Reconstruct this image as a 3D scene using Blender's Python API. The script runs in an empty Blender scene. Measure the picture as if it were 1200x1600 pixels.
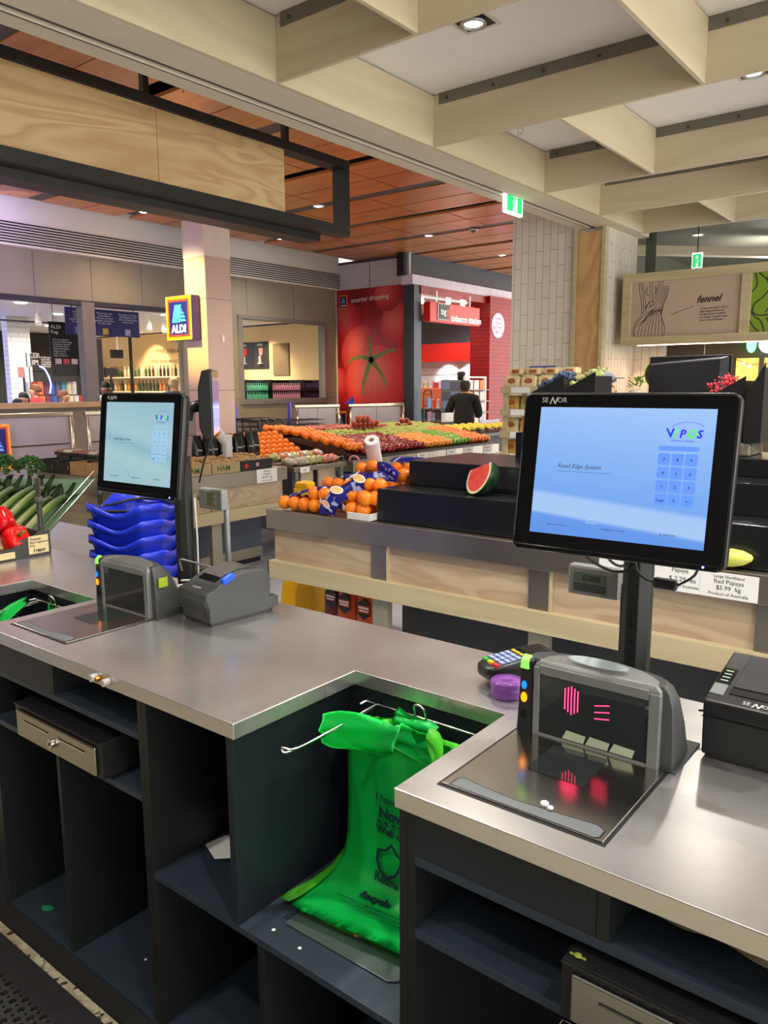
import bpy, bmesh, math, random
from mathutils import Vector, Matrix
random.seed(7)
D = bpy.data
SC = bpy.context.scene
COL = SC.collection
PI = math.pi
R = math.radians

# ------------------------------------------------------------------ camera
yaw, pitch, roll = -0.669496, 0.160848, 0.004944
fw = Vector((math.sin(yaw)*math.cos(pitch), math.cos(yaw)*math.cos(pitch), -math.sin(pitch)))
rt = Vector((math.cos(yaw), -math.sin(yaw), 0))
dn = fw.cross(rt)
r2 = math.cos(roll)*rt + math.sin(roll)*dn
d2 = -math.sin(roll)*rt + math.cos(roll)*dn
cam = D.cameras.new('camera')
cam.sensor_fit = 'VERTICAL'; cam.sensor_height = 36; cam.lens = 36*1213.77/1600
cam.clip_start = 0.02; cam.clip_end = 200
camo = D.objects.new('camera', cam); COL.objects.link(camo)
m = Matrix.Identity(4)
for i in range(3):
    m[i][0] = r2[i]; m[i][1] = -d2[i]; m[i][2] = -fw[i]
m[2][3] = 1.55
camo.matrix_world = m
SC.camera = camo

# ------------------------------------------------------------------ exposure, world
SC.view_settings.view_transform = 'Standard'; SC.view_settings.look = 'None'
SC.view_settings.gamma = 1; SC.view_settings.use_curve_mapping = False
SC.view_settings.exposure = 1.25
SC.cycles.use_denoising = True
SC.cycles.max_bounces = 8; SC.cycles.diffuse_bounces = 4; SC.cycles.glossy_bounces = 4
SC.cycles.transmission_bounces = 6; SC.cycles.transparent_max_bounces = 16
SC.cycles.sample_clamp_indirect = 4
w = D.worlds.new('world'); SC.world = w; w.use_nodes = True
wb = w.node_tree.nodes['Background']
wb.inputs[0].default_value = (1.0, 0.965, 0.90, 1); wb.inputs[1].default_value = 2.0

# ------------------------------------------------------------------ lamps of the place
def lamp(kind, loc, power, col=(1, .9, .78), size=.1, aim=None, spot=None, blend=.5, sx=None, sy=None, shape=None, name='downlight_lamp'):
    l = D.lights.new(name, kind); l.energy = power; l.color = col
    if kind == 'AREA':
        l.shape = 'RECTANGLE' if sy else 'DISK'; l.size = sx or size
        if sy: l.size_y = sy
    else: l.shadow_soft_size = size
    if kind == 'SPOT': l.spot_size = R(spot or 90); l.spot_blend = blend
    o = D.objects.new(name, l); COL.objects.link(o); o.location = loc
    a = Vector(aim) if aim else Vector((loc[0], loc[1], loc[2]-1))
    dvec = a - Vector(loc)
    o.rotation_euler = dvec.to_track_quat('-Z', 'Y').to_euler()
    return o
WARM = (1, .90, .76); NEUT = (1, .95, .88)
# store downlights over the tills (two of them are seen in the ceiling)
for (x, y, pw_) in ((-2.2, 3.5, 35), (-1.29, 5.02, 190), (-.6, 1.9, 75), (-2.35, 1.3, 90), (.9, 3.2, 170), (.6, .2, 35), (-1.7, -.4, 35), (1.6, 5.4, 190), (-.9, -1.8, 30)):
    lamp('SPOT', (x, y, 3.24), pw_, NEUT, .06, spot=125, blend=.8)
# mall downlights in the timber ceiling
MALL = [(-7.05, 7.6), (-9.0, 8.85), (-9.03, 6.4), (-7.1, 10.1), (-7.15, 12.4), (-5.9, 6.4), (-5.9, 3.95), (-5.0, 8.9), (-8.0, 3.95), (-4.8, 11.3), (-6.9, 1.5)]
for (x, y) in MALL:
    lamp('SPOT', (x, y, 3.74), 95 if (x, y) in ((-5.0, 8.9), (-5.9, 6.4)) else 40, (1, .8, .55) if (x, y) == (-9.03, 6.4) else WARM, .08, spot=140, blend=.8)
# bottle shop, tobacco shop, entrance strip light
for (x, y, pw_, c_) in ((-12.57, 9.28, 55, (1, .88, .70)), (-13.6, 11.2, 55, (1, .86, .66)), (-17, 10.8, 70, (1, .86, .66)), (-12.5, 6.45, 45, (1, .93, .85)), (-13.95, 7.88, 45, (1, .93, .85)), (-16.65, 9.2, 70, (1, .93, .85)), (-13, 3.5, 60, (1, .93, .85))):
    lamp('SPOT', (x, y, 2.82), pw_*1.7, c_, .09, spot=165, blend=.6, name='bottle_shop_lamp')
lamp('SPOT', (-17.2, 11.7, 2.6), 60, (1, .82, .5), .05, aim=(-17.4, 12.5, 2.0), spot=80, name='spot_lamp')
lamp('SPOT', (-13.1, 11.7, 2.6), 35, (1, .82, .5), .05, aim=(-13.1, 12.5, 1.9), spot=80, name='spot_lamp')
for (x, y) in ((-9.3, 12.2), (-9.9, 13.6), (-9.1, 14.4)):
    lamp('SPOT', (x, y, 3.12), 34, (1, .95, .92), .06, spot=165, blend=.6, name='tobacco_shop_lamp')
for x in (-10.3, -9.7, -9.1):
    lamp('SPOT', (x, 15.15, 2.08), 9, (1, .97, .93), .03, aim=(x, 15.5, 1.6), spot=100, name='shelf_lamp')
lamp('SPOT', (-8.95, 4.9, 3.6), 500, (1, .60, .14), .08, aim=(-8.95, 7.05, 2.6), spot=38, name='amber_column_lamp')
lamp('AREA', (-9.3, 4.6, 3.6), 30, (.62, .5, 1), sx=.5, sy=9, name='violet_cove_lamp', aim=(-10, 5.5, 3.0))
lamp('AREA', (-1.0, 7.55, 1.9), 10, (1, .62, .42), sx=3.6, sy=.04, name='sign_underlight')

# ------------------------------------------------------------------ materials
def S(r, g, b):
    f = lambda c: (c/255/12.92 if c/255 <= .04045 else ((c/255+.055)/1.055)**2.4)
    return (f(r), f(g), f(b), 1)
MATS = {}
def mat(name, col=(.5, .5, .5, 1), rough=.5, metal=0, var=.08, scale=6, bump=0, bscale=None, emis=None, es=0, trans=0, alpha=1, stretch=None, coat=0, ior=1.45, spec=.5, sss=0, sheen=0):
    if name in MATS: return MATS[name]
    if len(col) == 3: col = (*col, 1)
    M = D.materials.new(name); M.use_nodes = True; N = M.node_tree.nodes; L = M.node_tree.links
    b = N['Principled BSDF']; b.inputs['Roughness'].default_value = rough; b.inputs['Metallic'].default_value = metal
    b.inputs['Transmission Weight'].default_value = trans; b.inputs['Alpha'].default_value = alpha
    b.inputs['IOR'].default_value = ior; b.inputs['Coat Weight'].default_value = coat
    b.inputs['Specular IOR Level'].default_value = spec
    tc = N.new('ShaderNodeTexCoord'); mp = N.new('ShaderNodeMapping'); L.new(tc.outputs['Object'], mp.inputs[0])
    if stretch: mp.inputs['Scale'].default_value = stretch
    nz = N.new('ShaderNodeTexNoise'); nz.inputs['Scale'].default_value = scale; nz.inputs['Detail'].default_value = 4
    L.new(mp.outputs[0], nz.inputs[0])
    rp = N.new('ShaderNodeValToRGB'); rp.color_ramp.elements[0].position = .3; rp.color_ramp.elements[1].position = .7
    rp.color_ramp.elements[0].color = (*[c*(1-var) for c in col[:3]], 1)
    rp.color_ramp.elements[1].color = (*[min(1, c*(1+var)) for c in col[:3]], 1)
    L.new(nz.outputs[0], rp.inputs[0]); L.new(rp.outputs[0], b.inputs['Base Color'])
    if bump:
        bp = N.new('ShaderNodeBump'); bp.inputs['Strength'].default_value = bump; bp.inputs['Distance'].default_value = .002
        nb = N.new('ShaderNodeTexNoise'); nb.inputs['Scale'].default_value = bscale or scale*8; L.new(mp.outputs[0], nb.inputs[0])
        L.new(nb.outputs[0], bp.inputs['Height']); L.new(bp.outputs[0], b.inputs['Normal'])
    if emis:
        b.inputs['Emission Color'].default_value = emis if len(emis) == 4 else (*emis, 1); b.inputs['Emission Strength'].default_value = es
    if sss:
        b.inputs['Subsurface Weight'].default_value = sss; b.inputs['Subsurface Radius'].default_value = (.01, .005, .003)
    MATS[name] = M
    return M
def nodes(name, rough=.5, metal=0):
    M = D.materials.new(name); M.use_nodes = True; MATS[name] = M
    N = M.node_tree.nodes; L = M.node_tree.links; b = N['Principled BSDF']
    b.inputs['Roughness'].default_value = rough; b.inputs['Metallic'].default_value = metal
    tc = N.new('ShaderNodeTexCoord'); mp = N.new('ShaderNodeMapping'); L.new(tc.outputs['Object'], mp.inputs[0])
    return M, N, L, b, mp
def ramp(N, L, src, stops, dst):
    r = N.new('ShaderNodeValToRGB'); e = r.color_ramp.elements
    while len(e) < len(stops): e.new(.5)
    for k, (p, c) in enumerate(stops): e[k].position = p; e[k].color = c
    L.new(src, r.inputs[0]); L.new(r.outputs[0], dst); return r
def wood(name, c1, c2, scale=(1, 1, 1), rough=.5, ws=2.0, dist=6, joint=None, grain=.25, coat=0):
    M, N, L, b, mp = nodes(name, rough)
    mp.inputs['Scale'].default_value = scale; b.inputs['Coat Weight'].default_value = coat; b.inputs['Coat Roughness'].default_value = .25
    n1 = N.new('ShaderNodeTexNoise'); n1.inputs['Scale'].default_value = ws; n1.inputs['Detail'].default_value = 2; n1.inputs['Distortion'].default_value = .6
    L.new(mp.outputs[0], n1.inputs[0])
    mu = N.new('ShaderNodeMath'); mu.operation = 'MULTIPLY'; mu.inputs[1].default_value = dist; L.new(n1.outputs[0], mu.inputs[0])
    fr = N.new('ShaderNodeMath'); fr.operation = 'PINGPONG'; fr.inputs[1].default_value = 1; L.new(mu.outputs[0], fr.inputs[0])
    n2 = N.new('ShaderNodeTexNoise'); n2.inputs['Scale'].default_value = ws*14; n2.inputs['Detail'].default_value = 5; L.new(mp.outputs[0], n2.inputs[0])
    mx = N.new('ShaderNodeMath'); mx.operation = 'MULTIPLY_ADD'; mx.inputs[1].default_value = grain; L.new(n2.outputs[0], mx.inputs[0]); L.new(fr.outputs[0], mx.inputs[2])
    ramp(N, L, mx.outputs[0], [(.1, c1), (.75, c2), (1, c1)], b.inputs['Base Color'])
    return M
def tiles(name, c1, c2, mortar, bw, rh, offset=.5, axis='XZ', ms=.006, rough=.25, bump=.4, turn=False):
    M, N, L, b, mp = nodes(name, rough)
    sp = N.new('ShaderNodeSeparateXYZ'); L.new(mp.outputs[0], sp.inputs[0]); cb = N.new('ShaderNodeCombineXYZ')
    ad = N.new('ShaderNodeMath'); ad.operation = 'ADD'; L.new(sp.outputs['X'], ad.inputs[0]); L.new(sp.outputs['Y'], ad.inputs[1])
    L.new(ad.outputs[0], cb.inputs[1 if turn else 0]); L.new(sp.outputs['Z'], cb.inputs[0 if turn else 1])
    bt = N.new('ShaderNodeTexBrick'); L.new(cb.outputs[0], bt.inputs[0])
    bt.inputs['Color1'].default_value = c1; bt.inputs['Color2'].default_value = c2; bt.inputs['Mortar'].default_value = mortar
    bt.inputs['Scale'].default_value = 1; bt.inputs['Mortar Size'].default_value = ms; bt.inputs['Brick Width'].default_value = bw; bt.inputs['Row Height'].default_value = rh
    bt.offset = offset
    L.new(bt.outputs['Color'], b.inputs['Base Color'])
    bp = N.new('ShaderNodeBump'); bp.inputs['Strength'].default_value = bump; bp.invert = True; bp.inputs['Distance'].default_value = .004
    L.new(bt.outputs['Fac'], bp.inputs['Height']); L.new(bp.outputs[0], b.inputs['Normal'])
    return M
def brushed(name, col, rough=.28, var=.22, stretch=(3, 40, 40), scr=True):
    M, N, L, b, mp = nodes(name, rough, 1)
    mp.inputs['Scale'].default_value = stretch
    tc = [n for n in N if n.type == 'TEX_COORD'][0]
    nz = N.new('ShaderNodeTexNoise'); nz.inputs['Scale'].default_value = 12; nz.inputs['Detail'].default_value = 4; L.new(mp.outputs[0], nz.inputs[0])
    bl = N.new('ShaderNodeTexNoise'); bl.inputs['Scale'].default_value = 3.5; bl.inputs['Detail'].default_value = 2; L.new(tc.outputs['Object'], bl.inputs[0])
    ramp(N, L, bl.outputs[0], [(0, (rough-.06,)*3+(1,)), (1, (rough+.08,)*3+(1,))], b.inputs['Roughness'])
    mxn = N.new('ShaderNodeMath'); mxn.operation = 'MULTIPLY_ADD'; mxn.inputs[1].default_value = .5; L.new(nz.outputs[0], mxn.inputs[0])
    hb = N.new('ShaderNodeMath'); hb.operation = 'MULTIPLY'; hb.inputs[1].default_value = .5; L.new(bl.outputs[0], hb.inputs[0]); L.new(hb.outputs[0], mxn.inputs[2])
    ramp(N, L, mxn.outputs[0], [(0, (*[c*(1-var) for c in col[:3]], 1)), (1, (*[c*(1+var) for c in col[:3]], 1))], b.inputs['Base Color'])
    bp = N.new('ShaderNodeBump'); bp.inputs['Strength'].default_value = .05; bp.inputs['Distance'].default_value = .0005; L.new(nz.outputs[0], bp.inputs['Height'])
    if False:
        b2 = N.new('ShaderNodeBump'); b2.inputs['Strength'].default_value = .025; b2.inputs['Distance'].default_value = .0015
        vo = N.new('ShaderNodeTexNoise'); vo.inputs['Scale'].default_value = 90; vo.inputs['Detail'].default_value = 2
        L.new(tc.outputs['Object'], vo.inputs[0]); L.new(vo.outputs[0], b2.inputs['Height']); L.new(bp.outputs[0], b2.inputs['Normal']); L.new(b2.outputs[0], b.inputs['Normal'])
    else: L.new(bp.outputs[0], b.inputs['Normal'])
    return M

STEEL = brushed('brushed_steel', (.58, .575, .57), .25)
STEEL.node_tree.nodes['Principled BSDF'].inputs['Metallic'].default_value = .86
STEELT = brushed('fascia_steel', (.36, .33, .28), .42, scr=False)
CHROME = mat('chrome', (.75, .75, .74), .18, 1, .03)
GREYMET = mat('grey_metal', S(88, 88, 88), .45, .6)
LAM = mat('charcoal_laminate', S(28, 33, 41), .42, 0, .10, 8, .15, 300)
LAMS = mat('lit_worn_laminate_shelf', S(44, 54, 66), .45, 0, .14, 14, .15, 300)  # same charcoal laminate lightened: downward light on the worn shelves put into colour
LAMG = mat('charcoal_edging', S(25, 28, 29), .45, 0, .1, 10)
BLK = mat('black_plastic', (.012, .012, .013), .35, 0, .1, 30)
BLKG = mat('black_gloss', (.006, .006, .007), .06, 0, .05, 5, coat=.5)
DGREY = mat('dark_grey_plastic', S(62, 64, 65), .45, 0, .06, 30, .25, 600)
GREYP = mat('silver_grey_plastic', S(118, 121, 119), .38, .25, .05, 20)
RUB = mat('black_rubber', (.018, .018, .02), .75, 0, .15, 20, .3, 200)
PLYW = wood('pale_plywood', S(190, 170, 142), S(172, 148, 122), (.35, 1, 2.2), .5, 2.2, 7, grain=.25)
PLYC = wood('sign_plywood', S(203, 176, 128), S(180, 149, 104), (1, .35, 2.6), .5, 1.7, 9, grain=.3)
PINE = wood('pine_rail', S(194, 180, 144), S(182, 166, 130), (.3, .3, 3), .5, 2, 3, grain=.3)
BEAMW = wood('beam_plywood', S(212, 199, 170), S(203, 188, 158), (.4, .4, 3), .5, 1.5, 3, grain=.3)
PLANK = wood('orange_timber', S(214, 136, 74), S(194, 118, 60), (.5, 2, 1), .3, 1.2, 4, grain=.3, coat=.15)
WHITE = mat('white_paint', S(238, 234, 226), .7, 0, .02, 3)
CREAM = mat('cream_paint', S(214, 204, 182), .6, 0, .03, 3)
CONC = mat('concrete_panel', S(146, 138, 122), .8, 0, .07, 3, .1, 60)
CARD = mat('cardboard', S(190, 156, 106), .8, 0, .08, 20)
PAPER = mat('paper_white', S(232, 232, 230), .7, 0, .02, 20)
INK = mat('black_ink', (.01, .01, .012), .6)
GLASS = mat('clear_glass', (1, 1, 1), .02, 0, 0, trans=1, ior=1.1)
BLUEALDI = mat('navy_blue', S(20, 28, 100), .4, 0, .03, 10)
WTXT = mat('white_lettering', S(240, 240, 240), .5, 0, .01)

# ------------------------------------------------------------------ building helpers
WM = {}
def xf(loc=(0, 0, 0), rot=(0, 0, 0)):
    from mathutils import Euler
    return Matrix.Translation(loc) @ Euler(rot, 'XYZ').to_matrix().to_4x4()
class MB:
    def __init__(s, T=None): s.bm = bmesh.new(); s.T = T or Matrix.Identity(4)
    def add(s, vs, fs):
        v = [s.bm.verts.new(s.T @ Vector(p)) for p in vs]
        for f in fs:
            try: s.bm.faces.new([v[i] for i in f])
            except ValueError: pass
        return s
    def box(s, x0, x1, y0, y1, z0, z1):
        x0, x1 = min(x0, x1), max(x0, x1); y0, y1 = min(y0, y1), max(y0, y1); z0, z1 = min(z0, z1), max(z0, z1)
        return s.add([(x0, y0, z0), (x1, y0, z0), (x1, y1, z0), (x0, y1, z0), (x0, y0, z1), (x1, y0, z1), (x1, y1, z1), (x0, y1, z1)],
                     [(0, 3, 2, 1), (4, 5, 6, 7), (0, 1, 5, 4), (1, 2, 6, 5), (2, 3, 7, 6), (3, 0, 4, 7)])
    def prism(s, pts, ax, a, b):
        # pts in the two other axes (in x,y,z order), extruded along ax from a to b
        def mk(p, t):
            return {'x': (t, p[0], p[1]), 'y': (p[0], t, p[1]), 'z': (p[0], p[1], t)}[ax]
        n = len(pts); vs = [mk(p, a) for p in pts]+[mk(p, b) for p in pts]
        fs = [tuple(range(n))[::-1], tuple(range(n, 2*n))]+[(i, (i+1) % n, n+(i+1) % n, n+i) for i in range(n)]
        s.add(vs, fs); return s
    def loft(s, rings, cap=True, close=True):
        n = len(rings[0]); vs = [p for r in rings for p in r]; fs = []
        for k in range(len(rings)-1):
            for i in range(n if close else n-1):
                j = (i+1) % n; fs.append((k*n+i, k*n+j, (k+1)*n+j, (k+1)*n+i))
        if cap: fs += [tuple(range(n))[::-1], tuple(range((len(rings)-1)*n, len(rings)*n))]
        return s.add(vs, fs)
    def tube(s, pts, r, n=8, cap=True):
        pts = [Vector(p) for p in pts]; rings = []; up = None
        for i, p in enumerate(pts):
            a = pts[max(i-1, 0)]; b = pts[min(i+1, len(pts)-1)]; t = (b-a).normalized()
            if up is None: up = Vector((0, 0, 1)) if abs(t.z) < .9 else Vector((1, 0, 0))
            u = t.cross(up).normalized(); v = u.cross(t).normalized(); up = v
            rr = r[i] if isinstance(r, (list, tuple)) else r
            rings.append([tuple(p+u*math.cos(2*PI*k/n)*rr+v*math.sin(2*PI*k/n)*rr) for k in range(n)])
        return s.loft(rings, cap)
    def cyl(s, p0, p1, r, n=16, r1=None): return s.tube([p0, p1], [r, r if r1 is None else r1], n)
    def lathe(s, prof, c=(0, 0, 0), n=16, T=None):
        rings = [[(c[0]+r*math.cos(2*PI*k/n), c[1]+r*math.sin(2*PI*k/n), c[2]+z) for k in range(n)] for r, z in prof]
        if T: rings = [[tuple(T @ Vector(p)) for p in r] for r in rings]
        return s.loft(rings)
    def ball(s, c, r, sq=(1, 1, 1), u=12, v=8):
        return s.lathe([(max(1e-4, math.sin(PI*i/v))*r, -math.cos(PI*i/v)*r*sq[2]) for i in range(v+1)], c, u)
    def quad(s, a, b, c, d): return s.add([a, b, c, d], [(0, 1, 2, 3)])
def _fin(name, mb, m, bevel, smooth, seg=2):
    bm = mb.bm
    bmesh.ops.recalc_face_normals(bm, faces=bm.faces)
    me = D.meshes.new(name); bm.to_mesh(me); bm.free()
    me.materials.append(m)
    if smooth:
        for p in me.polygons: p.use_smooth = True
    o = D.objects.new(name, me); COL.objects.link(o)
    if bevel:
        b = o.modifiers.new('bevel', 'BEVEL'); b.width = bevel; b.segments = seg; b.limit_method = 'ANGLE'; b.angle_limit = R(40)
    return o
def part(parent, name, mb, m, bevel=0, smooth=False, local=False, label=None, sm_angle=None):
    if not local: mb.bm.transform(WM[parent].inverted())
    o = _fin(name, mb, m, bevel, smooth); o.parent = parent; WM[o] = WM[parent]
    if label: o['label'] = label
    return o
def tag(o, label, cat=None, group=None, kind=None):
    if label: o['label'] = label
    if cat: o['category'] = cat
    if group: o['group'] = group
    if kind: o['kind'] = kind
    return o
def thing(name, label, cat, loc=(0, 0, 0), rot=(0, 0, 0), group=None):
    o = D.objects.new(name, None); COL.objects.link(o); o.location = loc; o.rotation_euler = rot; o.empty_display_size = .05
    WM[o] = xf(loc, rot); return tag(o, label, cat, group)
def solo(name, mb, m, label, cat, group=None, bevel=0, smooth=False, org=None, kind=None):
    vs = [v.co for v in mb.bm.verts]
    if org is None:
        xs = [v.x for v in vs]; ys = [v.y for v in vs]; zs = [v.z for v in vs]
        org = ((min(xs)+max(xs))/2, (min(ys)+max(ys))/2, min(zs))
    mb.bm.transform(Matrix.Translation(-Vector(org)))
    o = _fin(name, mb, m, bevel, smooth); o.location = org; WM[o] = Matrix.Translation(org)
    return tag(o, label, cat, group, kind)
def struct(name, mb, m, bevel=0, smooth=False, parent=None):
    if parent: return part(parent, name, mb, m, bevel, smooth)
    o = _fin(name, mb, m, bevel, smooth); o['kind'] = 'structure'; WM[o] = Matrix.Identity(4); return o
KIDS = {}
def copy_tree(o, loc=None, rot=None, label=None, group=None, parent=None, scale=None):
    c = o.copy(); COL.objects.link(c)
    if parent is not None: c.parent = parent
    if loc is not None: c.location = loc
    if rot is not None: c.rotation_euler = rot
    if scale is not None: c.scale = scale
    WM[c] = xf(c.location, c.rotation_euler) if parent is None else WM[parent]
    if label: c['label'] = label
    if group: c['group'] = group
    for ch in list(o.children): copy_tree(ch, parent=c)
    return c
def text(parent, s, size, o, u, v, m, name='lettering', align='LEFT', ext=.0004, local=False, shear=0, space=1.0, bold=0, label=None):
    """writing: origin o, right u, up v"""
    cu = D.curves.new('t', 'FONT'); cu.body = s; cu.size = size; cu.align_x = align; cu.shear = shear; cu.resolution_u = 2
    cu.space_line = space; cu.extrude = ext; cu.offset = bold
    t = D.objects.new('t', cu); COL.objects.link(t)
    dg = bpy.context.evaluated_depsgraph_get(); dg.update()
    me = D.meshes.new_from_object(t.evaluated_get(dg)); me.name = name
    D.objects.remove(t); D.curves.remove(cu)
    u = Vector(u).normalized(); v = Vector(v).normalized(); n = u.cross(v)
    T = Matrix(((u.x, v.x, n.x, o[0]), (u.y, v.y, n.y, o[1]), (u.z, v.z, n.z, o[2]), (0, 0, 0, 1)))
    if not local: T = WM[parent].inverted() @ T
    me.transform(T); me.materials.clear(); me.materials.append(m)
    ob = D.objects.new(name, me); COL.objects.link(ob); ob.parent = parent; WM[ob] = WM[parent]
    if label: ob['label'] = label
    return ob
# ================================================================== SETTING
def terrazzo(name, base, chips, rough=.4, sc=60):
    M, N, L, b, mp = nodes(name, rough)
    vo = N.new('ShaderNodeTexVoronoi'); vo.inputs['Scale'].default_value = sc; L.new(mp.outputs[0], vo.inputs[0])
    sp = N.new('ShaderNodeSeparateColor'); L.new(vo.outputs['Color'], sp.inputs[0])
    ramp(N, L, sp.outputs[0], chips, b.inputs['Base Color']); return M
TERR = terrazzo('terrazzo', None, [(0, S(60, 56, 50)), (.12, S(66, 60, 54)), (.16, S(168, 158, 130)), (.6, S(188, 178, 150)), (.85, S(205, 198, 176)), (1, S(150, 136, 110))], .45, 70)
GFLOOR = mat('grey_vinyl_floor', S(158, 162, 168), .3, 0, .12, 4, .1, 60)
struct('floor', MB().box(-4.0, 4, -4, 1.7, -.05, 0), TERR)
struct('floor', MB().box(-24, 6, 1.7, 18, -.05, -.001).box(-24, -4, -4, 1.7, -.05, -.001), GFLOOR)

# store ceiling: white board, timber beam grid
struct('ceiling', MB().box(-2.94, 4, -4, 8.05, 3.3, 3.4), WHITE)
gw = mat('trim_angle_steel', S(120, 118, 108), .5, .4, .1, 10)
TRIMN = [0]
def beam(x0, x1, y0, y1, z0=3.0, z1=3.292, angle=True):
    TRIMN[0] += 1
    b = struct('trim_%d' % TRIMN[0], MB().box(x0, x1, y0, y1, z0, z1), BEAMW, .0015)
    if angle:
        a = MB().box(x0+.04, x1, y0-.006, y0-.001, 3.235, 3.298)
        part(b, 'steel_angle', a, gw)
        bo = MB(); x = x0+.1
        while x < min(x1, .6): bo.cyl((x, y0-.001, 3.262), (x, y0-.018, 3.262), .009, 8); x += .32
        part(b, 'bolt_row', bo, GREYMET)
    return b
for y in (1.52, 2.85, 4.18, 5.66, 6.70, 7.74):
    beam(-2.905, 4, y, y+.022)
beam(-2.935, -2.905, -4, 7.762, angle=False)                       # perimeter beam along the bulkhead
for x, y0, y1 in ((-2.085, 1.542, 2.85), (-1.315, 2.872, 4.18), (-2.085, 4.202, 5.66), (-1.315, 5.682, 6.70), (-2.085, 6.722, 7.74), (-.55, 1.542, 2.85), (.2, 2.872, 4.18), (-.55, 4.202, 5.66), (.2, 5.682, 6.7), (-.55, 6.722, 7.74), (-1.315, -.5, 1.52)):
    beam(x, x+.022, y0, y1, angle=False)
# bulkhead over the shutter line
bk = MB().box(-3.325, -3.205, -4, 8.0, 3.0, 3.9).box(-3.145, -2.936, -4, 8.0, 3.0, 3.9).box(-3.205, -3.145, -4, 8.0, 3.06, 3.9)
struct('wall_bulkhead', bk, CREAM, .002)
struct('trim_shutter_track', MB().box(-3.204, -3.16, -4, 7.15, 3.02, 3.055), GREYMET)
struct('trim_shutter_slot', MB().box(-3.212, -3.206, -4, 7.15, 2.998, 3.0), BLK)

# recessed square downlights in the store ceiling
LAMPW = mat('lamp_glow', (1, 1, 1), .4, emis=(1, .96, .88, 1), es=9)
LAMPR = mat('lamp_reflector', (.5, .5, .5), .25, .8)
def downlight(x, y, z, sq, label):
    t = thing('recessed_downlight', label, 'ceiling light', (x, y, z), group=None)
    if sq:
        f = MB()
        for a, b_, c, d in ((-.1, .1, -.1, -.082), (-.1, .1, .082, .1), (-.1, -.082, -.082, .082), (.082, .1, -.082, .082)): f.box(x+a, x+b_, y+c, y+d, z-.006, z-.0005)
        part(t, 'frame', f, CREAM)
        part(t, 'black_well', MB().box(x-.08, x+.08, y-.08, y+.08, z-.004, z-.001), BLK)
        part(t, 'reflector', MB().lathe([(.062, -.004), (.066, -.02), (.05, -.022), (.046, -.01)], (x, y, z), 24), LAMPR, smooth=True)
    else:
        part(t, 'ring', MB().lathe([(.07, -.001), (.075, -.01), (.06, -.012), (.058, -.001)], (x, y, z), 20), WHITE, smooth=True)
    part(t, 'lamp_lens', MB().lathe([(.001, -.008), (.045, -.012), (.001, -.018)], (x, y, z), 20), LAMPW)
    return t
downlight(-2.2, 3.5, 3.3, True, 'square recessed downlight in white ceiling, above the middle of the timber beam grid')
downlight(-1.29, 5.02, 3.3, True, 'square recessed downlight at the right edge of the picture, partly behind a beam')
for i, (x, y) in enumerate(((-.6, 1.9), (.9, 3.2), (1.6, 5.4), (-2.35, 1.3))):
    downlight(x, y, 3.3, True, ['square recessed downlight over the right till', 'square recessed downlight right of the till lane', 'square recessed downlight near the far ceiling corner', 'square recessed downlight over the left till'][i])
# hook below the ceiling
h = thing('ceiling_hook', 'small metal hook on a bracket hanging from ceiling between two beams', 'hook', (-2.62, 4.75, 3.3))
P0 = (-2.62, 4.75)
part(h, 'bracket', MB().box(P0[0]-.012, P0[0]+.012, P0[1]-.012, P0[1]+.012, 3.2, 3.3), GREYP)
part(h, 'ring', MB().tube([(P0[0]+.02*math.sin(a), P0[1], 3.175+.02*math.cos(a)) for a in [k*PI/6 for k in range(13)]], .004, 6), CHROME, smooth=True)

# running man exit signs
EXG = mat('exit_green', S(20, 170, 90), .4, emis=S(20, 190, 95), es=.6); EXW = mat('exit_white', (1, 1, 1), .4, emis=(1, 1, 1, 1), es=.8)
def exit_sign(x, y, z, wd, ht, label, axis):
    t = thing('exit_sign', label, 'sign', (x, y, z))
    if axis == 'x':   # face to +x
        fr = MB().box(x, x+.03, y-wd/2, y+wd/2, z-ht/2, z+ht/2); u, n = Vector((0, 1, 0)), Vector((1, 0, 0)); f0 = Vector((x+.0305, y, z))
    else:
        fr = MB().box(x-wd/2, x+wd/2, y, y+.03, z-ht/2, z+ht/2); u, n = Vector((1, 0, 0)), Vector((0, -1, 0)); f0 = Vector((x, y-.0005, z))
    part(t, 'casing', fr, EXW)
    v = Vector((0, 0, 1))
    def q(a0, a1, b0, b1, d): return [f0+u*a+v*b_+n*d for a, b_ in ((a0, b0), (a1, b0), (a1, b1), (a0, b1))]
    w2, h2 = wd/2*.88, ht/2*.84
    part(t, 'green_panel', MB().quad(*q(-w2, w2, -h2, h2, 0)), EXG)
    part(t, 'door_symbol', MB().quad(*q(-w2*.2, w2*.35, -h2, h2*.75, .0006)), EXW)
    mn = MB()
    def limb(pts, wdt):
        for (a0, b0), (a1, b1) in zip(pts, pts[1:]):
            dv = Vector((a1-a0, b1-b0)).normalized(); px, py = -dv.y*wdt, dv.x*wdt
            mn.quad(*[f0+u*(a*ht/2)+v*(b_*ht/2)+n*.0012 for a, b_ in ((a0-px, b0-py), (a1-px, b1-py), (a1+px, b1+py), (a0+px, b0+py))])
    limb([(.1, .35), (0, -.1)], .12); limb([(0, -.1), (.22, -.4), (.12, -.75)], .06); limb([(0, -.1), (-.2, -.4), (-.45, -.42)], .06); limb([(.08, .28), (.3, .1), (.42, .25)], .045); limb([(.08, .28), (-.2, .2), (-.3, 0)], .045); limb([(.12, .45), (.16, .6)], .09)
    part(t, 'running_figure', mn, EXG)
    return t
exit_sign(-3.2, 5.68, 2.98, .27, .2, 'green and white running man exit sign hanging under the bulkhead', 'x')

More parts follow.
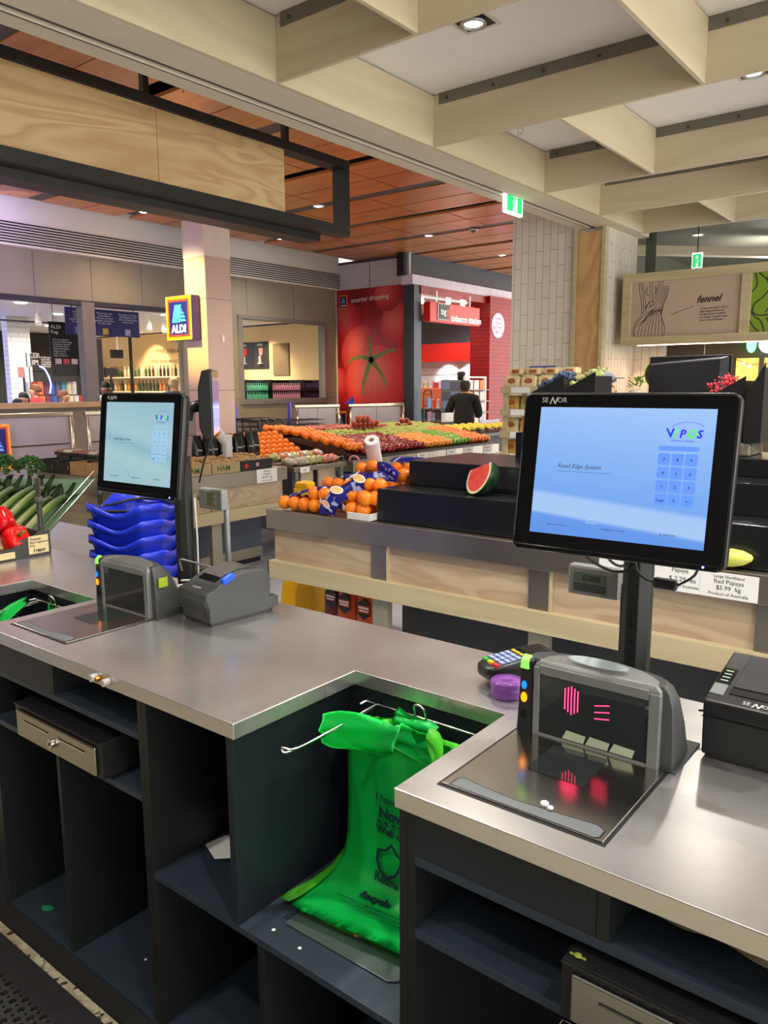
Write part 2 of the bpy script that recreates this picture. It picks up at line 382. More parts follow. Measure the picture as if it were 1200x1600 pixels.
# mall timber ceiling
pl = MB(); gy = MB()
yb = [2.7+2.45*k for k in range(-2, 7)]; kb = [1.5+2.45*k for k in range(-2, 7)]
edges = sorted([(y, 'g') for y in yb]+[(y, 'k') for y in kb])
for (y0, a), (y1, b_) in zip(edges, edges[1:]):
    mid = (y0+y1)/2
    pl.box(-9.5, -3.33, y0+.1, y1-.1, 3.80, 3.83)
struct('ceiling_timber', pl, PLANK)
for y in yb: gy.box(-9.5, -3.33, y-.098, y+.098, 3.81, 3.825)
struct('trim_ceiling_trays', gy, mat('tray_grey', S(92, 86, 84), .5, .2))
struct('ceiling_void', MB().box(-10.2, -3.33, -4, 19, 3.95, 4.0), BLK)
jt = MB()
for k, (y0, a) in enumerate(edges[:-1]):
    for x in (-3.9, -5.1, -6.3, -7.5, -8.7): jt.box(x+.3*(k % 3)-.004, x+.3*(k % 3)+.004, y0+.1, edges[k+1][0]-.1, 3.797, 3.7995)
    jt.box(-9.5, -3.33, (y0+edges[k+1][0])/2-.003, (y0+edges[k+1][0])/2+.003, 3.797, 3.7995)
struct('trim_plank_joints', jt, mat('joint_brown', S(96, 50, 26), .6))
ML = {(-7.05, 7.6): 'round downlight in the timber ceiling, seen inside the black frame', (-9.0, 8.85): 'round downlight in the black slot right of the pillar head',
      (-9.03, 6.4): 'round downlight in the black slot left of the pillar head', (-7.1, 10.1): 'round downlight in the timber ceiling above the tobacco shop post',
      (-7.15, 12.4): 'farthest round downlight in the timber ceiling, beside the tiled column'}
for (x, y) in MALL:
    lb = ML.get((x, y), 'round downlight in the timber ceiling %.1f metres from the shopfront wall, over the mall aisle at depth %.1f' % (x+10, y))
    if (x, y) in ML: downlight(x, y, 3.81, False, lb)
sd = thing('smoke_detector', 'small white dome detector on the timber ceiling', 'smoke detector', (-6.3, 10.1, 3.8))
part(sd, 'base', MB().lathe([(.06, 0), (.06, -.02)], (-6.3, 10.1, 3.8), 16), WHITE, smooth=True); part(sd, 'dome', MB().lathe([(.045, -.02), (.03, -.05), (.001, -.055)], (-6.3, 10.1, 3.8), 16), GREYP, smooth=True)

# left shopfront wall (x = -10)
cw = MB().box(-10.15, -10, -3, 12.2, 0, 1.33).box(-10.15, -10, -3, 12.2, 2.71, 3.32)
cw.box(-10.15, -10, 7.69, 8.8, 1.33, 2.71).box(-10.15, -10, 10.9, 12.2, 1.33, 2.71)
struct('wall_left', cw, CONC)
struct('wall_left_band', MB().box(-10.15, -9.9, -3, 11.2, 3.31, 3.95), WHITE)
gr = MB()
for k in range(8): gr.box(-9.9, -9.885, -3, 11.2, 3.335+k*.034, 3.335+k*.034+.015)
struct('trim_air_grille', gr, BLK)
sm = MB()
for y in (2.6, 4.0, 5.36, 6.18, 6.98, 8.0, 9.0, 10.1): sm.box(-9.9995, -9.996, y-.006, y+.006, 2.72, 3.3)
sm.box(-9.9995, -9.996, -3, 11.19, 1.335, 1.345)
struct('trim_panel_joints', sm, mat('joint_grey', S(120, 114, 104), .8))
struct('trim_sill_ledge', MB().box(-10.16, -9.93, -3, 7.7, 1.28, 1.355), mat('tan_ledge', S(178, 146, 108), .5, 0, .08), .004)
wf = MB().box(-10.12, -9.97, -3, 7.69, 2.655, 2.72)
struct('trim_window_head', wf, mat('navy_frame', S(52, 50, 66), .5, .3))
struct('trim_window_mullion', MB().box(-10.1, -9.95, 5.98, 6.17, 1.35, 2.7), mat('mullion_grey', S(116, 112, 112), .5, .3), .004)
w1 = struct('window_1', MB().box(-10.07, -10.06, -3, 7.69, 1.35, 2.66), GLASS)
w2 = struct('window_2', MB().box(-10.07, -10.06, 8.86, 10.84, 1.33, 2.67), GLASS)
fr = MB()
for a in ((8.78, 10.92, 1.25, 1.335), (8.78, 10.92, 2.66, 2.72), (8.78, 8.87, 1.335, 2.66), (10.85, 10.92, 1.335, 2.66)): fr.box(-10.13, -9.97, *a)
part(w2, 'window_frame', fr, mat('frame_grey', S(124, 120, 118), .5, .3), .004)

# square pillar
pb = MB().box(-9.1, -8.65, 7.05, 7.5, 0, 3.3)
struct('wall_pillar', pb, mat('pillar_panel', S(198, 170, 156), .5, 0, .04, 3), .004)
struct('wall_pillar_head', MB().box(-9.105, -8.645, 7.045, 7.505, 3.3, 3.8), mat('pillar_head_paint', S(220, 206, 200), .6, 0, .03), .004)
struct('trim_pillar_joint', MB().box(-9.103, -8.647, 7.047, 7.503, 2.74, 2.746).box(-9.103, -8.647, 7.047, 7.503, 1.5, 1.506), GREYMET)
sg = solo('wall_switch', MB().box(-8.65, -8.64, 7.3, 7.34, 2.17, 2.26), WHITE, 'small white switch plate on the pinkish pillar face', 'switch')

# poster wall (y = 11.2) and shopfront of the tobacco shop (x = -8.2)
pw = MB().box(-10.0, -8.34, 11.2, 11.35, 0, 3.8)
struct('wall_poster', pw, mat('pale_grey_panel', S(196, 196, 204), .6, 0, .03, 3))
struct('trim_poster_wall_joint', MB().box(-9.17, -9.16, 11.195, 11.2, 3.32, 3.8).box(-10, -8.34, 11.19, 11.2, 3.75, 3.8), GREYMET)
struct('trim_dark_post', MB().box(-8.34, -8.12, 11.12, 11.34, 0, 3.3), mat('post_slate', S(58, 64, 72), .4, .3), .004)
NAVYB = mat('navy_fascia', S(22, 26, 40), .5, 0, .05)
struct('wall_tobacco_upper', MB().box(-8.4, -8.25, 11.0, 16, 3.42, 3.8), NAVYB)
struct('trim_tobacco_fascia', MB().box(-8.35, -8.1, 11.05, 16, 3.27, 3.43), mat('fascia_white', S(214, 208, 222), .5), .004)
struct('trim_vertical_pipe', MB().cyl((-8.2, 11.1, 3.43), (-8.2, 11.1, 3.8), .02, 10), WHITE)
REDT = tiles('red_gloss_tiles', S(150, 12, 14), S(168, 20, 18), S(96, 10, 12), .22, .075, ms=.006, rough=.4)
MATS['red_gloss_tiles'].node_tree.nodes['Principled BSDF'].inputs['Specular IOR Level'].default_value = .25
struct('wall_red_tiles', MB().box(-8.47, -8.02, 13.5, 14.6, 0, 3.27), REDT)
RED = mat('gloss_red', S(206, 38, 28), .3, 0, .04, 4)
DRED = mat('dark_red', S(150, 28, 26), .35, 0, .04, 4)
struct('trim_red_soffit', MB().box(-8.44, -8.1, 11.3, 13.5, 3.13, 3.27), DRED)
struct('ceiling_tobacco_shop', MB().box(-12.5, -8.44, 12.65, 15.6, 3.2, 3.28).box(-10.1, -8.44, 11.35, 12.65, 3.2, 3.28), mat('shop_ceiling_pink', S(214, 178, 164), .7))
bw = struct('wall_tobacco_back', MB().box(-12.5, -8.0, 15.5, 15.6, 0, 3.3), mat('shelf_wall_white', S(226, 232, 236), .6))
struct('trim_grey_band', MB().box(-12.5, -8.0, 15.38, 15.5, 2.5, 3.2), mat('slate_band', S(76, 80, 84), .6))
struct('trim_red_band', MB().box(-12.5, -8.0, 15.05, 15.5, 2.1, 2.5), RED)
sl = MB()
for z in (1.05, 1.3, 1.55, 1.8, 1.98): sl.box(-12.5, -8.0, 15.488, 15.5, z, z+.006)
struct('trim_slatwall', sl, GREYMET)
struct('wall_tobacco_left', MB().box(-12.55, -12.5, 12.65, 15.6, 0, 3.3).box(-10.14, -10.1, 11.36, 12.6, 0, 3.3), WHITE)

# bottle shop interior
WINEW = mat('wine_wall_cream', S(214, 184, 134), .7, 0, .05, 2)
struct('wall_wine', MB().box(-26, -10.16, 12.5, 12.6, 0, 3.0), WINEW)
struct('ceiling_bottle_shop', MB().box(-26, -10.16, -3, 12.5, 2.9, 2.95), mat('shop_ceiling', S(222, 216, 206), .6, 0, .03))
struct('wall_deli', MB().box(-19.1, -19, -3, 11.3, 0, 2.95), mat('deli_black', S(38, 38, 40), .7))
struct('wall_shop_far', MB().box(-26.1, -26, -3, 12.6, 0, 3), WINEW)
struct('trim_track', MB().box(-20, -10.2, 11.5, 11.53, 2.8, 2.83), BLK)
struct('trim_track', MB().box(-15, -14.97, 4, 9, 2.8, 2.83), GREYMET)
TILEW = tiles('white_wall_tiles', S(218, 213, 200), S(210, 204, 188), S(164, 158, 142), .30, .078, ms=.0035, rough=.3, turn=True, bump=.2)
struct('wall_white_column', MB().box(-15.2, -15, 7.43, 7.87, 0, 2.9), tiles('white_column_tiles', S(236, 234, 228), S(230, 228, 222), S(190, 186, 178), .3, .09, rough=.3))

# tiled column at the end of the bulkhead, timber panel, glazing behind
struct('wall_tiled_column', MB().box(-4.03, -3.35, 7.2, 7.95, 0, 3.8).box(-3.35, -3.03, 7.22, 7.95, 0, 3.0), TILEW)
struct('wall_tile_return', MB().box(-3.03, -2.72, 7.92, 8.05, 0, 2.5), TILEW)
tp = struct('trim_timber_panel', MB().box(-3.31, -3.07, 7.165, 7.22, 0, 2.965), wood('panel_plywood', S(204, 166, 108), S(186, 144, 88), (1, 1, .3), .45, 2.2, 8, grain=.25))
part(tp, 'frame_strip', MB().box(-3.345, -3.312, 7.15, 7.22, 0, 3.0), PINE, .002); part(tp, 'frame_strip', MB().box(-3.068, -3.03, 7.15, 7.22, 0, 3.0), PINE, .002)
gd = mat('dark_glass', S(62, 72, 66), .08, 0, .05, 2, spec=.8)
struct('wall_back_glazing', MB().box(-2.98, 4, 8.06, 8.075, 2.45, 3.3), GLASS)
OLV = mat('olive_ceiling', S(110, 110, 96), .7, 0, .03, 2)
struct('ceiling_mirror_room', MB().box(-4.0, 4, 8.1, 14, 3.35, 3.4), OLV)  # room made up behind the glass to imitate its reflection of the ceiling
struct('wall_mirror_room_far', MB().box(-4.0, 4, 14, 14.1, 2.3, 3.4), mat('mirror_room_brown', S(92, 82, 70), .7)); struct('wall_mirror_room_side', MB().box(-4.05, -4.0, 8.1, 14, 2.3, 3.4).box(4, 4.05, 8.1, 14, 2.3, 3.4), OLV)
struct('trim_mirror_room_beam', MB().prism([(-3.9, 9.4), (-3.7, 9.4), (-1.6, 11.6), (-1.8, 11.6)], 'z', 3.1, 3.2), BEAMW)
for x_ in (-2.5, 1.5): lamp('SPOT', (x_, 11, 3.0), 14, (1, .95, .85), .1, aim=(x_, 11, 4), spot=170, name='mirror_room_lamp')  # unseen lamps aimed up to light the made-up room
struct('trim_glazing_joint', MB().box(-1.72, -1.71, 8.05, 8.06, 2.45, 3.3).box(-2.98, -2.88, 8.04, 8.06, 2.5, 3.3), gd)
struct('wall_back', MB().box(-3.4, 4, 8.3, 8.4, 0, 2.45), mat('back_wall_brown', S(92, 82, 66), .7, 0, .1, 2))
er_ = exit_sign(-2.92, 9.5, 2.95, .11, .18, 'small green mirrored exit sign built behind the glass above the fennel sign', 'y')

downlight(-3.11, 10.1, 3.35, False, 'mirrored round downlight built behind the dark glass above the fennel sign, left one')
downlight(-3.13, 11.68, 3.35, False, 'mirrored round downlight built behind the dark glass above the fennel sign, right one')
# behind camera: dark wall added to block world light; monitors reflect it and the shelf
struct('wall_rear_blocker', MB().box(-9, 4, -2.6, -2.5, 0, 3.3), mat('rear_blocker_dark', S(52, 52, 50), .8, 0, .05))
part(er_, 'hanger', MB().cyl((-2.92, 9.51, 3.04), (-2.92, 9.51, 3.35), .006, 6), BLK)
# ================================================================== CHECKOUT COUNTER
ZT = .9
out = [(-3.6, .937), (-2.56, .937), (-2.56, 1.282), (-2.16, 1.282), (-2.16, .937), (-1.12, .937), (-1.12, 1.303), (-.724, 1.303), (-.724, .937), (.9, .937), (.9, 1.602), (-3.6, 1.602)]
wt = MB().prism(out, 'z', .866, .9)
solo('worktop', wt, STEEL, 'long brushed stainless steel checkout worktop with two square bag cut-outs', 'worktop', bevel=.0016, org=(-1.2, 1.27, .866))

def cabinet(loc, label, x0, x1): return thing('cabinet', label, 'cabinet', loc)
Yf, Yk = .955, 1.58
# --- cabinet under the left till
cA = thing('cabinet', 'charcoal open cabinet under the left till, holding the steel-fronted cash drawer', 'cabinet', (-1.83, 1.27, 0))
part(cA, 'side_panel', MB().box(-2.2, -2.184, Yf, Yk, .036, .864), LAMG, .0008)
part(cA, 'side_panel', MB().box(-1.4715, -1.4555, Yf, Yk, .036, .864), LAMG, .0008)
part(cA, 'back_panel', MB().box(-2.184, -1.4715, Yk-.016, Yk, .036, .864), LAM)
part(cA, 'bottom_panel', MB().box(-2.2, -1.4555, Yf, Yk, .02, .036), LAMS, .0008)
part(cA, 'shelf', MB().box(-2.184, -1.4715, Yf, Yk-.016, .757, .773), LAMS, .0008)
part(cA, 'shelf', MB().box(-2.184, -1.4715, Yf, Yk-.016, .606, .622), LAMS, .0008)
part(cA, 'divider', MB().box(-1.85, -1.836, Yf, Yk-.016, .0365, .6055), LAMG, .0008)
part(cA, 'divider', MB().box(-1.85, -1.836, Yf, Yk-.016, .7735, .864), LAMG, .0008)
part(cA, 'fascia_panel', MB().box(-2.15, -1.851, Yf, Yf+.016, .7735, .864), LAM, .0008)
part(cA, 'kickboard', MB().prism([(.915, 0), (.925, 0), (.957, .019), (.99, .019), (.99, 0), (1.0, 0), (1.0, .02), (.955, .02), (.92, .008)], 'x', -2.2, -1.4555), LAMG)
# --- cabinet with the bag well
cB = thing('cabinet', 'charcoal cabinet with deep bag well for the green bags, between both tills', 'cabinet', (-1.09, 1.27, 0))
part(cB, 'side_panel', MB().box(-1.455, -1.439, Yf, Yk, .036, .864), LAMG, .0008)
part(cB, 'side_panel', MB().box(-.7265, -.7105, Yf, Yk, .036, .864), LAMG, .0008)
part(cB, 'back_panel', MB().box(-1.439, -.7265, Yk-.016, Yk, .036, .864), LAM)
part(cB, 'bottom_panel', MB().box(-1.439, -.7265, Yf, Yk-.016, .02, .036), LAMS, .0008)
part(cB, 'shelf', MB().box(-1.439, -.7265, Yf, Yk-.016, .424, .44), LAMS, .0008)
part(cB, 'well_side', MB().box(-1.166, -1.147, Yf, 1.33, .4405, .864), LAM, .0008)
part(cB, 'well_back', MB().box(-1.1465, -.727, 1.314, 1.33, .4405, .864), LAM, .0008)
part(cB, 'divider', MB().box(-1.092, -1.073, Yf, Yk-.016, .0365, .4235), LAMG, .0008)
part(cB, 'kickboard', MB().prism([(.915, 0), (.925, 0), (.957, .019), (.99, .019), (.99, 0), (1.0, 0), (1.0, .02), (.955, .02), (.92, .008)], 'x', -1.455, -.7105), LAMG)
# --- cabinet under the right till
cC = thing('cabinet', 'charcoal cabinet under the right till with scratched left post and drawer front', 'cabinet', (-.3, 1.27, 0))
part(cC, 'side_panel', MB().box(-.710, -.694, Yf, Yk, .036, .864), LAMG, .0008)
part(cC, 'back_panel', MB().box(-.694, .4, Yk-.016, Yk, .036, .864), LAM)
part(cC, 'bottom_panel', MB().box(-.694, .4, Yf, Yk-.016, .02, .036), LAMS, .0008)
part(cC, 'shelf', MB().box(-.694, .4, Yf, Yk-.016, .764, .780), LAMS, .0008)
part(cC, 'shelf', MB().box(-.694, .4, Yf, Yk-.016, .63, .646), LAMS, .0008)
part(cC, 'divider', MB().box(-.379, -.361, Yf, Yk-.016, .7805, .864), LAMG, .0008)
part(cC, 'fascia_panel', MB().box(-.694, -.38, Yf+.001, Yf+.017, .7805, .861), LAM, .0008)
part(cC, 'side_panel', MB().box(.4, .416, Yf, Yk, .036, .864), LAMG, .0008)
part(cC, 'kickboard', MB().prism([(.915, 0), (.925, 0), (.957, .019), (.99, .019), (.99, 0), (1.0, 0), (1.0, .02), (.955, .02), (.92, .008)], 'x', -.71, .416), LAMG)
# --- cabinet left of the left bag well
cL = thing('cabinet', 'charcoal cabinet with the left bag well, at the left picture edge', 'cabinet', (-2.7, 1.27, 0))
part(cL, 'side_panel', MB().box(-3.3, -3.284, Yf, Yk, .036, .864), LAMG)
part(cL, 'side_panel', MB().box(-2.217, -2.201, Yf, Yk, .036, .864), LAMG)
part(cL, 'back_panel', MB().box(-3.284, -2.217, Yk-.016, Yk, .036, .864), LAM)
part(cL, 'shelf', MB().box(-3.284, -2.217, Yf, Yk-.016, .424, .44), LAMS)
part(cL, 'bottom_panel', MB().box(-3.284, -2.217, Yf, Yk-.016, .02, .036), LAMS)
part(cL, 'well_back', MB().box(-2.595, -2.218, 1.294, 1.31, .4405, .864), LAM)
part(cL, 'well_side', MB().box(-2.61, -2.596, Yf, 1.31, .4405, .864), LAM)
part(cL, 'kickboard', MB().prism([(.915, 0), (.925, 0), (.957, .019), (.99, .019), (.99, 0), (1.0, 0), (1.0, .02), (.955, .02), (.92, .008)], 'x', -3.3, -2.201), LAMG)

# --- cash drawers
def cash_drawer(x0, y0, z0, label, bright):
    wd, dp, ht = .41, .38, .1
    t = thing('cash_drawer', label, 'cash drawer', (x0+wd/2, y0+dp/2, z0))
    part(t, 'housing', MB().box(x0, x0+wd, y0, y0+dp, z0+.008, z0+ht).box(x0, x0+wd, y0-.006, y0+.002, z0+ht-.004, z0+ht), BLKM, .003)
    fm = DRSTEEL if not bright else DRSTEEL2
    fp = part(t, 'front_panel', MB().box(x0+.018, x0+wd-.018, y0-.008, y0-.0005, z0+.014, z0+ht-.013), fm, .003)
    for a in (.06, .23):
        part(t, 'media_slot', MB().box(x0+a, x0+a+.12, y0-.0088, y0-.008, z0+.064, z0+.0675), BLK)
        part(t, 'slot_rim', MB().box(x0+a, x0+a+.12, y0-.0098, y0-.008, z0+.062, z0+.064), CHROME)
    k = part(t, 'lock', MB().cyl((x0+.205, y0-.008, z0+.046), (x0+.205, y0-.019, z0+.046), .0115, 24), CHROME, .001, True)
    part(k, 'keyhole', MB().cyl((x0+.205, y0-.0185, z0+.046), (x0+.205, y0-.0197, z0+.046), .005, 16).box(x0+.2035, x0+.2065, y0-.0205, y0-.0197, z0+.041, z0+.051), BLK)
    for a in (.02, wd-.045): part(t, 'foot', MB().box(x0+a, x0+a+.025, y0+.01, y0+.035, z0, z0+.008), BLK)
    return t
BLKM = mat('black_enamel', (.012, .012, .013), .4, 0, .2, 60, .2, 900)
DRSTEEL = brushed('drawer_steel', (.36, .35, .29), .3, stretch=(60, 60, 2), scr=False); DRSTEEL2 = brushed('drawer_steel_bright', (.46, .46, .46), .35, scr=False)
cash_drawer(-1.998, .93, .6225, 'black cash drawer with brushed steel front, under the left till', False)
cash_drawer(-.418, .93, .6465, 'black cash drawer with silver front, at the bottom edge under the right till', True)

# --- rubber mat with holes
def rubber_mat():
    mb = MB(); z = .014; x0, y0 = -2.55, .06; n = 12
    def cell(cx, cy, h, rr):
        sq = []; ci = []
        for k in range(n):
            a = 2*PI*(k+.5)/n; c, s_ = math.cos(a), math.sin(a); q = h/max(abs(c), abs(s_)); sq.append((cx+c*q, cy+s_*q)); ci.append((cx+c*rr, cy+s_*rr))
        vs = [(x, y, z) for x, y in sq]+[(x, y, z) for x, y in ci]+[(x, y, 0) for x, y in ci]
        fs = [(i, (i+1) % n, n+(i+1) % n, n+i) for i in range(n)]+[(n+i, n+(i+1) % n, 2*n+(i+1) % n, 2*n+i) for i in range(n)]
        mb.add(vs, fs)
    q = .0222
    for i in range(118):
        for j in range(34):
            cell(x0+(i+.5)*q, y0+(j+.5)*q, q/2, .0098 if (i+j) % 2 == 0 else .0045)
    X1, Y1 = x0+118*q, y0+34*q
    mb.box(x0-.06, X1+.06, Y1, .885, 0, z).box(x0-.06, X1+.06, y0-.06, y0, 0, z).box(x0-.06, x0, y0, Y1, 0, z).box(X1, X1+.06, y0, Y1, 0, z)
    return mb
solo('rubber_mat', rubber_mat(), RUB, 'black anti-fatigue rubber mat with round drainage holes on the floor', 'mat', org=(-1.2, .45, .0005))

# --- scanners
SCG = mat('scanner_window', (.022, .027, .027), .04, 0, .1, 5, coat=.4)
LASER = mat('laser_red', (1, .02, .1), .4, emis=(1, .03, .12, 1), es=1.6)
ORG = mat('orange_indicator', S(255, 150, 10), .4, emis=S(255, 140, 0), es=.8); BLU = mat('blue_indicator', S(20, 120, 210), .4, emis=S(20, 120, 220), es=.5)
GRN = mat('green_indicator', S(130, 200, 90), .4, emis=S(120, 200, 80), es=.3)
PLATTER = brushed('platter_steel', (.56, .54, .51), .17)
def dplan(x0, x1, y0, dep, z, n=14, pw=2.6, cx=None):
    pts = [(x0, y0, z)]
    for k in range(n+1):
        t = PI*(1-k/n); c = math.cos(t); s_ = math.sin(t)
        X = (x0+x1)/2+(x1-x0)/2*math.copysign(abs(c)**(2/pw), c); Y = y0+.012+(dep-.012)*abs(s_)**(2/pw)
        pts.append((X, Y, z))
    pts.append((x1, y0, z)); return pts
def scanner(label):
    # local coordinates: platter front left corner at the origin, worktop at z = 0
    t = thing('barcode_scanner', label, 'scanner', (-.675, .99, .9))
    L_ = dict(local=True)
    part(t, 'groove', MB().box(0, .29, 0, .41, .0002, .0012), BLK, **L_)
    part(t, 'platter', MB().box(.006, .284, .005, .272, .001, .0035), PLATTER, .001, **L_)
    part(t, 'platter_handle', MB().prism([(.022, .008), (.268, .008), (.275, .012), (.275, .032), (.262, .040), (.2, .034), (.13, .028), (.05, .034), (.03, .038), (.022, .03)], 'z', .0036, .0042), mat('handle_silver', S(118, 124, 128), .4, .6), **L_)
    part(t, 'handle_outline', MB().prism([(.019, .006), (.271, .006), (.278, .011), (.278, .033), (.263, .0425), (.2, .0365), (.13, .0305), (.05, .0365), (.028, .041), (.019, .032)], 'z', .0035, .0038), BLK, **L_)
    part(t, 'glass_window', MB().prism([(.098, .133), (.193, .133), (.197, .137), (.193, .243), (.189, .247), (.094, .243), (.092, .239), (.094, .137)], 'z', .0036, .0042), SCG, **L_)
    # tower
    y0 = .275
    rings = [dplan(.001, .294, y0, .125, .002, pw=6), dplan(.002, .292, y0, .108, .06, pw=5), dplan(.004, .289, y0, .09, .11, pw=3.6), dplan(.010, .283, y0, .074, .135, pw=3), dplan(.018, .272, y0+.004, .056, .147, pw=2.6)]
    part(t, 'tower_shell', MB().loft(rings), DGREY, .002, True, **L_)
    part(t, 'base_plate', MB().box(.001, .30, .272, .41, .001, .004), DGREY, **L_)
    # top cap, gently arched
    cap = []
    for zz, ins in ((.138, 0), (.148, .002), (.154, .012)):
        ring = dplan(.036+ins, .272-ins, y0-.010+ins*.5, .058-ins, zz, pw=2.4)
        cap.append([(x, y, z+.012*(1-((x-.154)/.12)**2)-.009) for x, y, z in ring])
    part(t, 'top_cap', MB().loft(cap), GREYP, .001, True, **L_)
    bz = MB(); yb = y0-.012
    bz.box(.036, .048, yb, y0+.01, .001, .135).box(.252, .272, yb, y0+.01, .001, .135).box(.048, .252, yb, y0+.01, .001, .007).box(.048, .252, yb, y0+.01, .122, .140)
    part(t, 'bezel', bz, GREYP, .002, **L_)
    part(t, 'scan_window', MB().box(.048, .252, yb+.004, yb+.008, .007, .122), SCG, **L_)
    part(t, 'side_strip', MB().loft([[(xa, yb+.001, .001), (xa, y0+.04, .001), (xc, y0+.035, .12), (xc, y0+.02, .14), (xc, yb+.009, .146), (xc, yb+.003, .14)] for xa, xc in ((.002, .009), (.0345, .0345))]), BLK, .003, **L_)
    part(t, 'green_lamp', MB().prism([(yb-.001, .125), (yb+.003, .142), (yb+.016, .150), (yb+.016, .125)], 'x', .008, .026), GRN, .002, **L_)
    part(t, 'zero_button', MB().lathe([(.0001, .0015), (.0055, .001), (.0055, 0)], n=16, T=Matrix.Translation((.018, yb-.0002, .094)) @ Matrix.Rotation(PI/2, 4, 'X') @ Matrix.Diagonal((1, 1.5, 1, 1))), BLU, **L_)
    part(t, 'start_button', MB().lathe([(.0001, .0015), (.0065, .001), (.0065, 0)], n=16, T=Matrix.Translation((.018, yb-.0002, .070)) @ Matrix.Rotation(PI/2, 4, 'X') @ Matrix.Diagonal((1, 1.5, 1, 1))), ORG, **L_)
    part(t, 'speaker_holes', MB().box(.012, .014, yb-.0005, yb+.001, .028, .042).box(.016, .018, yb-.0005, yb+.001, .026, .044).box(.020, .022, yb-.0005, yb+.001, .028, .042), mat('speaker_black', (.002, .002, .002), .9), **L_)
    return t
s1 = scanner('grey barcode scanner and scale with red laser lines showing, under the right monitor')
yb = .263
s2 = copy_tree(s1, loc=(-2.115, .99, .9), label='grey barcode scanner and scale with a green sticker, under the left monitor')
# right scanner only: laser lines, mirror tiles, name plate, crumb
ls = MB()
for k in range(5): ls.box(.098+k*.0062, .100+k*.0062, yb+.0032, yb+.0038, .058+.004*abs(k-2), .112-.003*abs(k-2))
part(s1, 'laser_lines', ls, LASER, local=True)
ls = MB()
for k in range(3): ls.T = Matrix.Translation((.156, yb, .086-k*.012)) @ Matrix.Rotation(R(-14+k*2), 4, 'Y'); ls.box(0, .028, .0032, .0038, 0, .0016)
part(s1, 'laser_lines', ls, LASER, local=True)
mt = MB()
for k in range(3): mt.prism([(.10+k*.045-.004, .009), (.141+k*.045-.004, .009), (.145+k*.045-.004, .024), (.108+k*.045-.004, .026)], 'y', yb+.003, yb+.0037)
part(s1, 'mirror_tile', mt, mat('mirror_tile', S(176, 184, 160), .3), local=True)
npl = MB().lathe([(.0001, .0008), (.040, .0004), (.042, 0)], n=28, T=Matrix.Translation((.15, .288, .1585)) @ Matrix.Rotation(R(28), 4, 'X') @ Matrix.Diagonal((1.35, .26, 1, 1)))
part(s1, 'name_plate', npl, mat('plate_pale', S(140, 150, 154), .6, 0), local=True)
part(s2, 'green_sticker', MB().box(.2935, .2955, .285, .315, .09, .118), mat('sticker_green', S(150, 170, 40), .5), local=True)
solo('crumb', MB().ball((-.5, 1.03, .909), .007, (1, 1, .6), 8, 6).ball((-.488, 1.026, .908), .005, (1, 1, .6), 8, 6), PAPER, 'tiny scrap of clear tape on the right scanner platter handle', 'scrap', smooth=True)

# --- POS monitors
def gradient_screen(name, stops, es=1.0, horiz=.35):
    M, N, L, b, mp = nodes(name, .12)
    sp = N.new('ShaderNodeSeparateXYZ'); L.new(mp.outputs[0], sp.inputs[0])
    a = N.new('ShaderNodeMath'); a.operation = 'MULTIPLY_ADD'; a.inputs[1].default_value = 1/.228; a.inputs[2].default_value = .5; L.new(sp.outputs['Z'], a.inputs[0])
    c = N.new('ShaderNodeMath'); c.operation = 'MULTIPLY_ADD'; c.inputs[1].default_value = horiz; L.new(sp.outputs['X'], c.inputs[0]); L.new(a.outputs[0], c.inputs[2])
    r = ramp(N, L, c.outputs[0], stops, b.inputs['Emission Color']); b.inputs['Base Color'].default_value = (.01, .01, .01, 1); b.inputs['Emission Strength'].default_value = es
    return M
SCR_R = gradient_screen('screen_blue', [(0, S(100, 150, 232)), (.10, S(104, 155, 236)), (.13, S(168, 200, 245)), (.26, S(165, 198, 246)), (.30, S(120, 170, 240)), (.65, S(138, 184, 246)), (1, S(160, 198, 250))], .42)
SCR_L = gradient_screen('screen_teal', [(0, S(168, 205, 216)), (.3, S(178, 214, 222)), (.45, S(150, 196, 212)), (.6, S(178, 212, 224)), (1, S(160, 202, 218))], .36, .8)
def rr(x0, x1, z0, z1, r, n=5):
    pts = []
    for cx, cz, a0 in ((x1-r, z1-r, 0), (x0+r, z1-r, 90), (x0+r, z0+r, 180), (x1-r, z0+r, 270)):
        for k in range(n+1): a = R(a0+90*k/n); pts.append((cx+r*math.cos(a), cz+r*math.sin(a)))
    return pts
SENW = mat('silver_lettering', S(200, 200, 204), .3, .3)
def senor(parent, o, u, v, h, **k):
    u = Vector(u).normalized(); v = Vector(v).normalized(); o = Vector(o)
    text(parent, 'SE', h, o, u, v, SENW, **k); text(parent, 'N', h*1.35, o+u*h*1.08-v*h*.22, u, v, SENW, shear=.35, bold=h*.03, **k); text(parent, 'OR', h, o+u*h*2.28, u, v, SENW, **k)
BLKMON = mat('monitor_black', (.01, .01, .011), .3, 0, .1, 20)
LOGOB = mat('logo_blue', S(30, 30, 190), .5, emis=S(30, 30, 190), es=.4); LOGOG = mat('logo_green', S(60, 200, 60), .5, emis=S(60, 200, 60), es=.4)
SCRTXT = mat('screen_text', S(40, 50, 80), .5, emis=S(40, 50, 90), es=.2)
KEYB = mat('screen_key', S(84, 128, 214), .5, emis=S(80, 124, 216), es=.33); KEYB2 = mat('screen_key_pale', S(130, 170, 200), .5, emis=S(128, 172, 204), es=.32)
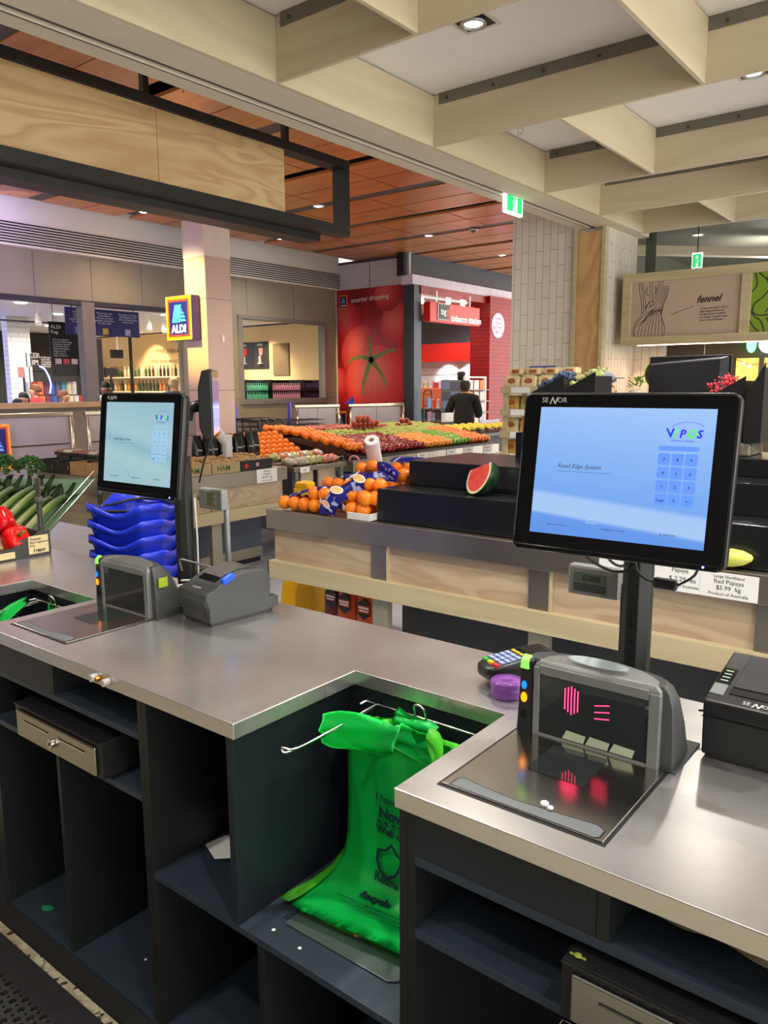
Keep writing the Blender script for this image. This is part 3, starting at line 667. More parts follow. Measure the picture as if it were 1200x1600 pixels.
def monitor(label, loc, rot, scr, left=False):
    t = thing('pos_monitor', label, 'monitor', loc, rot); K = dict(local=True); f = -.0006
    prof = rr(-.187, .187, -.147, .141, .016)
    rings = []
    for y, s_ in ((.0, 1), (.018, 1), (.034, .93), (.046, .74)): rings.append([(x*s_, y, z*s_-.004*(1-s_)) for x, z in prof])
    part(t, 'casing', MB().loft(rings), BLKMON, .0025, True, **K)
    part(t, 'front_glass', MB().prism(rr(-.183, .183, -.137, .137, .012), 'y', -.0015, -.0002), BLKG, .0006, **K)
    part(t, 'chin_bevel', MB().prism([(-.0025, -.146), (-.0025, -.1375), (.0, -.1372), (.0, -.147)], 'x', -.176, .176), BLKG, .001, **K)
    s_ = part(t, 'screen', MB().box(-.152, .152, -.0022, -.0016, -.114, .114), scr, **K)
    u, v = (1, 0, 0), (0, 0, 1)
    tk = dict(local=True, ext=.0001)
    senor(t, (-.152, -.0018, .1225), u, v, .013 if not left else .0125, name='brand_lettering', local=True, ext=.0001)
    sc = KEYB2 if left else KEYB
    yy = -.0026
    text(s_, 'Retail Edge System', .0105, (-.110, yy, .006), u, v, SCRTXT, shear=.3, **tk)
    part(s_, 'rule_line', MB().box(-.112, -.012, yy, -.0023, -.0005, .0), SCRTXT, **K)
    text(s_, 'V', .021, (.0765, yy, .0665), u, v, LOGOB, shear=-.1, bold=.0005, **tk); text(s_, '/', .021, (.087, yy, .0665), u, v, LOGOG, bold=.0006, **tk)
    text(s_, 'P', .0185, (.0965, yy, .0665), u, v, LOGOB, shear=.15, bold=.0005, **tk); text(s_, 'O', .0185, (.1085, yy, .0665), u, v, LOGOG, shear=.15, bold=.0005, **tk); text(s_, 'S', .0185, (.124, yy, .0665), u, v, LOGOB, shear=.15, bold=.0005, **tk)
    arc = MB()
    for k in range(12):
        a0, a1 = R(155-k*10), R(155-(k+1)*10)
        arc.quad(*[(.110+q*math.cos(a), yy, .0775+q*.5*math.sin(a)) for q, a in ((.028, a0), (.028, a1), (.0292, a1), (.0292, a0))])
    part(s_, 'logo_arc', arc, LOGOB, **K)
    text(s_, 'Software Solution', .0052, (.084, yy, .0595), u, v, LOGOB, shear=.2, **tk)
    part(s_, 'entry_field', MB().box(.066, .130, yy, -.0023, .044, .052), sc, **K)
    keys = ['7', '8', '9', '4', '5', '6', '1', '2', '3', 'Login', '0', '<-']
    for k, ch in enumerate(keys):
        cx = .076+.0218*(k % 3); cz = .030-.0225*(k//3)
        kk = part(s_, 'key', MB().prism(rr(cx-.0098, cx+.0098, cz-.0098, cz+.0098, .0025, 2), 'y', yy, -.0023), sc, **K)
        text(kk, ch, .0075 if len(ch) < 3 else .0062, (cx, yy-.0002, cz-.003), u, v, SCRTXT, align='CENTER', **tk)
    text(s_, 'www.senor.com.au', .005, (-.12, yy, -.098), u, v, SCRTXT, **tk); text(s_, 'sales@senor.com.au', .005, (-.02, yy, -.098), u, v, SCRTXT, **tk)
    text(s_, 'ID 00423001', .0052, (.08, yy, -.097), u, v, SCRTXT, **tk)
    text(s_, 'Senor\nSystems', .0065, (-.048, yy, -.083), u, v, KEYB2 if not left else KEYB, **tk)
    part(t, 'power_light', MB().cyl((.154, -.0012, -.1405), (.154, -.0036, -.1405), .0018, 12), mat('blue_led', (0, .1, 1), .4, emis=(.05, .15, 1, 1), es=9), **K)
    # bracket and knuckle behind
    part(t, 'mount_plate', MB().box(-.05, .05, .045, .055, -.05, .05), BLKMON, .002, **K)
    part(t, 'mount_arm', MB().tube([(-.008, .055, -.02), (-.008, .10, -.035), (-.008, .13, -.06)], .018, 10), BLKMON, smooth=True, **K)
    return t
mR = monitor('black point-of-sale touch monitor with bright blue login screen, over the right scanner', (-.509, 1.291, 1.398), (R(-9.4), 0, R(2.5)), SCR_R)
mL = monitor('black point-of-sale touch monitor with pale teal reflections, over the left scanner', (-1.89, 1.28, 1.395), (R(-7), 0, R(1.4)), SCR_L, True)

POLEM = mat('pole_black', S(36, 38, 38), .45, .2, .08, 20)
def pole(x, y, top, label):
    t = thing('monitor_pole', label, 'pole', (x, y, .9))
    oc = [(x+.029*math.cos(R(22.5+45*k)), y+.029*math.sin(R(22.5+45*k))) for k in range(8)]
    part(t, 'column', MB().prism(oc, 'z', .904, top), POLEM, .002)
    part(t, 'base_flange', MB().box(x-.05, x+.05, y-.04, y+.04, .9002, .904), POLEM, .001)
    h_ = MB(); a = R(-70)
    for k in range(5):
        z = .96+k*.033; h_.cyl((x+.0, y-.024, z), (x+.0, y-.0278, z), .004, 10)
    part(t, 'screw_holes', h_, mat('hole_black', (.001, .001, .001), .9))
    part(t, 'tilt_head', MB().cyl((x-.03, y-.02, top-.01), (x+.03, y-.02, top-.01), .022, 16), POLEM, smooth=True)
    return t
pole(-.522, 1.452, 1.345, 'black octagonal steel pole carrying the right monitor')
pole(-1.925, 1.452, 1.345, 'black octagonal steel pole carrying the left monitor')
# white cable strip on the left pole
solo('power_cable', MB().tube([(-1.885, 1.462, 1.22), (-1.884, 1.465, 1.1), (-1.884, 1.463, .95), (-1.87, 1.46, .905)], .0035, 6), mat('cable_white', S(190, 190, 185), .5), 'thin pale cable running down behind the left pole', 'cable', smooth=True)

def bez(p, n=14):
    pts = []
    P = [Vector(q) for q in p]
    P = [P[0]]+P+[P[-1]]
    for i in range(1, len(P)-2):
        for k in range(n):
            t = k/n; a, b_, c, d = P[i-1], P[i], P[i+1], P[i+2]
            pts.append(.5*((2*b_)+(-a+c)*t+(2*a-5*b_+4*c-d)*t*t+(-a+3*b_-3*c+d)*t**3))
    pts.append(P[-2]); return pts
CBL = mat('cable_black', (.01, .01, .012), .45); CBB = mat('cable_blue', S(30, 100, 190), .5)
def cable(pts, r, m, label, name='cable'): return solo(name, MB().tube(bez(pts, 8), r, 7), m, label, 'cable', smooth=True)
cable([(-.585, 1.33, 1.262), (-.575, 1.37, 1.235), (-.545, 1.405, 1.225), (-.52, 1.41, 1.235), (-.505, 1.4, 1.26)], .0032, CBB, 'blue network cable looping under the right monitor')
cable([(-.60, 1.33, 1.265), (-.59, 1.37, 1.225), (-.55, 1.40, 1.200), (-.51, 1.41, 1.215), (-.49, 1.4, 1.26)], .0028, CBL, 'black cable looping lowest under the right monitor')
cable([(-.55, 1.33, 1.262), (-.545, 1.37, 1.225), (-.53, 1.40, 1.215), (-.51, 1.4, 1.255)], .0028, CBL, 'short black cable under the right monitor beside the blue one')
t = thing('usb_converter', 'black inline cable box hanging on a lead, right of the right pole', 'cable adapter', (-.445, 1.375, 1.19))
part(t, 'box', MB().box(-.468, -.424, 1.37, 1.384, 1.186, 1.207), BLK, .006); part(t, 'lead', MB().tube(bez([(-.50, 1.372, 1.262), (-.50, 1.375, 1.22), (-.485, 1.376, 1.202), (-.467, 1.377, 1.197)], 6), .0024, 6), CBL, smooth=True)
part(t, 'lead', MB().tube(bez([(-.425, 1.377, 1.197), (-.40, 1.37, 1.215), (-.385, 1.35, 1.235), (-.383, 1.33, 1.262)], 6), .0024, 6), CBL, smooth=True)
part(t, 'ferrite', MB().ball((-.498, 1.372, 1.245), .008), BLK, smooth=True)
cable([(-1.93, 1.32, 1.262), (-1.915, 1.36, 1.236), (-1.88, 1.38, 1.232), (-1.85, 1.37, 1.262)], .0028, CBL, 'black cable looping under the left monitor')
cable([(-1.90, 1.32, 1.262), (-1.88, 1.36, 1.225), (-1.85, 1.38, 1.215), (-1.82, 1.36, 1.262)], .0028, CBL, 'black cable with a plug, right under the left monitor')
cable([(-.395, 1.45, .945), (-.36, 1.47, .942), (-.30, 1.5, .93), (-.25, 1.52, .92)], .0022, CBL, 'thin black lead running from right scanner to the printer')
solo('network_cable', MB().tube([(-1.84+.035*math.cos(k*.5)*(1-.003*k), 1.385+.03*math.sin(k*.5), .906+.0011*k) for k in range(70)], .0032, 6), mat('cable_white', S(190, 190, 185), .5), 'coiled white cable between left scanner and left printer', 'cable', smooth=True)
cable([(-1.905, 1.42, 1.0), (-1.90, 1.41, 1.035), (-1.87, 1.42, 1.035), (-1.78, 1.47, 1.01), (-1.71, 1.52, .985)], .003, mat('cable_grey', S(120, 120, 120), .5), 'grey cable arching from left pole down to left printer')

# customer display of the left till, seen nearly edge-on
cd = thing('customer_display', 'slim black customer display facing away, beside the left monitor', 'monitor', (-1.865, 1.535, 1.497), (0, 0, R(136.4)))
K = dict(local=True)
part(cd, 'casing', MB().prism([(-.004, -.098), (.022, -.094), (.034, -.06), (.034, .05), (.022, .098), (-.004, .104)], 'x', -.14, .14), BLK, .003, **K)
part(cd, 'screen_glass', MB().box(-.136, .136, -.0055, -.0045, -.094, .1), BLKG, **K)
CDS = gradient_screen('screen_customer', [(0, S(220, 120, 30)), (.12, S(230, 160, 60)), (.16, S(150, 150, 190)), (.5, S(140, 140, 190)), (.56, S(120, 100, 125)), (.9, S(120, 104, 120)), (1, S(100, 50, 60))], .7, 0)
part(cd, 'screen', MB().box(-.125, .125, -.0062, -.0056, -.085, .078), CDS, **K)
part(cd, 'mount_arm', MB().tube([(-.02, .034, 0), (-.02, .07, -.01), (-.01, .08, -.04)], .018, 8), BLK, smooth=True, **K)
cable([(-1.80, 1.46, 1.40), (-1.805, 1.455, 1.36), (-1.815, 1.45, 1.34), (-1.85, 1.455, 1.27)], .003, CBL, 'black lead hanging from the slim customer display')

# --- receipt printers
def printer_R():
    x0, x1, y0 = -.362, -.217, 1.353
    t = thing('receipt_printer', 'black receipt printer with white brand lettering, right of the right scanner', 'printer', (-.29, 1.45, .9))
    prof = [(y0+.004, .906), (y0+.19, .906), (y0+.192, 1.035), (y0+.186, 1.043), (y0+.05, 1.02), (y0, 1.008), (y0-.002, .985), (y0+.0, .98)]
    part(t, 'body', MB().prism(prof, 'x', x0, x1), BLK, .004)
    part(t, 'base', MB().box(x0+.006, x1-.006, y0+.008, y0+.19, .9005, .908), BLK)
    sl_ = (1.02-1.008)/.05
    tz = lambda y: (1.008+(y-y0)*sl_ if y < y0+.05 else 1.02+(y-y0-.05)*.023/.136)
    def top(xa, xb, ya, yb_, d, e): return MB().add([(xa, ya, tz(ya)+d), (xb, ya, tz(ya)+d), (xb, yb_, tz(yb_)+d), (xa, yb_, tz(yb_)+d), (xa, ya, tz(ya)+e), (xb, ya, tz(ya)+e), (xb, yb_, tz(yb_)+e), (xa, yb_, tz(yb_)+e)], [(0, 3, 2, 1), (4, 5, 6, 7), (0, 1, 5, 4), (1, 2, 6, 5), (2, 3, 7, 6), (3, 0, 4, 7)])
    part(t, 'lid', top(x0+.034, x1-.004, y0+.052, y0+.17, -.002, .0035), DGREYB, .002)
    part(t, 'paper_slot', top(x0+.034, x1-.004, y0+.030, y0+.049, -.002, .0016), BLKG, .001)
    part(t, 'feed_button', top(x0+.003, x0+.026, y0+.022, y0+.056, -.002, .002), mat('button_grey', S(112, 116, 118), .5), .001)
    ip = part(t, 'indicator_panel', top(x0+.003, x0+.028, y0+.060, y0+.118, -.002, .0012), BLKG, .001)
    g = MB()
    for k in range(4): g2 = top(x0+.009, x0+.022, y0+.068+k*.012, y0+.0705+k*.012, .0012, .0018); g.bm.from_mesh(_tmp(g2))
    part(ip, 'indicator_marks', g, mat('mark_pale', S(170, 196, 180), .5))
    o = Vector((x0+.060, y0+.010, tz(y0+.010)+.0006)); v = Vector((0, .05, tz(y0+.05)-tz(y0)))
    senor(t, o, (1, 0, 0), v, .0135, name='brand_lettering', ext=.0003)
    part(t, 'front_seam', MB().box(x0-.0004, x1+.0004, y0-.0024, y0, .978, .9795), mat('speaker_black', (.002, .002, .002), .9))
    return t
def _tmp(mb):
    me = D.meshes.new('tmp'); mb.bm.to_mesh(me); mb.bm.free(); return me
DGREYB = mat('printer_lid', S(38, 39, 44), .5, 0, .08, 40, .2, 800)
printer_R()
def printer_L():
    # local frame: front left bottom corner at origin, x along the front, y back
    t = thing('receipt_printer', 'dark grey receipt printer with blue lever, on the worktop behind the left scanner', 'printer', (-1.78, 1.322, .9), (0, 0, R(-6)))
    K = dict(local=True); W = .14
    prof = [(0, .008), (.0, .045), (-.012, .078), (-.010, .094), (.02, .104), (.07, .128), (.12, .138), (.17, .137), (.20, .125), (.208, .10), (.203, .008)]
    part(t, 'body', MB().prism(prof, 'x', 0, W), DGREY, .004, **K)
    part(t, 'base', MB().box(.004, W-.004, .006, .2, .0005, .01), BLK, **K)
    part(t, 'front_lip', MB().prism([(-.0145, .072), (-.0135, .078), (-.0105, .0785), (-.001, .05), (-.003, .044)], 'x', .006, W-.006), DGREY, .001, **K)
    zt = lambda y: .104+(y-.02)*.024/.05 if y < .07 else .128+(y-.07)*.2
    part(t, 'top_cover', MB().prism([(.045, zt(.045)), (.07, .1285), (.12, .1385), (.16, .1382), (.16, .142), (.12, .1425), (.07, .132), (.045, zt(.045)+.003)], 'x', .012, W-.03), mat('cover_grey', S(70, 68, 64), .5), .001, **K)
    part(t, 'paper_slot', MB().prism([(.04, zt(.04)+.0005), (.058, zt(.058)+.002), (.058, zt(.058)+.0045), (.04, zt(.04)+.003)], 'x', .028, .11), BLKG, **K)
    part(t, 'blue_lever', MB().prism([(.045, .108), (.085, .122), (.085, .139), (.07, .1385), (.045, .126)], 'x', W-.014, W+.002), mat('lever_blue', S(20, 80, 210), .4), .004, **K)
    part(t, 'power_port', MB().box(W-.028, W-.016, -.0018, .002, .022, .042), BLK, .001, **K)
    senor(t, (.048, .004, .1005), (1, 0, 0), (0, .05, .012), .011, name='brand_lettering', local=True, ext=.0003)
    part(t, 'cable_cover', MB().box(.02, W-.004, .203, .238, .012, .045), DGREY, .002, **K)
    for x in (.03, .1): part(t, 'foot', MB().box(x, x+.015, .21, .23, .0002, .012), BLK, **K)
    return t
printer_L()

# --- card terminal, purple tub
et = thing('card_terminal', 'black card payment terminal with coloured keys, left of the right scanner', 'card terminal', (-.80, 1.475, .9), (0, 0, R(62)))
K = dict(local=True)
prof = []
import itertools
def tr(x): return .012*math.sin(PI*min(1, max(0, (x+.09)/.18)))
rings = []
for x, hw, zb, ztp in ((-.085, .012, .028, .040), (-.078, .028, .018, .046), (-.05, .038, .010, .052), (0, .042, .004, .058), (.05, .041, .004, .062), (.088, .036, .006, .064), (.093, .028, .015, .060)):
    rings.append([(x, -hw, zb+.006), (x, -hw*.8, zb), (x, hw*.8, zb), (x, hw, zb+.006), (x, hw, ztp-.006), (x, hw*.9, ztp), (x, -hw*.9, ztp), (x, -hw, ztp-.006)])
part(et, 'body', MB().loft(rings), BLK, .003, True, local=True)
ES = lambda x: .052+(x+.05)*.11
cols = [S(210, 40, 30), S(240, 190, 20), S(40, 170, 60)]
for k, c in enumerate(cols):
    part(et, 'action_key', MB().box(-.066, -.056, -.030+k*.021, -.014+k*.021, ES(-.061)-.003, ES(-.061)+.004), mat('terminal_key_%d' % k, c, .4), .001, **K)
KY = mat('keycap_lilac', S(150, 165, 220), .4)
for i in range(4):
    for j in range(3): part(et, 'number_key', MB().box(-.050+i*.014, -.040+i*.014, -.028+j*.020, -.012+j*.020, ES(-.045+i*.014)-.003, ES(-.045+i*.014)+.0035), KY, .001, **K)
for j in range(4): part(et, 'function_key', MB().box(.010, .016, -.030+j*.0155, -.018+j*.0155, ES(.013)-.003, ES(.013)+.003), mat('keycap_yellow', S(225, 200, 60), .4), .001, **K)
part(et, 'display', MB().box(.025, .075, -.028, .028, ES(.05)-.006, ES(.05)+.0005), BLKG, **K)
part(et, 'stand_foot', MB().cyl((-.01, 0, .0003), (-.01, 0, .02), .032, 20), BLK, smooth=False, **K)

PUR = mat('purple_plastic', S(196, 120, 228), .12, 0, .05, 10, trans=.7, ior=1.4)
pu = thing('plastic_tub', 'round translucent purple tub with lid, beside the right scanner', 'tub', (-.768, 1.387, .9))
c = (-.768, 1.387, .9003)
part(pu, 'tub', MB().lathe([(.001, 0), (.031, 0), (.033, .002), (.0335, .026), (.030, .026), (.029, .004), (.001, .004)], c, 36), PUR, smooth=True)
part(pu, 'lid', MB().lathe([(.0342, .020), (.0348, .032), (.033, .036), (.001, .0365), (.001, .034), (.0315, .033), (.0336, .020)], c, 36), PUR, smooth=True)
part(pu, 'purple_contents', MB().lathe([(.001, .005), (.026, .005), (.03, .016), (.001, .018)], c, 20), mat('purple_sponge', S(120, 50, 170), .8))

# --- produce scales displays on poles
def scale_display(x, y, z, label, front):
    t = thing('scale_display', label, 'scale display', (x, y, .9))
    part(t, 'post', MB().cyl((x+.045, y+.012, .9), (x+.045, y+.012, z), .009, 12) if not front else MB().cyl((x+.06, y+.014, .9), (x+.06, y+.014, z), .009, 12), GREYP if not front else POLEM, smooth=True)
    h_ = part(t, 'housing', MB().box(x-.055, x+.055, y-.014, y+.014, z-.032, z+.032), mat('scale_grey', S(128, 130, 128), .45, .1), .006)
    if front:
        part(h_, 'display_window', MB().box(x-.041, x+.029, y-.0150, y-.0138, z-.002, z+.017), mat('lcd_green', S(92, 104, 96), .25))
        text(h_, '0.000', .0175, (x-.022, y-.0152, z+.001), (1, 0, 0), (0, 0, 1), INK, name='display_digits', shear=.1)
        part(h_, 'name_strip', MB().box(x-.041, x+.029, y-.0150, y-.0138, z-.022, z-.005), mat('strip_slate', S(62, 68, 70), .4))
    else:
        part(h_, 'rating_label', MB().box(x-.02, x+.03, y-.0150, y-.0138, z-.024, z+.024), mat('label_olive', S(150, 152, 122), .5))
        lb = MB()
        for k in range(7): lb.box(x-.015, x+.026-.006*(k % 3), y-.0154, y-.0150, z-.019+k*.006, z-.0165+k*.006)
        part(h_, 'label_print', lb, INK)
        part(h_, 'pivot', MB().ball((x-.055, y, z+.002), .016), GREYP, smooth=True)
    return t
scale_display(-.630, 1.5, 1.149, 'grey weight display reading zeros, left of the right pole', True)
scale_display(-1.868, 1.52, 1.212, 'grey weight display seen from its labelled back, right of left pole', False)

# --- wire bag rack and green carrier bags
def rack(dx, dy, label, glabel=None):
    t = thing('bag_rack', label, 'bag rack', (-.93+dx, 1.31+dy, .83))
    r = .0028
    def X(p): return [(a+dx, b_+dy, c_) for a, b_, c_ in p]
    part(t, 'back_rail', MB().tube(X([(-1.07, 1.285, .845), (-.755, 1.285, .845)]), r, 8), CHROME, smooth=True)
    part(t, 'back_rail', MB().tube(X([(-1.07, 1.31, .845), (-1.07, 1.262, .845)]), r, 8).tube(X([(-.78, 1.31, .845), (-.78, 1.262, .845)]), r, 8), CHROME, smooth=True)
    for sx, yo_ in ((-1.045, 0), (-.765, .06)):
        part(t, 'side_arm', MB().tube(X(bez([(sx, 1.30, .838), (sx, 1.17+yo_, .832), (sx-.012, 1.03+yo_, .826), (sx-.02, 1.012+yo_, .838), (sx-.006, 1.01+yo_, .842), (sx+.002, 1.03+yo_, .836), (sx+.006, 1.10+yo_, .838), (sx+.006, 1.30, .846)], 6)), r, 8), CHROME, smooth=True)
    part(t, 'centre_hook', MB().tube(X(bez([(-.914, 1.285, .845), (-.914, 1.262, .845), (-.914, 1.256, .87), (-.911, 1.25, .886), (-.900, 1.247, .892), (-.889, 1.25, .886), (-.886, 1.256, .87), (-.886, 1.262, .845), (-.886, 1.285, .845)], 6)), r, 8), CHROME, smooth=True)
    return t
rack(0, 0, 'chrome wire bag rack holding the hanging green bags, in the middle bag well')
rack(-1.436, -.02, 'chrome wire bag rack in the left bag well')
GB1 = mat('green_bag_film', S(20, 222, 98), .35, 0, .04, 5, trans=.0, sss=.0); GB2 = mat('light_green_bag_film', S(90, 214, 50), .35, 0, .05, 5)
def bag_body(x0, x1, yo, flare, zend, thick=.0012, ph=0., top=True):
    """hanging film that curls forward on the shelf"""
    prof = [(1.244, .832), (1.243, .80), (1.243, .765), (1.243, .70), (1.242, .62), (1.238, .55), (1.226, .503), (1.195, .474), (1.14, .464), (1.09, .464), (1.05, zend)]
    nx = 26; grid = []
    for k, (y, z) in enumerate(prof):
        row = []
        for i in range(nx+1):
            t = i/nx; x = x0+(x1-x0)*t; fl = flare*max(0, (k-5)/5); x -= fl*(1-t)*.8
            w_ = .0022*math.sin(t*11+ph+k*.15)+.0012*math.sin(t*29+ph)
            if k < 3: w_ += (.006*math.sin(t*16)+.004*math.sin(t*37+1))*(3-k)/3
            yy = y+yo+(w_ if k < 7 else 0); zz = z+(w_*.6 if k >= 7 else 0)
            if k == 0: zz += .012*math.sin(PI*t)-.03*abs(2*t-1)**3
            if k >= 6: yy += .035*t*(k-5)/5; zz -= ph*.004
            row.append((x, yy, zz))
        grid.append(row)
    mb = MB(); n = nx+1
    mb.add([p for r in grid for p in r], [(k*n+i, k*n+i+1, (k+1)*n+i+1, (k+1)*n+i) for k in range(len(grid)-1) for i in range(nx)])
    bmesh.ops.solidify(mb.bm, geom=list(mb.bm.faces), thickness=thick)
    return mb
bags = thing('carrier_bag_stack', 'bright green plastic carrier bags with dark print, hanging in the middle well', 'carrier bag', (-.93, 1.22, .44))
bb = part(bags, 'front_bag', bag_body(-1.082, -.765, -.012, .01, .470), GB1, smooth=True)
def film(pts, nu=10, m=GB1, name='handle', parent=bags, th=.001, wav=.004, sag=.012):
    """pts: list of (first, second) edge pairs"""
    mb = MB(); rows = []
    P0 = bez([p[0] for p in pts], 4); P1 = bez([p[1] for p in pts], 4)
    for a, b_ in zip(P0, P1):
        rows.append([a.lerp(b_, i/nu)+Vector((0, -sag*math.sin(PI*i/nu)-wav*math.sin(i*1.3+a.x*40), wav*.5*math.sin(i*1.1+a.x*30))) for i in range(nu+1)])
    n = nu+1
    mb.add([tuple(p) for r in rows for p in r], [(k*n+i, k*n+i+1, (k+1)*n+i+1, (k+1)*n+i) for k in range(len(rows)-1) for i in range(nu)])
    bmesh.ops.solidify(mb.bm, geom=list(mb.bm.faces), thickness=th)
    return part(parent, name, mb, m, smooth=True)
film([((-1.066, 1.14, .868), (-1.082, 1.15, .795)), ((-1.045, 1.165, .870), (-1.062, 1.165, .782)), ((-1.010, 1.19, .862), (-1.035, 1.19, .775)), ((-.975, 1.222, .842), (-1.0, 1.222, .762)), ((-.93, 1.234, .845), (-.95, 1.232, .76))])
film([((-.93, 1.232, .852), (-.95, 1.230, .79)), ((-.90, 1.236, .846), (-.90, 1.231, .78)), ((-.86, 1.232, .842), (-.85, 1.229, .775)), ((-.82, 1.215, .846), (-.815, 1.215, .775))], name='shoulder', sag=.004)
film([((-.955, 1.250, .872), (-.955, 1.246, .835)), ((-.915, 1.253, .866), (-.915, 1.249, .83)), ((-.87, 1.250, .868), (-.87, 1.246, .83)), ((-.845, 1.245, .858), (-.85, 1.242, .825))], m=GB1, name='centre_tab', wav=.006)
film([((-.86, 1.236, .862), (-.85, 1.226, .815)), ((-.83, 1.22, .856), (-.825, 1.20, .80)), ((-.80, 1.19, .85), (-.80, 1.17, .79)), ((-.775, 1.16, .85), (-.782, 1.14, .79))], m=GB2, wav=.007)
bb2 = part(bags, 'light_bag', bag_body(-1.090, -.80, .004, .05, .462, ph=1), GB2, smooth=True)
bb3 = part(bags, 'light_bag', bag_body(-1.075, -.76, .010, .0, .452, ph=2), GB2, smooth=True)
BI = mat('bag_print', S(12, 40, 60), .6)
yp = 1.2205
for s_, h_, x_, z_, bd in (('I have', .024, -.992, .660, .0004), ('Nov', .034, -.985, .624, .0013), ('Well done', .024, -.991, .586, .0006)):
    text(bb, s_, h_, (x_, yp, z_), (1, 0, 0), (0, 0, 1), BI, name='bag_print', bold=bd)
ic = MB()
for k in range(4):
    cx = -.982+k*.018
    for j in range(14): ic.quad(*[(cx+q*math.cos(a), yp-.001, .611+q*math.sin(a)) for q, a in ((.0042, j*PI/7), (.0042, (j+1)*PI/7), (.0062, (j+1)*PI/7), (.0062, j*PI/7))])
    ic.box(cx-.003, cx+.003, yp, yp+.0003, .610, .614)
part(bb, 'bag_icons', ic, BI)
sh = MB(); o_ = [(-.945, .575), (-.962, .556), (-.984, .550), (-.983, .528), (-.970, .508), (-.948, .496), (-.925, .508), (-.914, .528), (-.912, .55), (-.93, .556)]
cx, cz = -.948, .535
for a, b_ in zip(o_, o_[1:]+o_[:1]):
    ia = (cx+(a[0]-cx)*.78, cz+(a[1]-cz)*.78); ib = (cx+(b_[0]-cx)*.78, cz+(b_[1]-cz)*.78)
    fy = lambda z: yp-.006-max(0, .552-z)*.30
    sh.quad(*[(q_[0], fy(q_[1]), q_[1]) for q_ in (a, b_, ib, ia)])
part(bb, 'shield_emblem', sh, BI)
text(bb, 'Reuse', .026, (-.98, 1.196, .488), (1, 0, 0), (0, .45, .85), BI, name='bag_print', bold=.0003, shear=-.2); text(bb, 'Recycle', .024, (-.985, 1.150, .4715), (1, .1, 0), (0, .97, .18), BI, name='bag_print', bold=.0008, shear=.1)
lt = MB()
for k in range(3): lt.quad((-1.03+k*.02, 1.132-k*.010, .4690), (-.83, 1.150-k*.010, .4690), (-.83, 1.1485-k*.010, .4690), (-1.03+k*.02, 1.1305-k*.010, .4690))
part(bb, 'small_print', lt, BI)
# left well bag tip
lbg = thing('carrier_bag_stack', 'green plastic carrier bags just showing in the left bag well', 'carrier bag', (-2.35, 1.2, .78))
film([((-2.52, 1.13, .80), (-2.40, 1.10, .79)), ((-2.50, 1.16, .84), (-2.39, 1.13, .835)), ((-2.45, 1.21, .875), (-2.38, 1.18, .872))], parent=lbg, m=GB1)
film([((-2.36, 1.235, .862), (-2.30, 1.225, .855)), ((-2.37, 1.238, .838), (-2.29, 1.22, .832))], m=GB1, name='centre_tab', parent=lbg)
film([((-2.50, 1.20, .80), (-2.25, 1.20, .80)), ((-2.50, 1.2, .5), (-2.25, 1.2, .5))], m=GB1, name='front_bag', parent=lbg)
# plate, scraps
solo('shelf_plate', MB().prism([(-1.075, 1.018), (-.805, 1.022), (-.79, 1.035), (-.79, 1.26), (-1.075, 1.26)], 'z', .4405, .4445), mat('plate_dark', S(86, 96, 96), .35, .4, .1, 6), 'thin dark metal plate lying on the bag well shelf, under the green bags', 'plate', bevel=.001)
solo('paper_scrap', MB().add([(-1.44+.004, 1.02+.08, .4406), (-1.37, 1.075, .4406), (-1.30, 1.11, .455), (-1.36, 1.18, .452), (-1.42, 1.15, .446)], [(0, 1, 2, 3, 4)]), PAPER, 'torn white paper scrap on shelf left of the middle bag well', 'paper scrap')
lf = MB().prism([(-2.09, 1.0), (-2.07, .992), (-2.052, 1.004), (-2.05, 1.016), (-2.07, 1.018)], 'z', .0365, .039)
solo('leaf_scrap', lf, mat('leaf_green', S(30, 140, 90), .5), 'small green leaf scrap on the bottom shelf of the left cabinet', 'leaf')
solo('leaf_scrap', MB().ball((-.40, .945, .7495), .006, (1, 1, .4), 7, 5).box(-.412, -.388, .943, .946, .7475, .7495), mat('leaf_yellow', S(150, 160, 70), .6), 'yellow green vegetable crumb on top of the right cash drawer', 'leaf')
cr = MB(); random.seed(3)
solo('crumb', MB().ball((-.93, 1.08, .4475), .008, (1, 1, .3), 8, 6).ball((-.918, 1.088, .447), .005, (1, 1, .3), 8, 6), mat('crumb_tan', S(196, 150, 110), .8), 'tan crumb in the middle of the dark plate below the bags', 'crumb')
for k, (x, y, z, lb) in enumerate([(-1.08, .99, .442, 'pale speck on bag well shelf, left of the dark plate corner'), (-1.0, .985, .442, 'pale speck on bag well shelf in front of the dark plate'), (-1.66, 1.06, .038, 'pale speck on the bottom shelf below the left cash drawer, front one'), (-1.60, 1.13, .038, 'pale speck on the bottom shelf below the left cash drawer, back one')]):
    solo('speck', MB().ball((x, y, z), .0045, (1, 1, .4), 6, 4), PAPER, lb, 'speck')
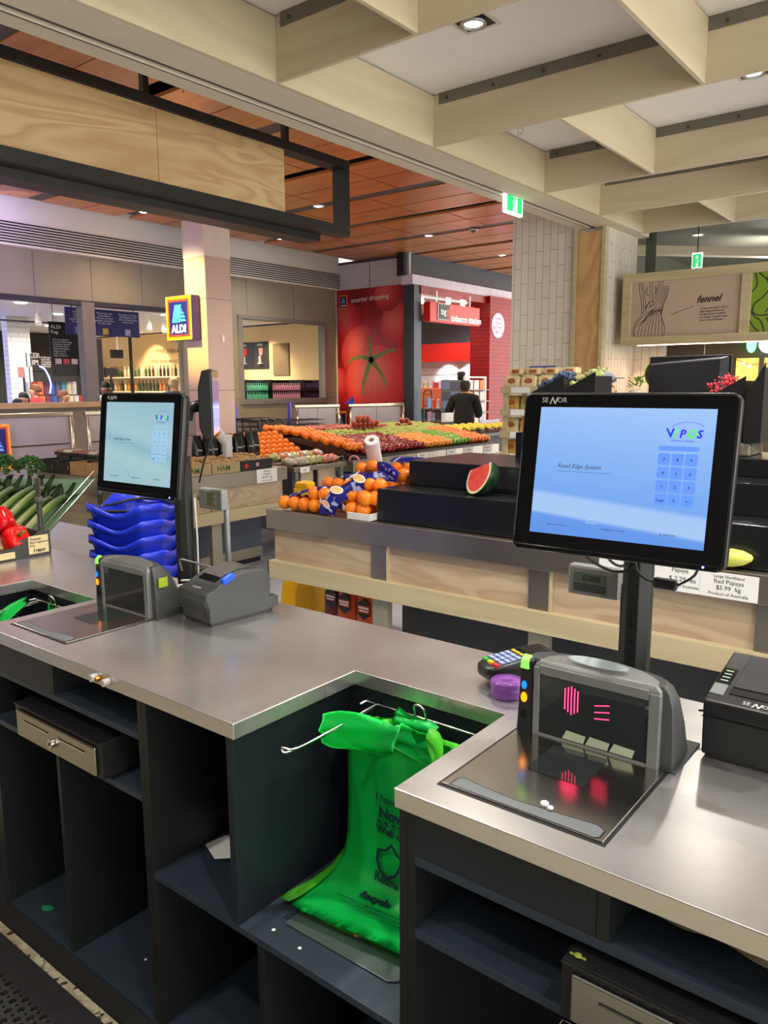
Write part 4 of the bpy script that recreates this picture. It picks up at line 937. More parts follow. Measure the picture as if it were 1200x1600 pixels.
# folded brown paper in right cabinet
pp = MB(); rows = []
for k in range(3):
    row = []
    for i in range(31):
        x = -.325+i*.012; yy = .962+k*.012+.002*math.sin(i*.9)
        zz = [.8635, .8625, .838-.004*math.sin(i*.55)-.010*min(1, i/10)][k] if i > 1 else [.8635, .86, .856][k]
        row.append((x, yy-.004*(k == 2), zz))
    rows.append(row)
rows.insert(0, [(x, y+.2, .8637) for x, y, z in rows[0]])
pp.add([p for r in rows for p in r], [(k*31+i, k*31+i+1, (k+1)*31+i+1, (k+1)*31+i) for k in range(3) for i in range(30)])
bmesh.ops.solidify(pp.bm, geom=list(pp.bm.faces), thickness=.0015)
bpb = thing('paper_bag_stack', 'crumpled brown paper bags stuffed under the worktop, right of the drawer front', 'paper bag', (-.15, 1.05, .78))
part(bpb, 'hanging_sheet', pp, mat('brown_paper', S(150, 136, 108), .8, 0, .1, 12, .3, 40), smooth=True)
part(bpb, 'folded_stack', MB().box(-.26, .05, 1.12, 1.35, .7805, .81).box(-.25, .04, 1.12, 1.34, .81, .8638), mat('brown_paper', S(150, 136, 108), .8), .004)
# ear plugs at the counter edge
ear = thing('latch_clip', 'pair of small brass and clear plastic clips on the counter edge', 'clip', (-1.565, .925, .875))
for x in (-1.595, -1.545):
    part(ear, 'clip', MB().cyl((x, .937, .886), (x, .918, .886), .009, 16), mat('clear_plastic', S(225, 225, 225), .15, trans=.6), .002)
    part(ear, 'screw', MB().cyl((x+.011 if x < -1.57 else x-.011, .937, .884), (x+.011 if x < -1.57 else x-.011, .924, .884), .006, 12), mat('brass', S(190, 130, 50), .3, .8), .001)
# ================================================================== PRODUCE STANDS
KICK = mat('kick_charcoal', S(62, 64, 66), .6, 0, .05, 6)
KICKB = mat('kick_slate', S(70, 78, 92), .5, 0, .05, 6)
def stand(label, x0, x1, y0, y1, T, side, posts, kick=KICK, kick_from=0):
    """front face towards -y (side 'y') or towards +x (side 'x'); posts are along the front"""
    t = thing('produce_stand', label, 'produce stand', ((x0+x1)/2, (y0+y1)/2, 0))
    part(t, 'table_top', MB().box(x0+.004, x1-.004, y0+.004, y1-.004, T-.02, T), STEELT)
    def strip(name, a, b_, d0, d1, z0, z1, m, bev=.002):
        mb = MB().box(a, b_, y0+d0, y0+d1, z0, z1) if side == 'y' else MB().box(x1-d1, x1-d0, a, b_, z0, z1)
        return part(t, name, mb, m, bev)
    A, B = (x0, x1) if side == 'y' else (y0, y1)
    strip('front_fascia', A, B, 0, .012, T-.108, T+.004, STEELT)
    strip('back_fascia', A, B, (y1-y0 if side == 'y' else x1-x0)-.012, (y1-y0 if side == 'y' else x1-x0), T-.108, T+.004, STEELT)
    for a in (A, B-.012):
        mb = MB().box(a, a+.012, y0+.012, y1-.012, T-.108, T+.004) if side == 'y' else MB().box(x0+.012, x1-.012, a, a+.012, T-.108, T+.004)
        part(t, 'end_fascia', mb, STEELT)
    ps = [A+.03]+posts+[B-.03]
    for a, b_ in zip(ps, ps[1:]):
        strip('plywood_panel', a, b_, .035, .05, T-.30, T-.106, PLYW, .001)
    for p in posts:
        strip('post', p-.05, p+.05, .02, .034, T-.30, T-.106, STEELT, .001)
        strip('post_leg', p-.05, p+.05, .03, .07, 0, T-.395, mat('leg_grey', S(150, 146, 130), .5, .3), .001)
        strip('post_edge', p+.051, p+.062, .02, .036, T-.30, T-.106, PINE, 0)
    strip('timber_rail', A+.015, B-.015, -.004, .04, T-.395, T-.295, PINE)
    strip('rail_end', A+.002, A+.0145, -.002, .1, T-.395, T-.295, GREYMET)
    for a in (A+.03,):
        mb = MB().box(a, a+.015, y0+.05, y1-.05, T-.30, T-.106) if side == 'y' else MB().box(x0+.05, x1-.05, a, a+.015, T-.30, T-.106)
        part(t, 'end_panel', mb, PLYW, .001)
        mb = MB().box(a-.012, a+.0, y0+.05, y1-.02, T-.395, T-.295) if side == 'y' else MB().box(x0+.02, x1-.05, a-.012, a, T-.395, T-.295)
        part(t, 'end_rail', mb, PINE, .001)
    strip('kick_panel', A+kick_from, B-.1, .25, .27, .14 if kick is KICKB else 0, T-.40, kick, 0)
    if kick is KICKB:
        strip('skirting', A+kick_from, B-.1, .235, .275, .05, .142, STEELT); strip('toe_recess', A+kick_from, B-.1, .27, .3, 0, .05, BLK, 0)
    return t
st1 = stand('steel and plywood produce stand carrying watermelon steps, behind the worktop', -3.262, 1.6, 3.03, 4.15, .855, 'y', [-2.452, -1.542, -.60, .35], kick_from=.79)
st2 = stand('steel and plywood produce stand with potatoes, behind the left monitor pole', -6.3, -4.87, 3.27, 4.79, .855, 'x', [4.01], kick=KICKB, kick_from=.1)
st3 = thing('fruit_table', 'long steel-edged fruit table in the middle of the shop', 'fruit table', (-5.6, 7.0, 0))
part(st3, 'table_top', MB().box(-6.5, -4.81, 5.62, 8.32, .80, .82), STEELT); part(st3, 'fascia', MB().box(-4.81, -4.80, 5.60, 8.34, .74, .85), STEELT, .002)
part(st3, 'fascia', MB().box(-6.5, -4.81, 8.32, 8.34, .74, .85), STEELT); part(st3, 'fascia', MB().box(-6.5, -4.81, 5.60, 5.62, .74, .85), STEELT)
for y in (6.35, 7.25, 8.1): part(st3, 'plywood_panel', MB().box(-4.86, -4.84, y-.38, y+.38, .45, .74), PLYW)
part(st3, 'base', MB().box(-6.4, -4.9, 5.8, 8.2, 0, .72), KICK)
part(st3, 'black_bin_wall', MB().box(-4.96, -4.90, 5.7, 6.6, .55, .735), BLK)
# chilled salad table in front of the oranges
st4 = thing('salad_table', 'small steel display table of bagged salad, left end of fruit table', 'display table', (-5.3, 5.1, 0))
part(st4, 'table_top', MB().box(-6.1, -4.85, 4.86, 5.56, .80, .84), STEELT, .003)
for x, y in ((-4.88, 4.9), (-4.88, 5.5), (-6.05, 4.9), (-6.05, 5.5)): part(st4, 'leg', MB().box(x-.02, x+.02, y-.02, y+.02, 0, .8), GREYP)
part(st4, 'plywood_panel', MB().box(-4.95, -4.93, 5.02, 5.18, .45, .79), PLYW); part(st4, 'plywood_panel', MB().box(-4.95, -4.93, 5.25, 5.5, .45, .79), PLYW)
wr = MB()
for k in range(9): wr.cyl((-4.84, 4.9+.075*k, .84), (-4.84, 4.9+.075*k, .90), .003, 6)
wr.cyl((-4.84, 4.9, .90), (-4.84, 5.5, .90), .004, 6)
part(st4, 'wire_guard', wr, CHROME)
part(st4, 'lower_shelf', MB().box(-6.0, -4.86, 4.92, 5.5, .40, .43), STEELT)

# price cards
def card(x, y, z, w_, h_, lines, label, ax='y', stamp=False, tilt=0):
    t = thing('price_card', label, 'price card', (x, y, z))
    if ax == 'y':
        part(t, 'card', MB().box(x-w_/2, x+w_/2, y-.002, y, z, z+h_), PAPER)
        u, v, f = Vector((1, 0, -tilt)), Vector((tilt, 0, 1)), Vector((x, y-.0024, z))
    else:
        part(t, 'card', MB().box(x, x+.002, y-w_/2, y+w_/2, z, z+h_), PAPER)
        u, v, f = Vector((0, 1, 0)), Vector((0, 0, 1)), Vector((x+.0024, y, z))
    for s_, sz, du, dv in lines: text(t, s_, sz, f+u*du+v*dv, u, v, INK, name='print', align='CENTER', ext=.0002)
    return t
card(-.745, 3.024, .752, .208, .098, [('Large Northland', .0165, 0, .078), ('Red Papaya', .0235, 0, .056), ('$5.99  kg', .024, 0, .032), ('Product of Australia', .0175, .0, .01)], 'white price card for red papaya, rightmost on the stand edge')
card(-.945, 3.024, .752, .19, .098, [('Papaya', .0235, .02, .078), ('$ 2.29  ea', .026, .03, .042), ('Product Of Australia', .017, .02, .018)], 'white price card reading two dollars twenty-nine, left of the red papaya card')
card(-1.16, 3.024, .80, .19, .055, [('', .02, 0, .02)][:0], 'blank top strip of a white card showing above the grey weight display')
card(-4.868, 4.545, .745, .235, .115, [('Washed', .024, 0, .088), ('Potatoes', .024, 0, .064), ('$3.49  kg', .03, 0, .035), ('Product of Australia', .016, 0, .012)], 'white price card on the steel edge of the potato stand', ax='x')
for k, (y, nm) in enumerate(((6.72, 'below the red apples'), (7.28, 'below the oranges in the middle'), (7.64, 'below the green apples'), (8.07, 'rightmost, below the mandarins'))):
    card(-4.797, y, .752, .19, .095, [(['Apples', 'Navel', 'Apples', 'Mandarins'][k], .03, 0, .06), ('$2.99 kg', .03, 0, .02)], 'white price card on the fruit table edge, '+nm, ax='x')
card(-4.84, 4.98, .79, .12, .05, [('Salad', .02, 0, .018)], 'small price strip on the salad table edge', ax='x')

# black display steps
STEPM = mat('step_black', S(24, 25, 28), .3, 0, .2, 6, .25, 40); 
sp_ = thing('display_steps', 'glossy black two-tier display step carrying the watermelon piece', 'display step', (-.8, 3.5, .8595))
part(sp_, 'lower_step', MB().box(-2.50, 1.5, 3.101, 3.9, .8595, 1.028), STEPM, .004)
part(sp_, 'upper_step', MB().box(-2.445, 1.5, 3.306, 3.9, 1.0285, 1.161), STEPM, .004)
part(sp_, 'top_step', MB().box(-1.35, 1.5, 3.52, 3.9, 1.1615, 1.24), STEPM, .004)
FLM = mat('shrink_film', S(40, 40, 44), .08, 0, .3, 12, .5, 14, coat=.6)
part(sp_, 'film_cover', MB().box(-1.98, -1.3, 3.3035, 3.3055, 1.05, 1.15), FLM)

# ---------------- fruit masters
def skin(name, c, c2, rough=.35, sc=8, bump=.25, bs=260):
    M, N, L, b, mp = nodes(name, rough)
    n1 = N.new('ShaderNodeTexNoise'); n1.inputs['Scale'].default_value = sc; n1.inputs['Detail'].default_value = 3; L.new(mp.outputs[0], n1.inputs[0])
    ramp(N, L, n1.outputs[0], [(.35, c), (.65, c2)], b.inputs['Base Color'])
    if bump:
        n2 = N.new('ShaderNodeTexVoronoi'); n2.inputs['Scale'].default_value = bs; L.new(mp.outputs[0], n2.inputs[0])
        bp = N.new('ShaderNodeBump'); bp.inputs['Strength'].default_value = bump; bp.inputs['Distance'].default_value = .001; L.new(n2.outputs[0], bp.inputs['Height']); L.new(bp.outputs[0], b.inputs['Normal'])
    return M
ORM = skin('orange_skin', S(238, 118, 8), S(246, 140, 18)); MANM = skin('mandarin_skin', S(234, 112, 10), S(240, 130, 18))
APR = skin('red_apple_skin', S(120, 10, 16), S(164, 40, 36), .2, 6, 0); APG = skin('green_apple_skin', S(104, 150, 36), S(128, 174, 52), .2, 5, 0); APY = skin('yellow_pear_skin', S(140, 150, 46), S(160, 160, 60), .3, 5, 0)
APP = skin('pink_apple_skin', S(160, 44, 38), S(178, 90, 54), .25, 6, 0)
YEL = skin('yellow_fruit_skin', S(228, 132, 10), S(236, 156, 26), .35)
def apple_prof(r): return [(.001, -.80*r), (.35*r, -.90*r), (.7*r, -.70*r), (.97*r, -.15*r), (1.0*r, .2*r), (.85*r, .62*r), (.5*r, .86*r), (.2*r, .80*r), (.001, .62*r)]
def fruit_mesh(kind, m, r=.037):
    mb = MB(); mb.ball((0, 0, 0), r, (1, 1, .96), 16, 10) if kind == 'orange' else mb.lathe([(a, z) for a, z in apple_prof(r)], (0, 0, 0), 16)
    bmesh.ops.recalc_face_normals(mb.bm, faces=mb.bm.faces)
    me = D.meshes.new(kind); mb.bm.to_mesh(me); mb.bm.free(); me.materials.append(m)
    for p in me.polygons: p.use_smooth = True
    return me
FM = {'orange': (fruit_mesh('orange', ORM), 'orange'), 'mandarin': (fruit_mesh('orange', MANM), 'mandarin'), 'red_apple': (fruit_mesh('apple', APR), 'apple'), 'green_apple': (fruit_mesh('apple', APG), 'apple'),
      'pear': (fruit_mesh('apple', APY), 'pear'), 'pink_apple': (fruit_mesh('apple', APP), 'apple'), 'yellow_orange': (fruit_mesh('orange', YEL), 'orange')}
LBL = {'orange': 'orange in the loose pile at the left end of the fruit table', 'mandarin': 'mandarin in the pile at the right end of the fruit table', 'red_apple': 'dark red apple in the big pile on the fruit table',
       'green_apple': 'bright green apple in the pile near the right end of fruit table', 'pear': 'yellow-green apple in the back rows of the fruit table', 'pink_apple': 'pinkish red apple heaped on top of the fruit table', 'yellow_orange': 'golden orange in the middle front pile of the fruit table'}
def fruit(kind, x, y, z, label=None, group=None, name=None, s=1):
    o = D.objects.new(name or kind, FM[kind][0]); COL.objects.link(o); o.location = (x, y, z); o.scale = (s, s, s)
    o.rotation_euler = (random.uniform(-.4, .4), random.uniform(-.4, .4), random.uniform(0, 6))
    WM[o] = xf(o.location); return tag(o, label or LBL[kind], FM[kind][1], group or (kind.replace('_', ' ')+'s on the fruit table'))
random.seed(11)
def kind_at(y, d):
    """d: distance back from the front fascia"""
    if y < 6.05: return 'orange' if d > .25 or y < 5.8 else 'red_apple'
    if y < 6.85: return 'red_apple' if d < .62 else ('pear' if d < .95 else 'pink_apple')
    if y < 7.45: return 'yellow_orange' if d < .5 else ('pear' if d < .95 else 'red_apple')
    if y < 7.85: return 'green_apple' if d < .6 else 'pear'
    return 'mandarin' if d < .7 else 'pear'
p = .076; row = 0; d = .05
while d < 1.25:
    y = 5.66+(p/2 if row % 2 else 0)
    rise = .10+.19*min(1, d/.85)
    if d > .85: rise = .29+.05*(d-.85)
    while y < 8.3:
        k = kind_at(y+random.uniform(-.05, .05), d)
        zz = .80+.037+rise*.72
        if k in ('pink_apple',): zz += .02
        if y < 5.95 and k == 'orange': zz += .05
        if not (k == 'pear' and y < 6.85 and d > .95): fruit(k, -4.86-d, y+random.uniform(-.006, .006), zz+random.uniform(-.006, .008))
        y += p
    d += .070; row += 1
# sub-layer under the fruit: sloped tray liner so that the pile rests on something
part(st3, 'sloped_tray', MB().prism([(-4.815, .82), (-4.83, .87), (-5.71, 1.005), (-6.2, 1.02), (-6.45, .9), (-6.45, .82)], 'y', 5.63, 8.3), BLK)
# heap of larger pink apples on the crown and far oranges
for j in range(3):
    for i in range(9-3*j//1):
        fruit('pink_apple', -5.72+.03*j, 6.62+i*.078+.04*j, 1.075+.058*j, 'large pink-red apple stacked on the crown of the fruit table', 'crown apples on the fruit table')
for i in range(4): fruit('red_apple', -5.75, 7.55+i*.08, 1.075+(.055 if i in (1, 2) else 0), 'dark apple stacked right of the crown apples', 'dark crown apples on the fruit table')
for j in range(2):
    for i in range(12): fruit('orange', -5.95-.07*j, 4.95+i*.078, .98+.055*j, 'orange in the raised back row behind the salad table', 'oranges in the raised back row')
for i in range(8): fruit('green_apple', -6.05, 5.95+i*.078, 1.075, 'green apple in the raised back row behind the oranges', 'green apples in the raised back row')
for i in range(6):
    for j in range(8): fruit('orange', -5.36-.076*i, 4.93+.079*j, .895+.036*i, 'orange in the sloping pile right behind the bagged salad', 'oranges behind the bagged salad')
part(st4, 'orange_tray', MB().prism([(-5.30, .8405), (-5.33, .86), (-5.86, 1.02), (-5.86, .8405)], 'y', 4.88, 5.54), BLK)
back = thing('back_display', 'raised black display ledge carrying the back rows of oranges', 'display ledge', (-6.05, 5.6, .84))
part(back, 'ledge', MB().box(-6.2, -5.88, 4.88, 5.595, .8405, .94), BLK); part(back, 'ledge', MB().box(-6.2, -5.98, 5.62, 6.6, 1.021, 1.035), BLK)

# salad and apple bags on the salad table
BAGF = mat('clear_bag_film', S(226, 214, 200), .15, 0, .1, 30, .6, 80, trans=.35)
BAGR = mat('apple_bag_film', S(206, 120, 96), .2, 0, .5, 22, .6, 60); BAGG = mat('lettuce_bag_film', S(176, 180, 110), .25, 0, .4, 26, .6, 60)
def pouch(x, y, z, rz, l, w_, h_, m, name, label, cat, group, n=8, lumps=.38):
    rings = []
    rnd = random.Random(int(x*1000+y*100))
    for k in range(n+1):
        t = k/n; s_ = math.sin(PI*min(1, max(0, t)))**.5 if 0 < t < 1 else .05
        rings.append([(-l/2+l*t, math.cos(a)*w_/2*(.25+.75*s_)*(1+rnd.uniform(-lumps, lumps)), max(.001, h_/2+math.sin(a)*h_/2*s_*(1+rnd.uniform(-lumps, lumps)))) for a in [2*PI*q/10 for q in range(10)]])
    mb = MB().loft(rings); 
    o = _fin(name, mb, m, 0, True); o.location = (x, y, z); o.rotation_euler = (0, 0, rz); WM[o] = xf((x, y, z), (0, 0, rz))
    return tag(o, label, cat, group)
for i in range(9):
    for j in range(2):
        pouch(-4.98-.2*j, 4.93+i*.07, .8405+.03*j, R(10+random.uniform(-60, 60)), .2, .12, .075, [BAGF, BAGG, BAGR][i // 3 if j == 0 else (i+1) % 3], 'bagged_apples' if i > 5 else 'bagged_salad', ['clear bag of pale salad leaves on the small steel table', 'clear bag of red apples on the small steel table, beside the fruit pile'][i > 5], 'bagged produce', ['salad bags', 'apple bags'][i > 5]+' on the small steel table')
for i in range(6): pouch(-4.98, 4.98+i*.09, .4305, R(random.uniform(-20, 20)), .2, .1, .08, BAGG, 'bagged_salad', 'bag of salad on the low shelf of the small steel table', 'bagged produce', 'salad bags on the low shelf')

# white plastic bag rolls
RW = mat('bag_roll_white', S(230, 230, 232), .35, 0, .03, 20, trans=.1)
def bag_roll(c, axis, ln, r, label, tail=False):
    c = Vector(c); a = Vector(axis).normalized(); e = c+a*ln
    t = thing('bag_roll', label, 'bag roll', tuple(c))
    z = a.to_track_quat('Z', 'Y').to_matrix().to_4x4(); T = Matrix.Translation(c) @ z
    part(t, 'roll', MB().lathe([(r*.35, 0), (r*.96, 0), (r, .004), (r, ln-.004), (r*.96, ln), (r*.35, ln), (r*.35, ln-.03), (.0008, ln-.03)], n=24, T=T), RW, .0, False)
    part(t, 'core', MB().lathe([(r*.36, ln-.0005), (r*.30, ln+.002), (r*.26, ln+.0005), (r*.26, ln-.028), (r*.36, ln-.028)], n=20, T=T), mat('core_brown', S(120, 92, 60), .8))
    if tail:
        part(t, 'hanging_bags', MB().prism([(c.x-.02, c.y-.05), (c.x+.03, c.y-.045), (c.x+.035, c.y+.02), (c.x-.03, c.y+.02)], 'z', c.z-.12, c.z+ln*.6*a.z), RW, .01, True)
    return t
bag_roll((-2.83, 3.5, 1.10), (.25, -.45, .6), .20, .042, 'roll of clear produce bags leaning behind the orange nets')
bag_roll((-5.1, 4.33, 1.06), (-.1, -.42, .55), .20, .04, 'roll of clear produce bags among the snack pouches, with a hanging strip', tail=True)

# ---------------- watermelon quarter and papaya
wm = thing('watermelon_piece', 'cut watermelon piece with red flesh on the black step', 'watermelon', (-1.95, 3.2, 1.0285), (0, 0, R(-2)))
K = dict(local=True)
RIND = skin('melon_rind', S(14, 34, 20), S(28, 58, 32), .25, 30, 0); RPALE = mat('rind_pale', S(226, 226, 170), .5, 0, .04, 40)
FLESH = skin('melon_flesh', S(226, 62, 58), S(240, 96, 84), .35, 40, .4, 300)
cen = Vector((-.012, .0, .117)); rad = .115
wm_r = MB(); 
def wedge(r0, off=0):
    rings = []
    for i in range(13):
        ph = -PI/2*(.98)+i*(PI*.98)/12*1.0
        rings.append([(cen.x+math.cos(th)*math.cos(ph)*r0*.98, cen.y+math.sin(th)*math.cos(ph)*r0*1.15+.0, cen.z+math.sin(ph)*r0) for th in [R(-20)+R(150)*k/12 for k in range(13)]]+[(cen.x, cen.y, cen.z+math.sin(ph)*r0)])
    return rings
# half ball cut by a near-vertical slanted face looking at the tills, clipped below the cut
bmq = bmesh.new(); bmesh.ops.create_uvsphere(bmq, u_segments=36, v_segments=24, radius=.10)
for v in bmq.verts: v.co.x *= 1.0; v.co.z *= .95
def cutm(bm, co, no): 
    g_ = bmesh.ops.bisect_plane(bm, geom=bm.verts[:]+bm.edges[:]+bm.faces[:], plane_co=co, plane_no=no, clear_outer=True)
    ed = [e for e in g_['geom_cut'] if isinstance(e, bmesh.types.BMEdge)]
    return bmesh.ops.holes_fill(bm, edges=ed)['faces'] if ed else []
nrm = Vector((-.42, -.80, .42)).normalized(); n2_ = Vector((-.2, .35, .9)).normalized()
cutm(bmq, Vector((0, 0, 0)), nrm); cutm(bmq, Vector((0, 0, .052)), n2_)
mz = min(v.co.z for v in bmq.verts)
A = MB(); A.bm.free(); A.bm = bmq; bmesh.ops.translate(bmq, verts=bmq.verts, vec=(0, 0, -mz))
part(wm, 'rind', A, RIND, **K)
def disc(rr_, off, m, nm):
    b2 = bmesh.new(); bmesh.ops.create_circle(b2, cap_ends=True, radius=rr_, segments=40)
    q = nrm.to_track_quat('Z', 'Y').to_matrix().to_4x4()
    b2.transform(Matrix.Translation(Vector((0, 0, -mz))+nrm*off) @ q)
    cutm(b2, Vector((0, 0, .052-mz-.001)), n2_)
    B = MB(); B.bm.free(); B.bm = b2; bmesh.ops.solidify(b2, geom=list(b2.faces), thickness=.0006)
    return part(wm, nm, B, m, **K)
disc(.0965, .0007, RPALE, 'rind_pale'); disc(.083, .0016, FLESH, 'flesh')
pap = solo('papaya', MB().lathe([(.001, 0), (.018, .004), (.032, .03), (.036, .07), (.028, .11), (.012, .14), (.001, .145)], n=20, T=Matrix.Translation((-.82, 3.066, .895)) @ Matrix.Rotation(R(84), 4, 'Y')), skin('papaya_skin', S(206, 204, 96), S(190, 200, 90), .35, 8, 0), 'yellow-green papaya lying behind the papaya price card', 'papaya', smooth=True)

# ---------------- oranges in printed nets on the left of stand 1
tray = MB()
tray.box(-3.2, -2.52, 3.05, 3.056, .8595, .895).box(-3.2, -2.52, 3.70, 3.706, .8595, .9).box(-3.2, -3.194, 3.056, 3.70, .8595, .9).box(-2.526, -2.52, 3.056, 3.70, .8595, .895).box(-3.194, -2.526, 3.056, 3.70, .8595, .864)
solo('display_tray', MB().box(-2.66, -2.505, 3.046, 3.054, .8595, .897).box(-2.513, -2.505, 3.054, 3.3, .8595, .897).box(-2.66, -2.505, 3.054, 3.3, .8595, .864), mat('tray_white', S(214, 212, 206), .5), 'white open tray edge under the orange nets, left of black steps', 'tray', bevel=.002)
NETL = 'orange seen through the net of a printed bag, left of the black steps'
NF = mat('orange_net', S(236, 100, 20), .5, 0, .1, 20, alpha=.35)
def net_bag(label, pts, band, r=.040):
    """pts: centres of the oranges; band: centre line of the printed band"""
    xs = [p_[0] for p_ in pts]; ys = [p_[1] for p_ in pts]; zs = [p_[2] for p_ in pts]
    t = thing('orange_net_bag', label, 'net bag', (sum(xs)/len(xs), sum(ys)/len(ys), min(zs)-r))
    for (x, y, z) in pts: fruit('orange', x, y, z, NETL, 'oranges inside the printed nets', s=r/.037)
    # printed band: strip along the centre line with sideways direction
    mb = MB(); rows = []
    C_ = [Vector(b_[0]) for b_ in band]
    for k, (c_, side, hw) in enumerate(band):
        c_ = Vector(c_); sd_ = Vector(side).normalized(); up = Vector((0, -.3, 1))
        rows.append([c_+sd_*(hw*q/4)+Vector((0, .012, -.016))*(abs(q)/4)**2+Vector((0, 0, .003*math.sin(k*1.9+q*1.3))) for q in range(-4, 5)])
    # smooth between rows
    rr2 = []
    for k in range(len(rows)-1):
        for s_ in range(4): rr2.append([rows[k][q].lerp(rows[k+1][q], s_/4)+Vector((0, 0, .004*math.sin(s_*PI/4))) for q in range(9)])
    rr2.append(rows[-1])
    mb.add([tuple(p_) for r_ in rr2 for p_ in r_], [(k*9+q, k*9+q+1, (k+1)*9+q+1, (k+1)*9+q) for k in range(len(rr2)-1) for q in range(8)])
    bmesh.ops.solidify(mb.bm, geom=list(mb.bm.faces), thickness=.0015)
    bd = part(t, 'printed_band', mb, BANDM, smooth=True)
    # net strands over each orange group: mesh lines
    nt = MB()
    for (x, y, z) in pts:
        for a in (0, 45, 90, 135):
            pr = [(x+r*1.02*math.cos(R(a))*math.cos(q), y+r*1.02*math.sin(R(a))*math.cos(q), z+r*1.0*math.sin(q)) for q in [PI*s_/10 for s_ in range(11)]]
            nt.tube(pr, .0007, 3)
    part(t, 'net', nt, NF)
    return t, bd, rows
M_, N_, L_, b_, mp_ = nodes('printed_band_blue', .2); BANDM = M_
nz_ = N_.new('ShaderNodeTexNoise'); nz_.inputs['Scale'].default_value = 22; nz_.inputs['Detail'].default_value = 1; L_.new(mp_.outputs[0], nz_.inputs[0])
ramp(N_, L_, nz_.outputs[0], [(0, S(40, 30, 120)), (.60, S(52, 48, 160)), (.63, S(190, 200, 235)), (1, S(214, 220, 240))], b_.inputs['Base Color'])
WHB = mat('band_white', S(226, 228, 240), .4); ORD = skin('print_orange', S(250, 180, 90), S(240, 150, 50), .4, 60, 0)
r_ = .040
# left front bag
pA = [(-3.15+.074*i, 3.075+.004*i, .901) for i in range(5)]+[(-3.12+.078*i, 3.14, .905) for i in range(4)]+[(-2.94+.076*i, 3.10, .965) for i in range(2)]+[(-3.08+.08*i, 3.21, .901) for i in range(3)]
tA, bA, _ = net_bag('net bag of oranges with navy band along the top, leftmost on stand', pA, [((-3.17, 3.12, .93), (0, 1, .1), .05), ((-3.10, 3.13, .955), (0, 1, .1), .06), ((-3.0, 3.13, .985), (0, 1, 0), .06), ((-2.90, 3.13, 1.008), (0, 1, 0), .055), ((-2.80, 3.11, .975), (.3, 1, 0), .04), ((-2.77, 3.08, .90), (.5, 1, 0), .03)])
# centre front bag, band wraps down its front
pB = [(-2.66+.078*i, 3.09+.0*i, .905) for i in range(2)]+[(-2.69+.078*i, 3.13, .968) for i in range(3)]+[(-2.62+.07*i, 3.19, 1.03) for i in range(2)]+[(-2.7+.078*i, 3.21, .905) for i in range(3)]+[(-2.56, 3.08, .97)]
tB, bB, rowsB = net_bag('net bag of oranges with bright printed band running down its front', pB, [((-2.80, 3.028, .875), (1, .15, 0), .052), ((-2.79, 3.03, .92), (1, .15, 0), .056), ((-2.765, 3.045, .965), (1, .15, -.15), .056), ((-2.70, 3.10, 1.01), (.8, .3, -.5), .052), ((-2.62, 3.17, 1.06), (.8, .2, -.55), .052), ((-2.56, 3.25, 1.095), (.8, .2, -.45), .05)])
# back left bag
pC = [(-2.98+.078*i, 3.26, 1.0) for i in range(3)]+[(-2.99+.08*i, 3.33, .935) for i in range(4)]+[(-2.95+.08*i, 3.31, 1.055-.03*(i == 0)) for i in range(2)][:0]+[(-2.97+.078*i, 3.24, .925) for i in range(3)]
tC, bC, _ = net_bag('net bag of oranges at the back left of the nets, under the bag roll', pC, [((-2.94, 3.30, 1.045), (.2, 1, 0), .05), ((-2.86, 3.30, 1.06), (.2, 1, 0), .05), ((-2.77, 3.30, 1.07), (.2, 1, 0), .05), ((-2.69, 3.28, 1.09), (.2, 1, 0), .04)])
pD = [(-2.80+.08*i, 3.34, 1.09+.018*(i % 2)) for i in range(3)]+[(-2.78+.08*i, 3.42, 1.02) for i in range(3)]+[(-2.74+.08*i, 3.34, 1.02) for i in range(3)]
tD, bD, _ = net_bag('net bag of oranges on top of the heap, closed by a pink net knot', pD, [((-2.66, 3.30, 1.13), (.3, -.2, 1), .03), ((-2.62, 3.28, 1.12), (.5, -.2, .9), .045), ((-2.56, 3.27, 1.10), (.5, 0, .9), .045), ((-2.50, 3.28, 1.075), (.5, 0, .9), .03)])
part(tD, 'net_knot', MB().tube([(-2.84+.035*math.cos(a), 3.32, 1.135+.028*math.sin(a)) for a in [k*PI/5 for k in range(6)]], .006, 6), mat('net_pink', S(220, 140, 150), .5, alpha=.7), smooth=True)
pE = [(-2.60+.08*i, 3.36+.0*i, 1.07) for i in range(2)]+[(-2.57+.08*i, 3.30, 1.0) for i in range(1)]+[(-2.60+.078*i, 3.42, 1.10) for i in range(3)]+[(-2.55, 3.5, 1.04), (-2.60, 3.5, 1.04)]
tE, bE, _ = net_bag('net bag of oranges half behind the upper black step', pE, [((-2.66, 3.44, 1.15), (0, 1, .2), .05), ((-2.58, 3.44, 1.16), (0, 1, .2), .05), ((-2.50, 3.44, 1.158), (0, 1, .2), .05), ((-2.44, 3.45, 1.15), (0, 1, .2), .05)])
def disc_print(t, c_, u, v, r, m, nm='printed_fruit', off=0):
    u = Vector(u).normalized(); v = Vector(v).normalized(); c_ = Vector(c_); mb = MB()
    mb.add([tuple(c_+u*math.cos(a)*r*1.2+v*math.sin(a)*r*.8) for a in [2*PI*k/20 for k in range(20)]], [tuple(range(20))])
    return part(t, nm, mb, m)
for (c_, u, v, r) in (((-2.745, 3.062, 1.004), (.85, .3, -.3), (.4, .6, .7), .024), ((-2.645, 3.13, 1.066), (.85, .2, -.4), (.4, .6, .7), .024), ((-2.785, 3.020, .928), (.9, 0, -.5), (.4, 0, .9), .020)):
    disc_print(bB, c_, u, v, r*1.25, WHB, off=0); disc_print(bB, Vector(c_)+Vector((-.001, -.002, .001)), u, v, r, ORD)
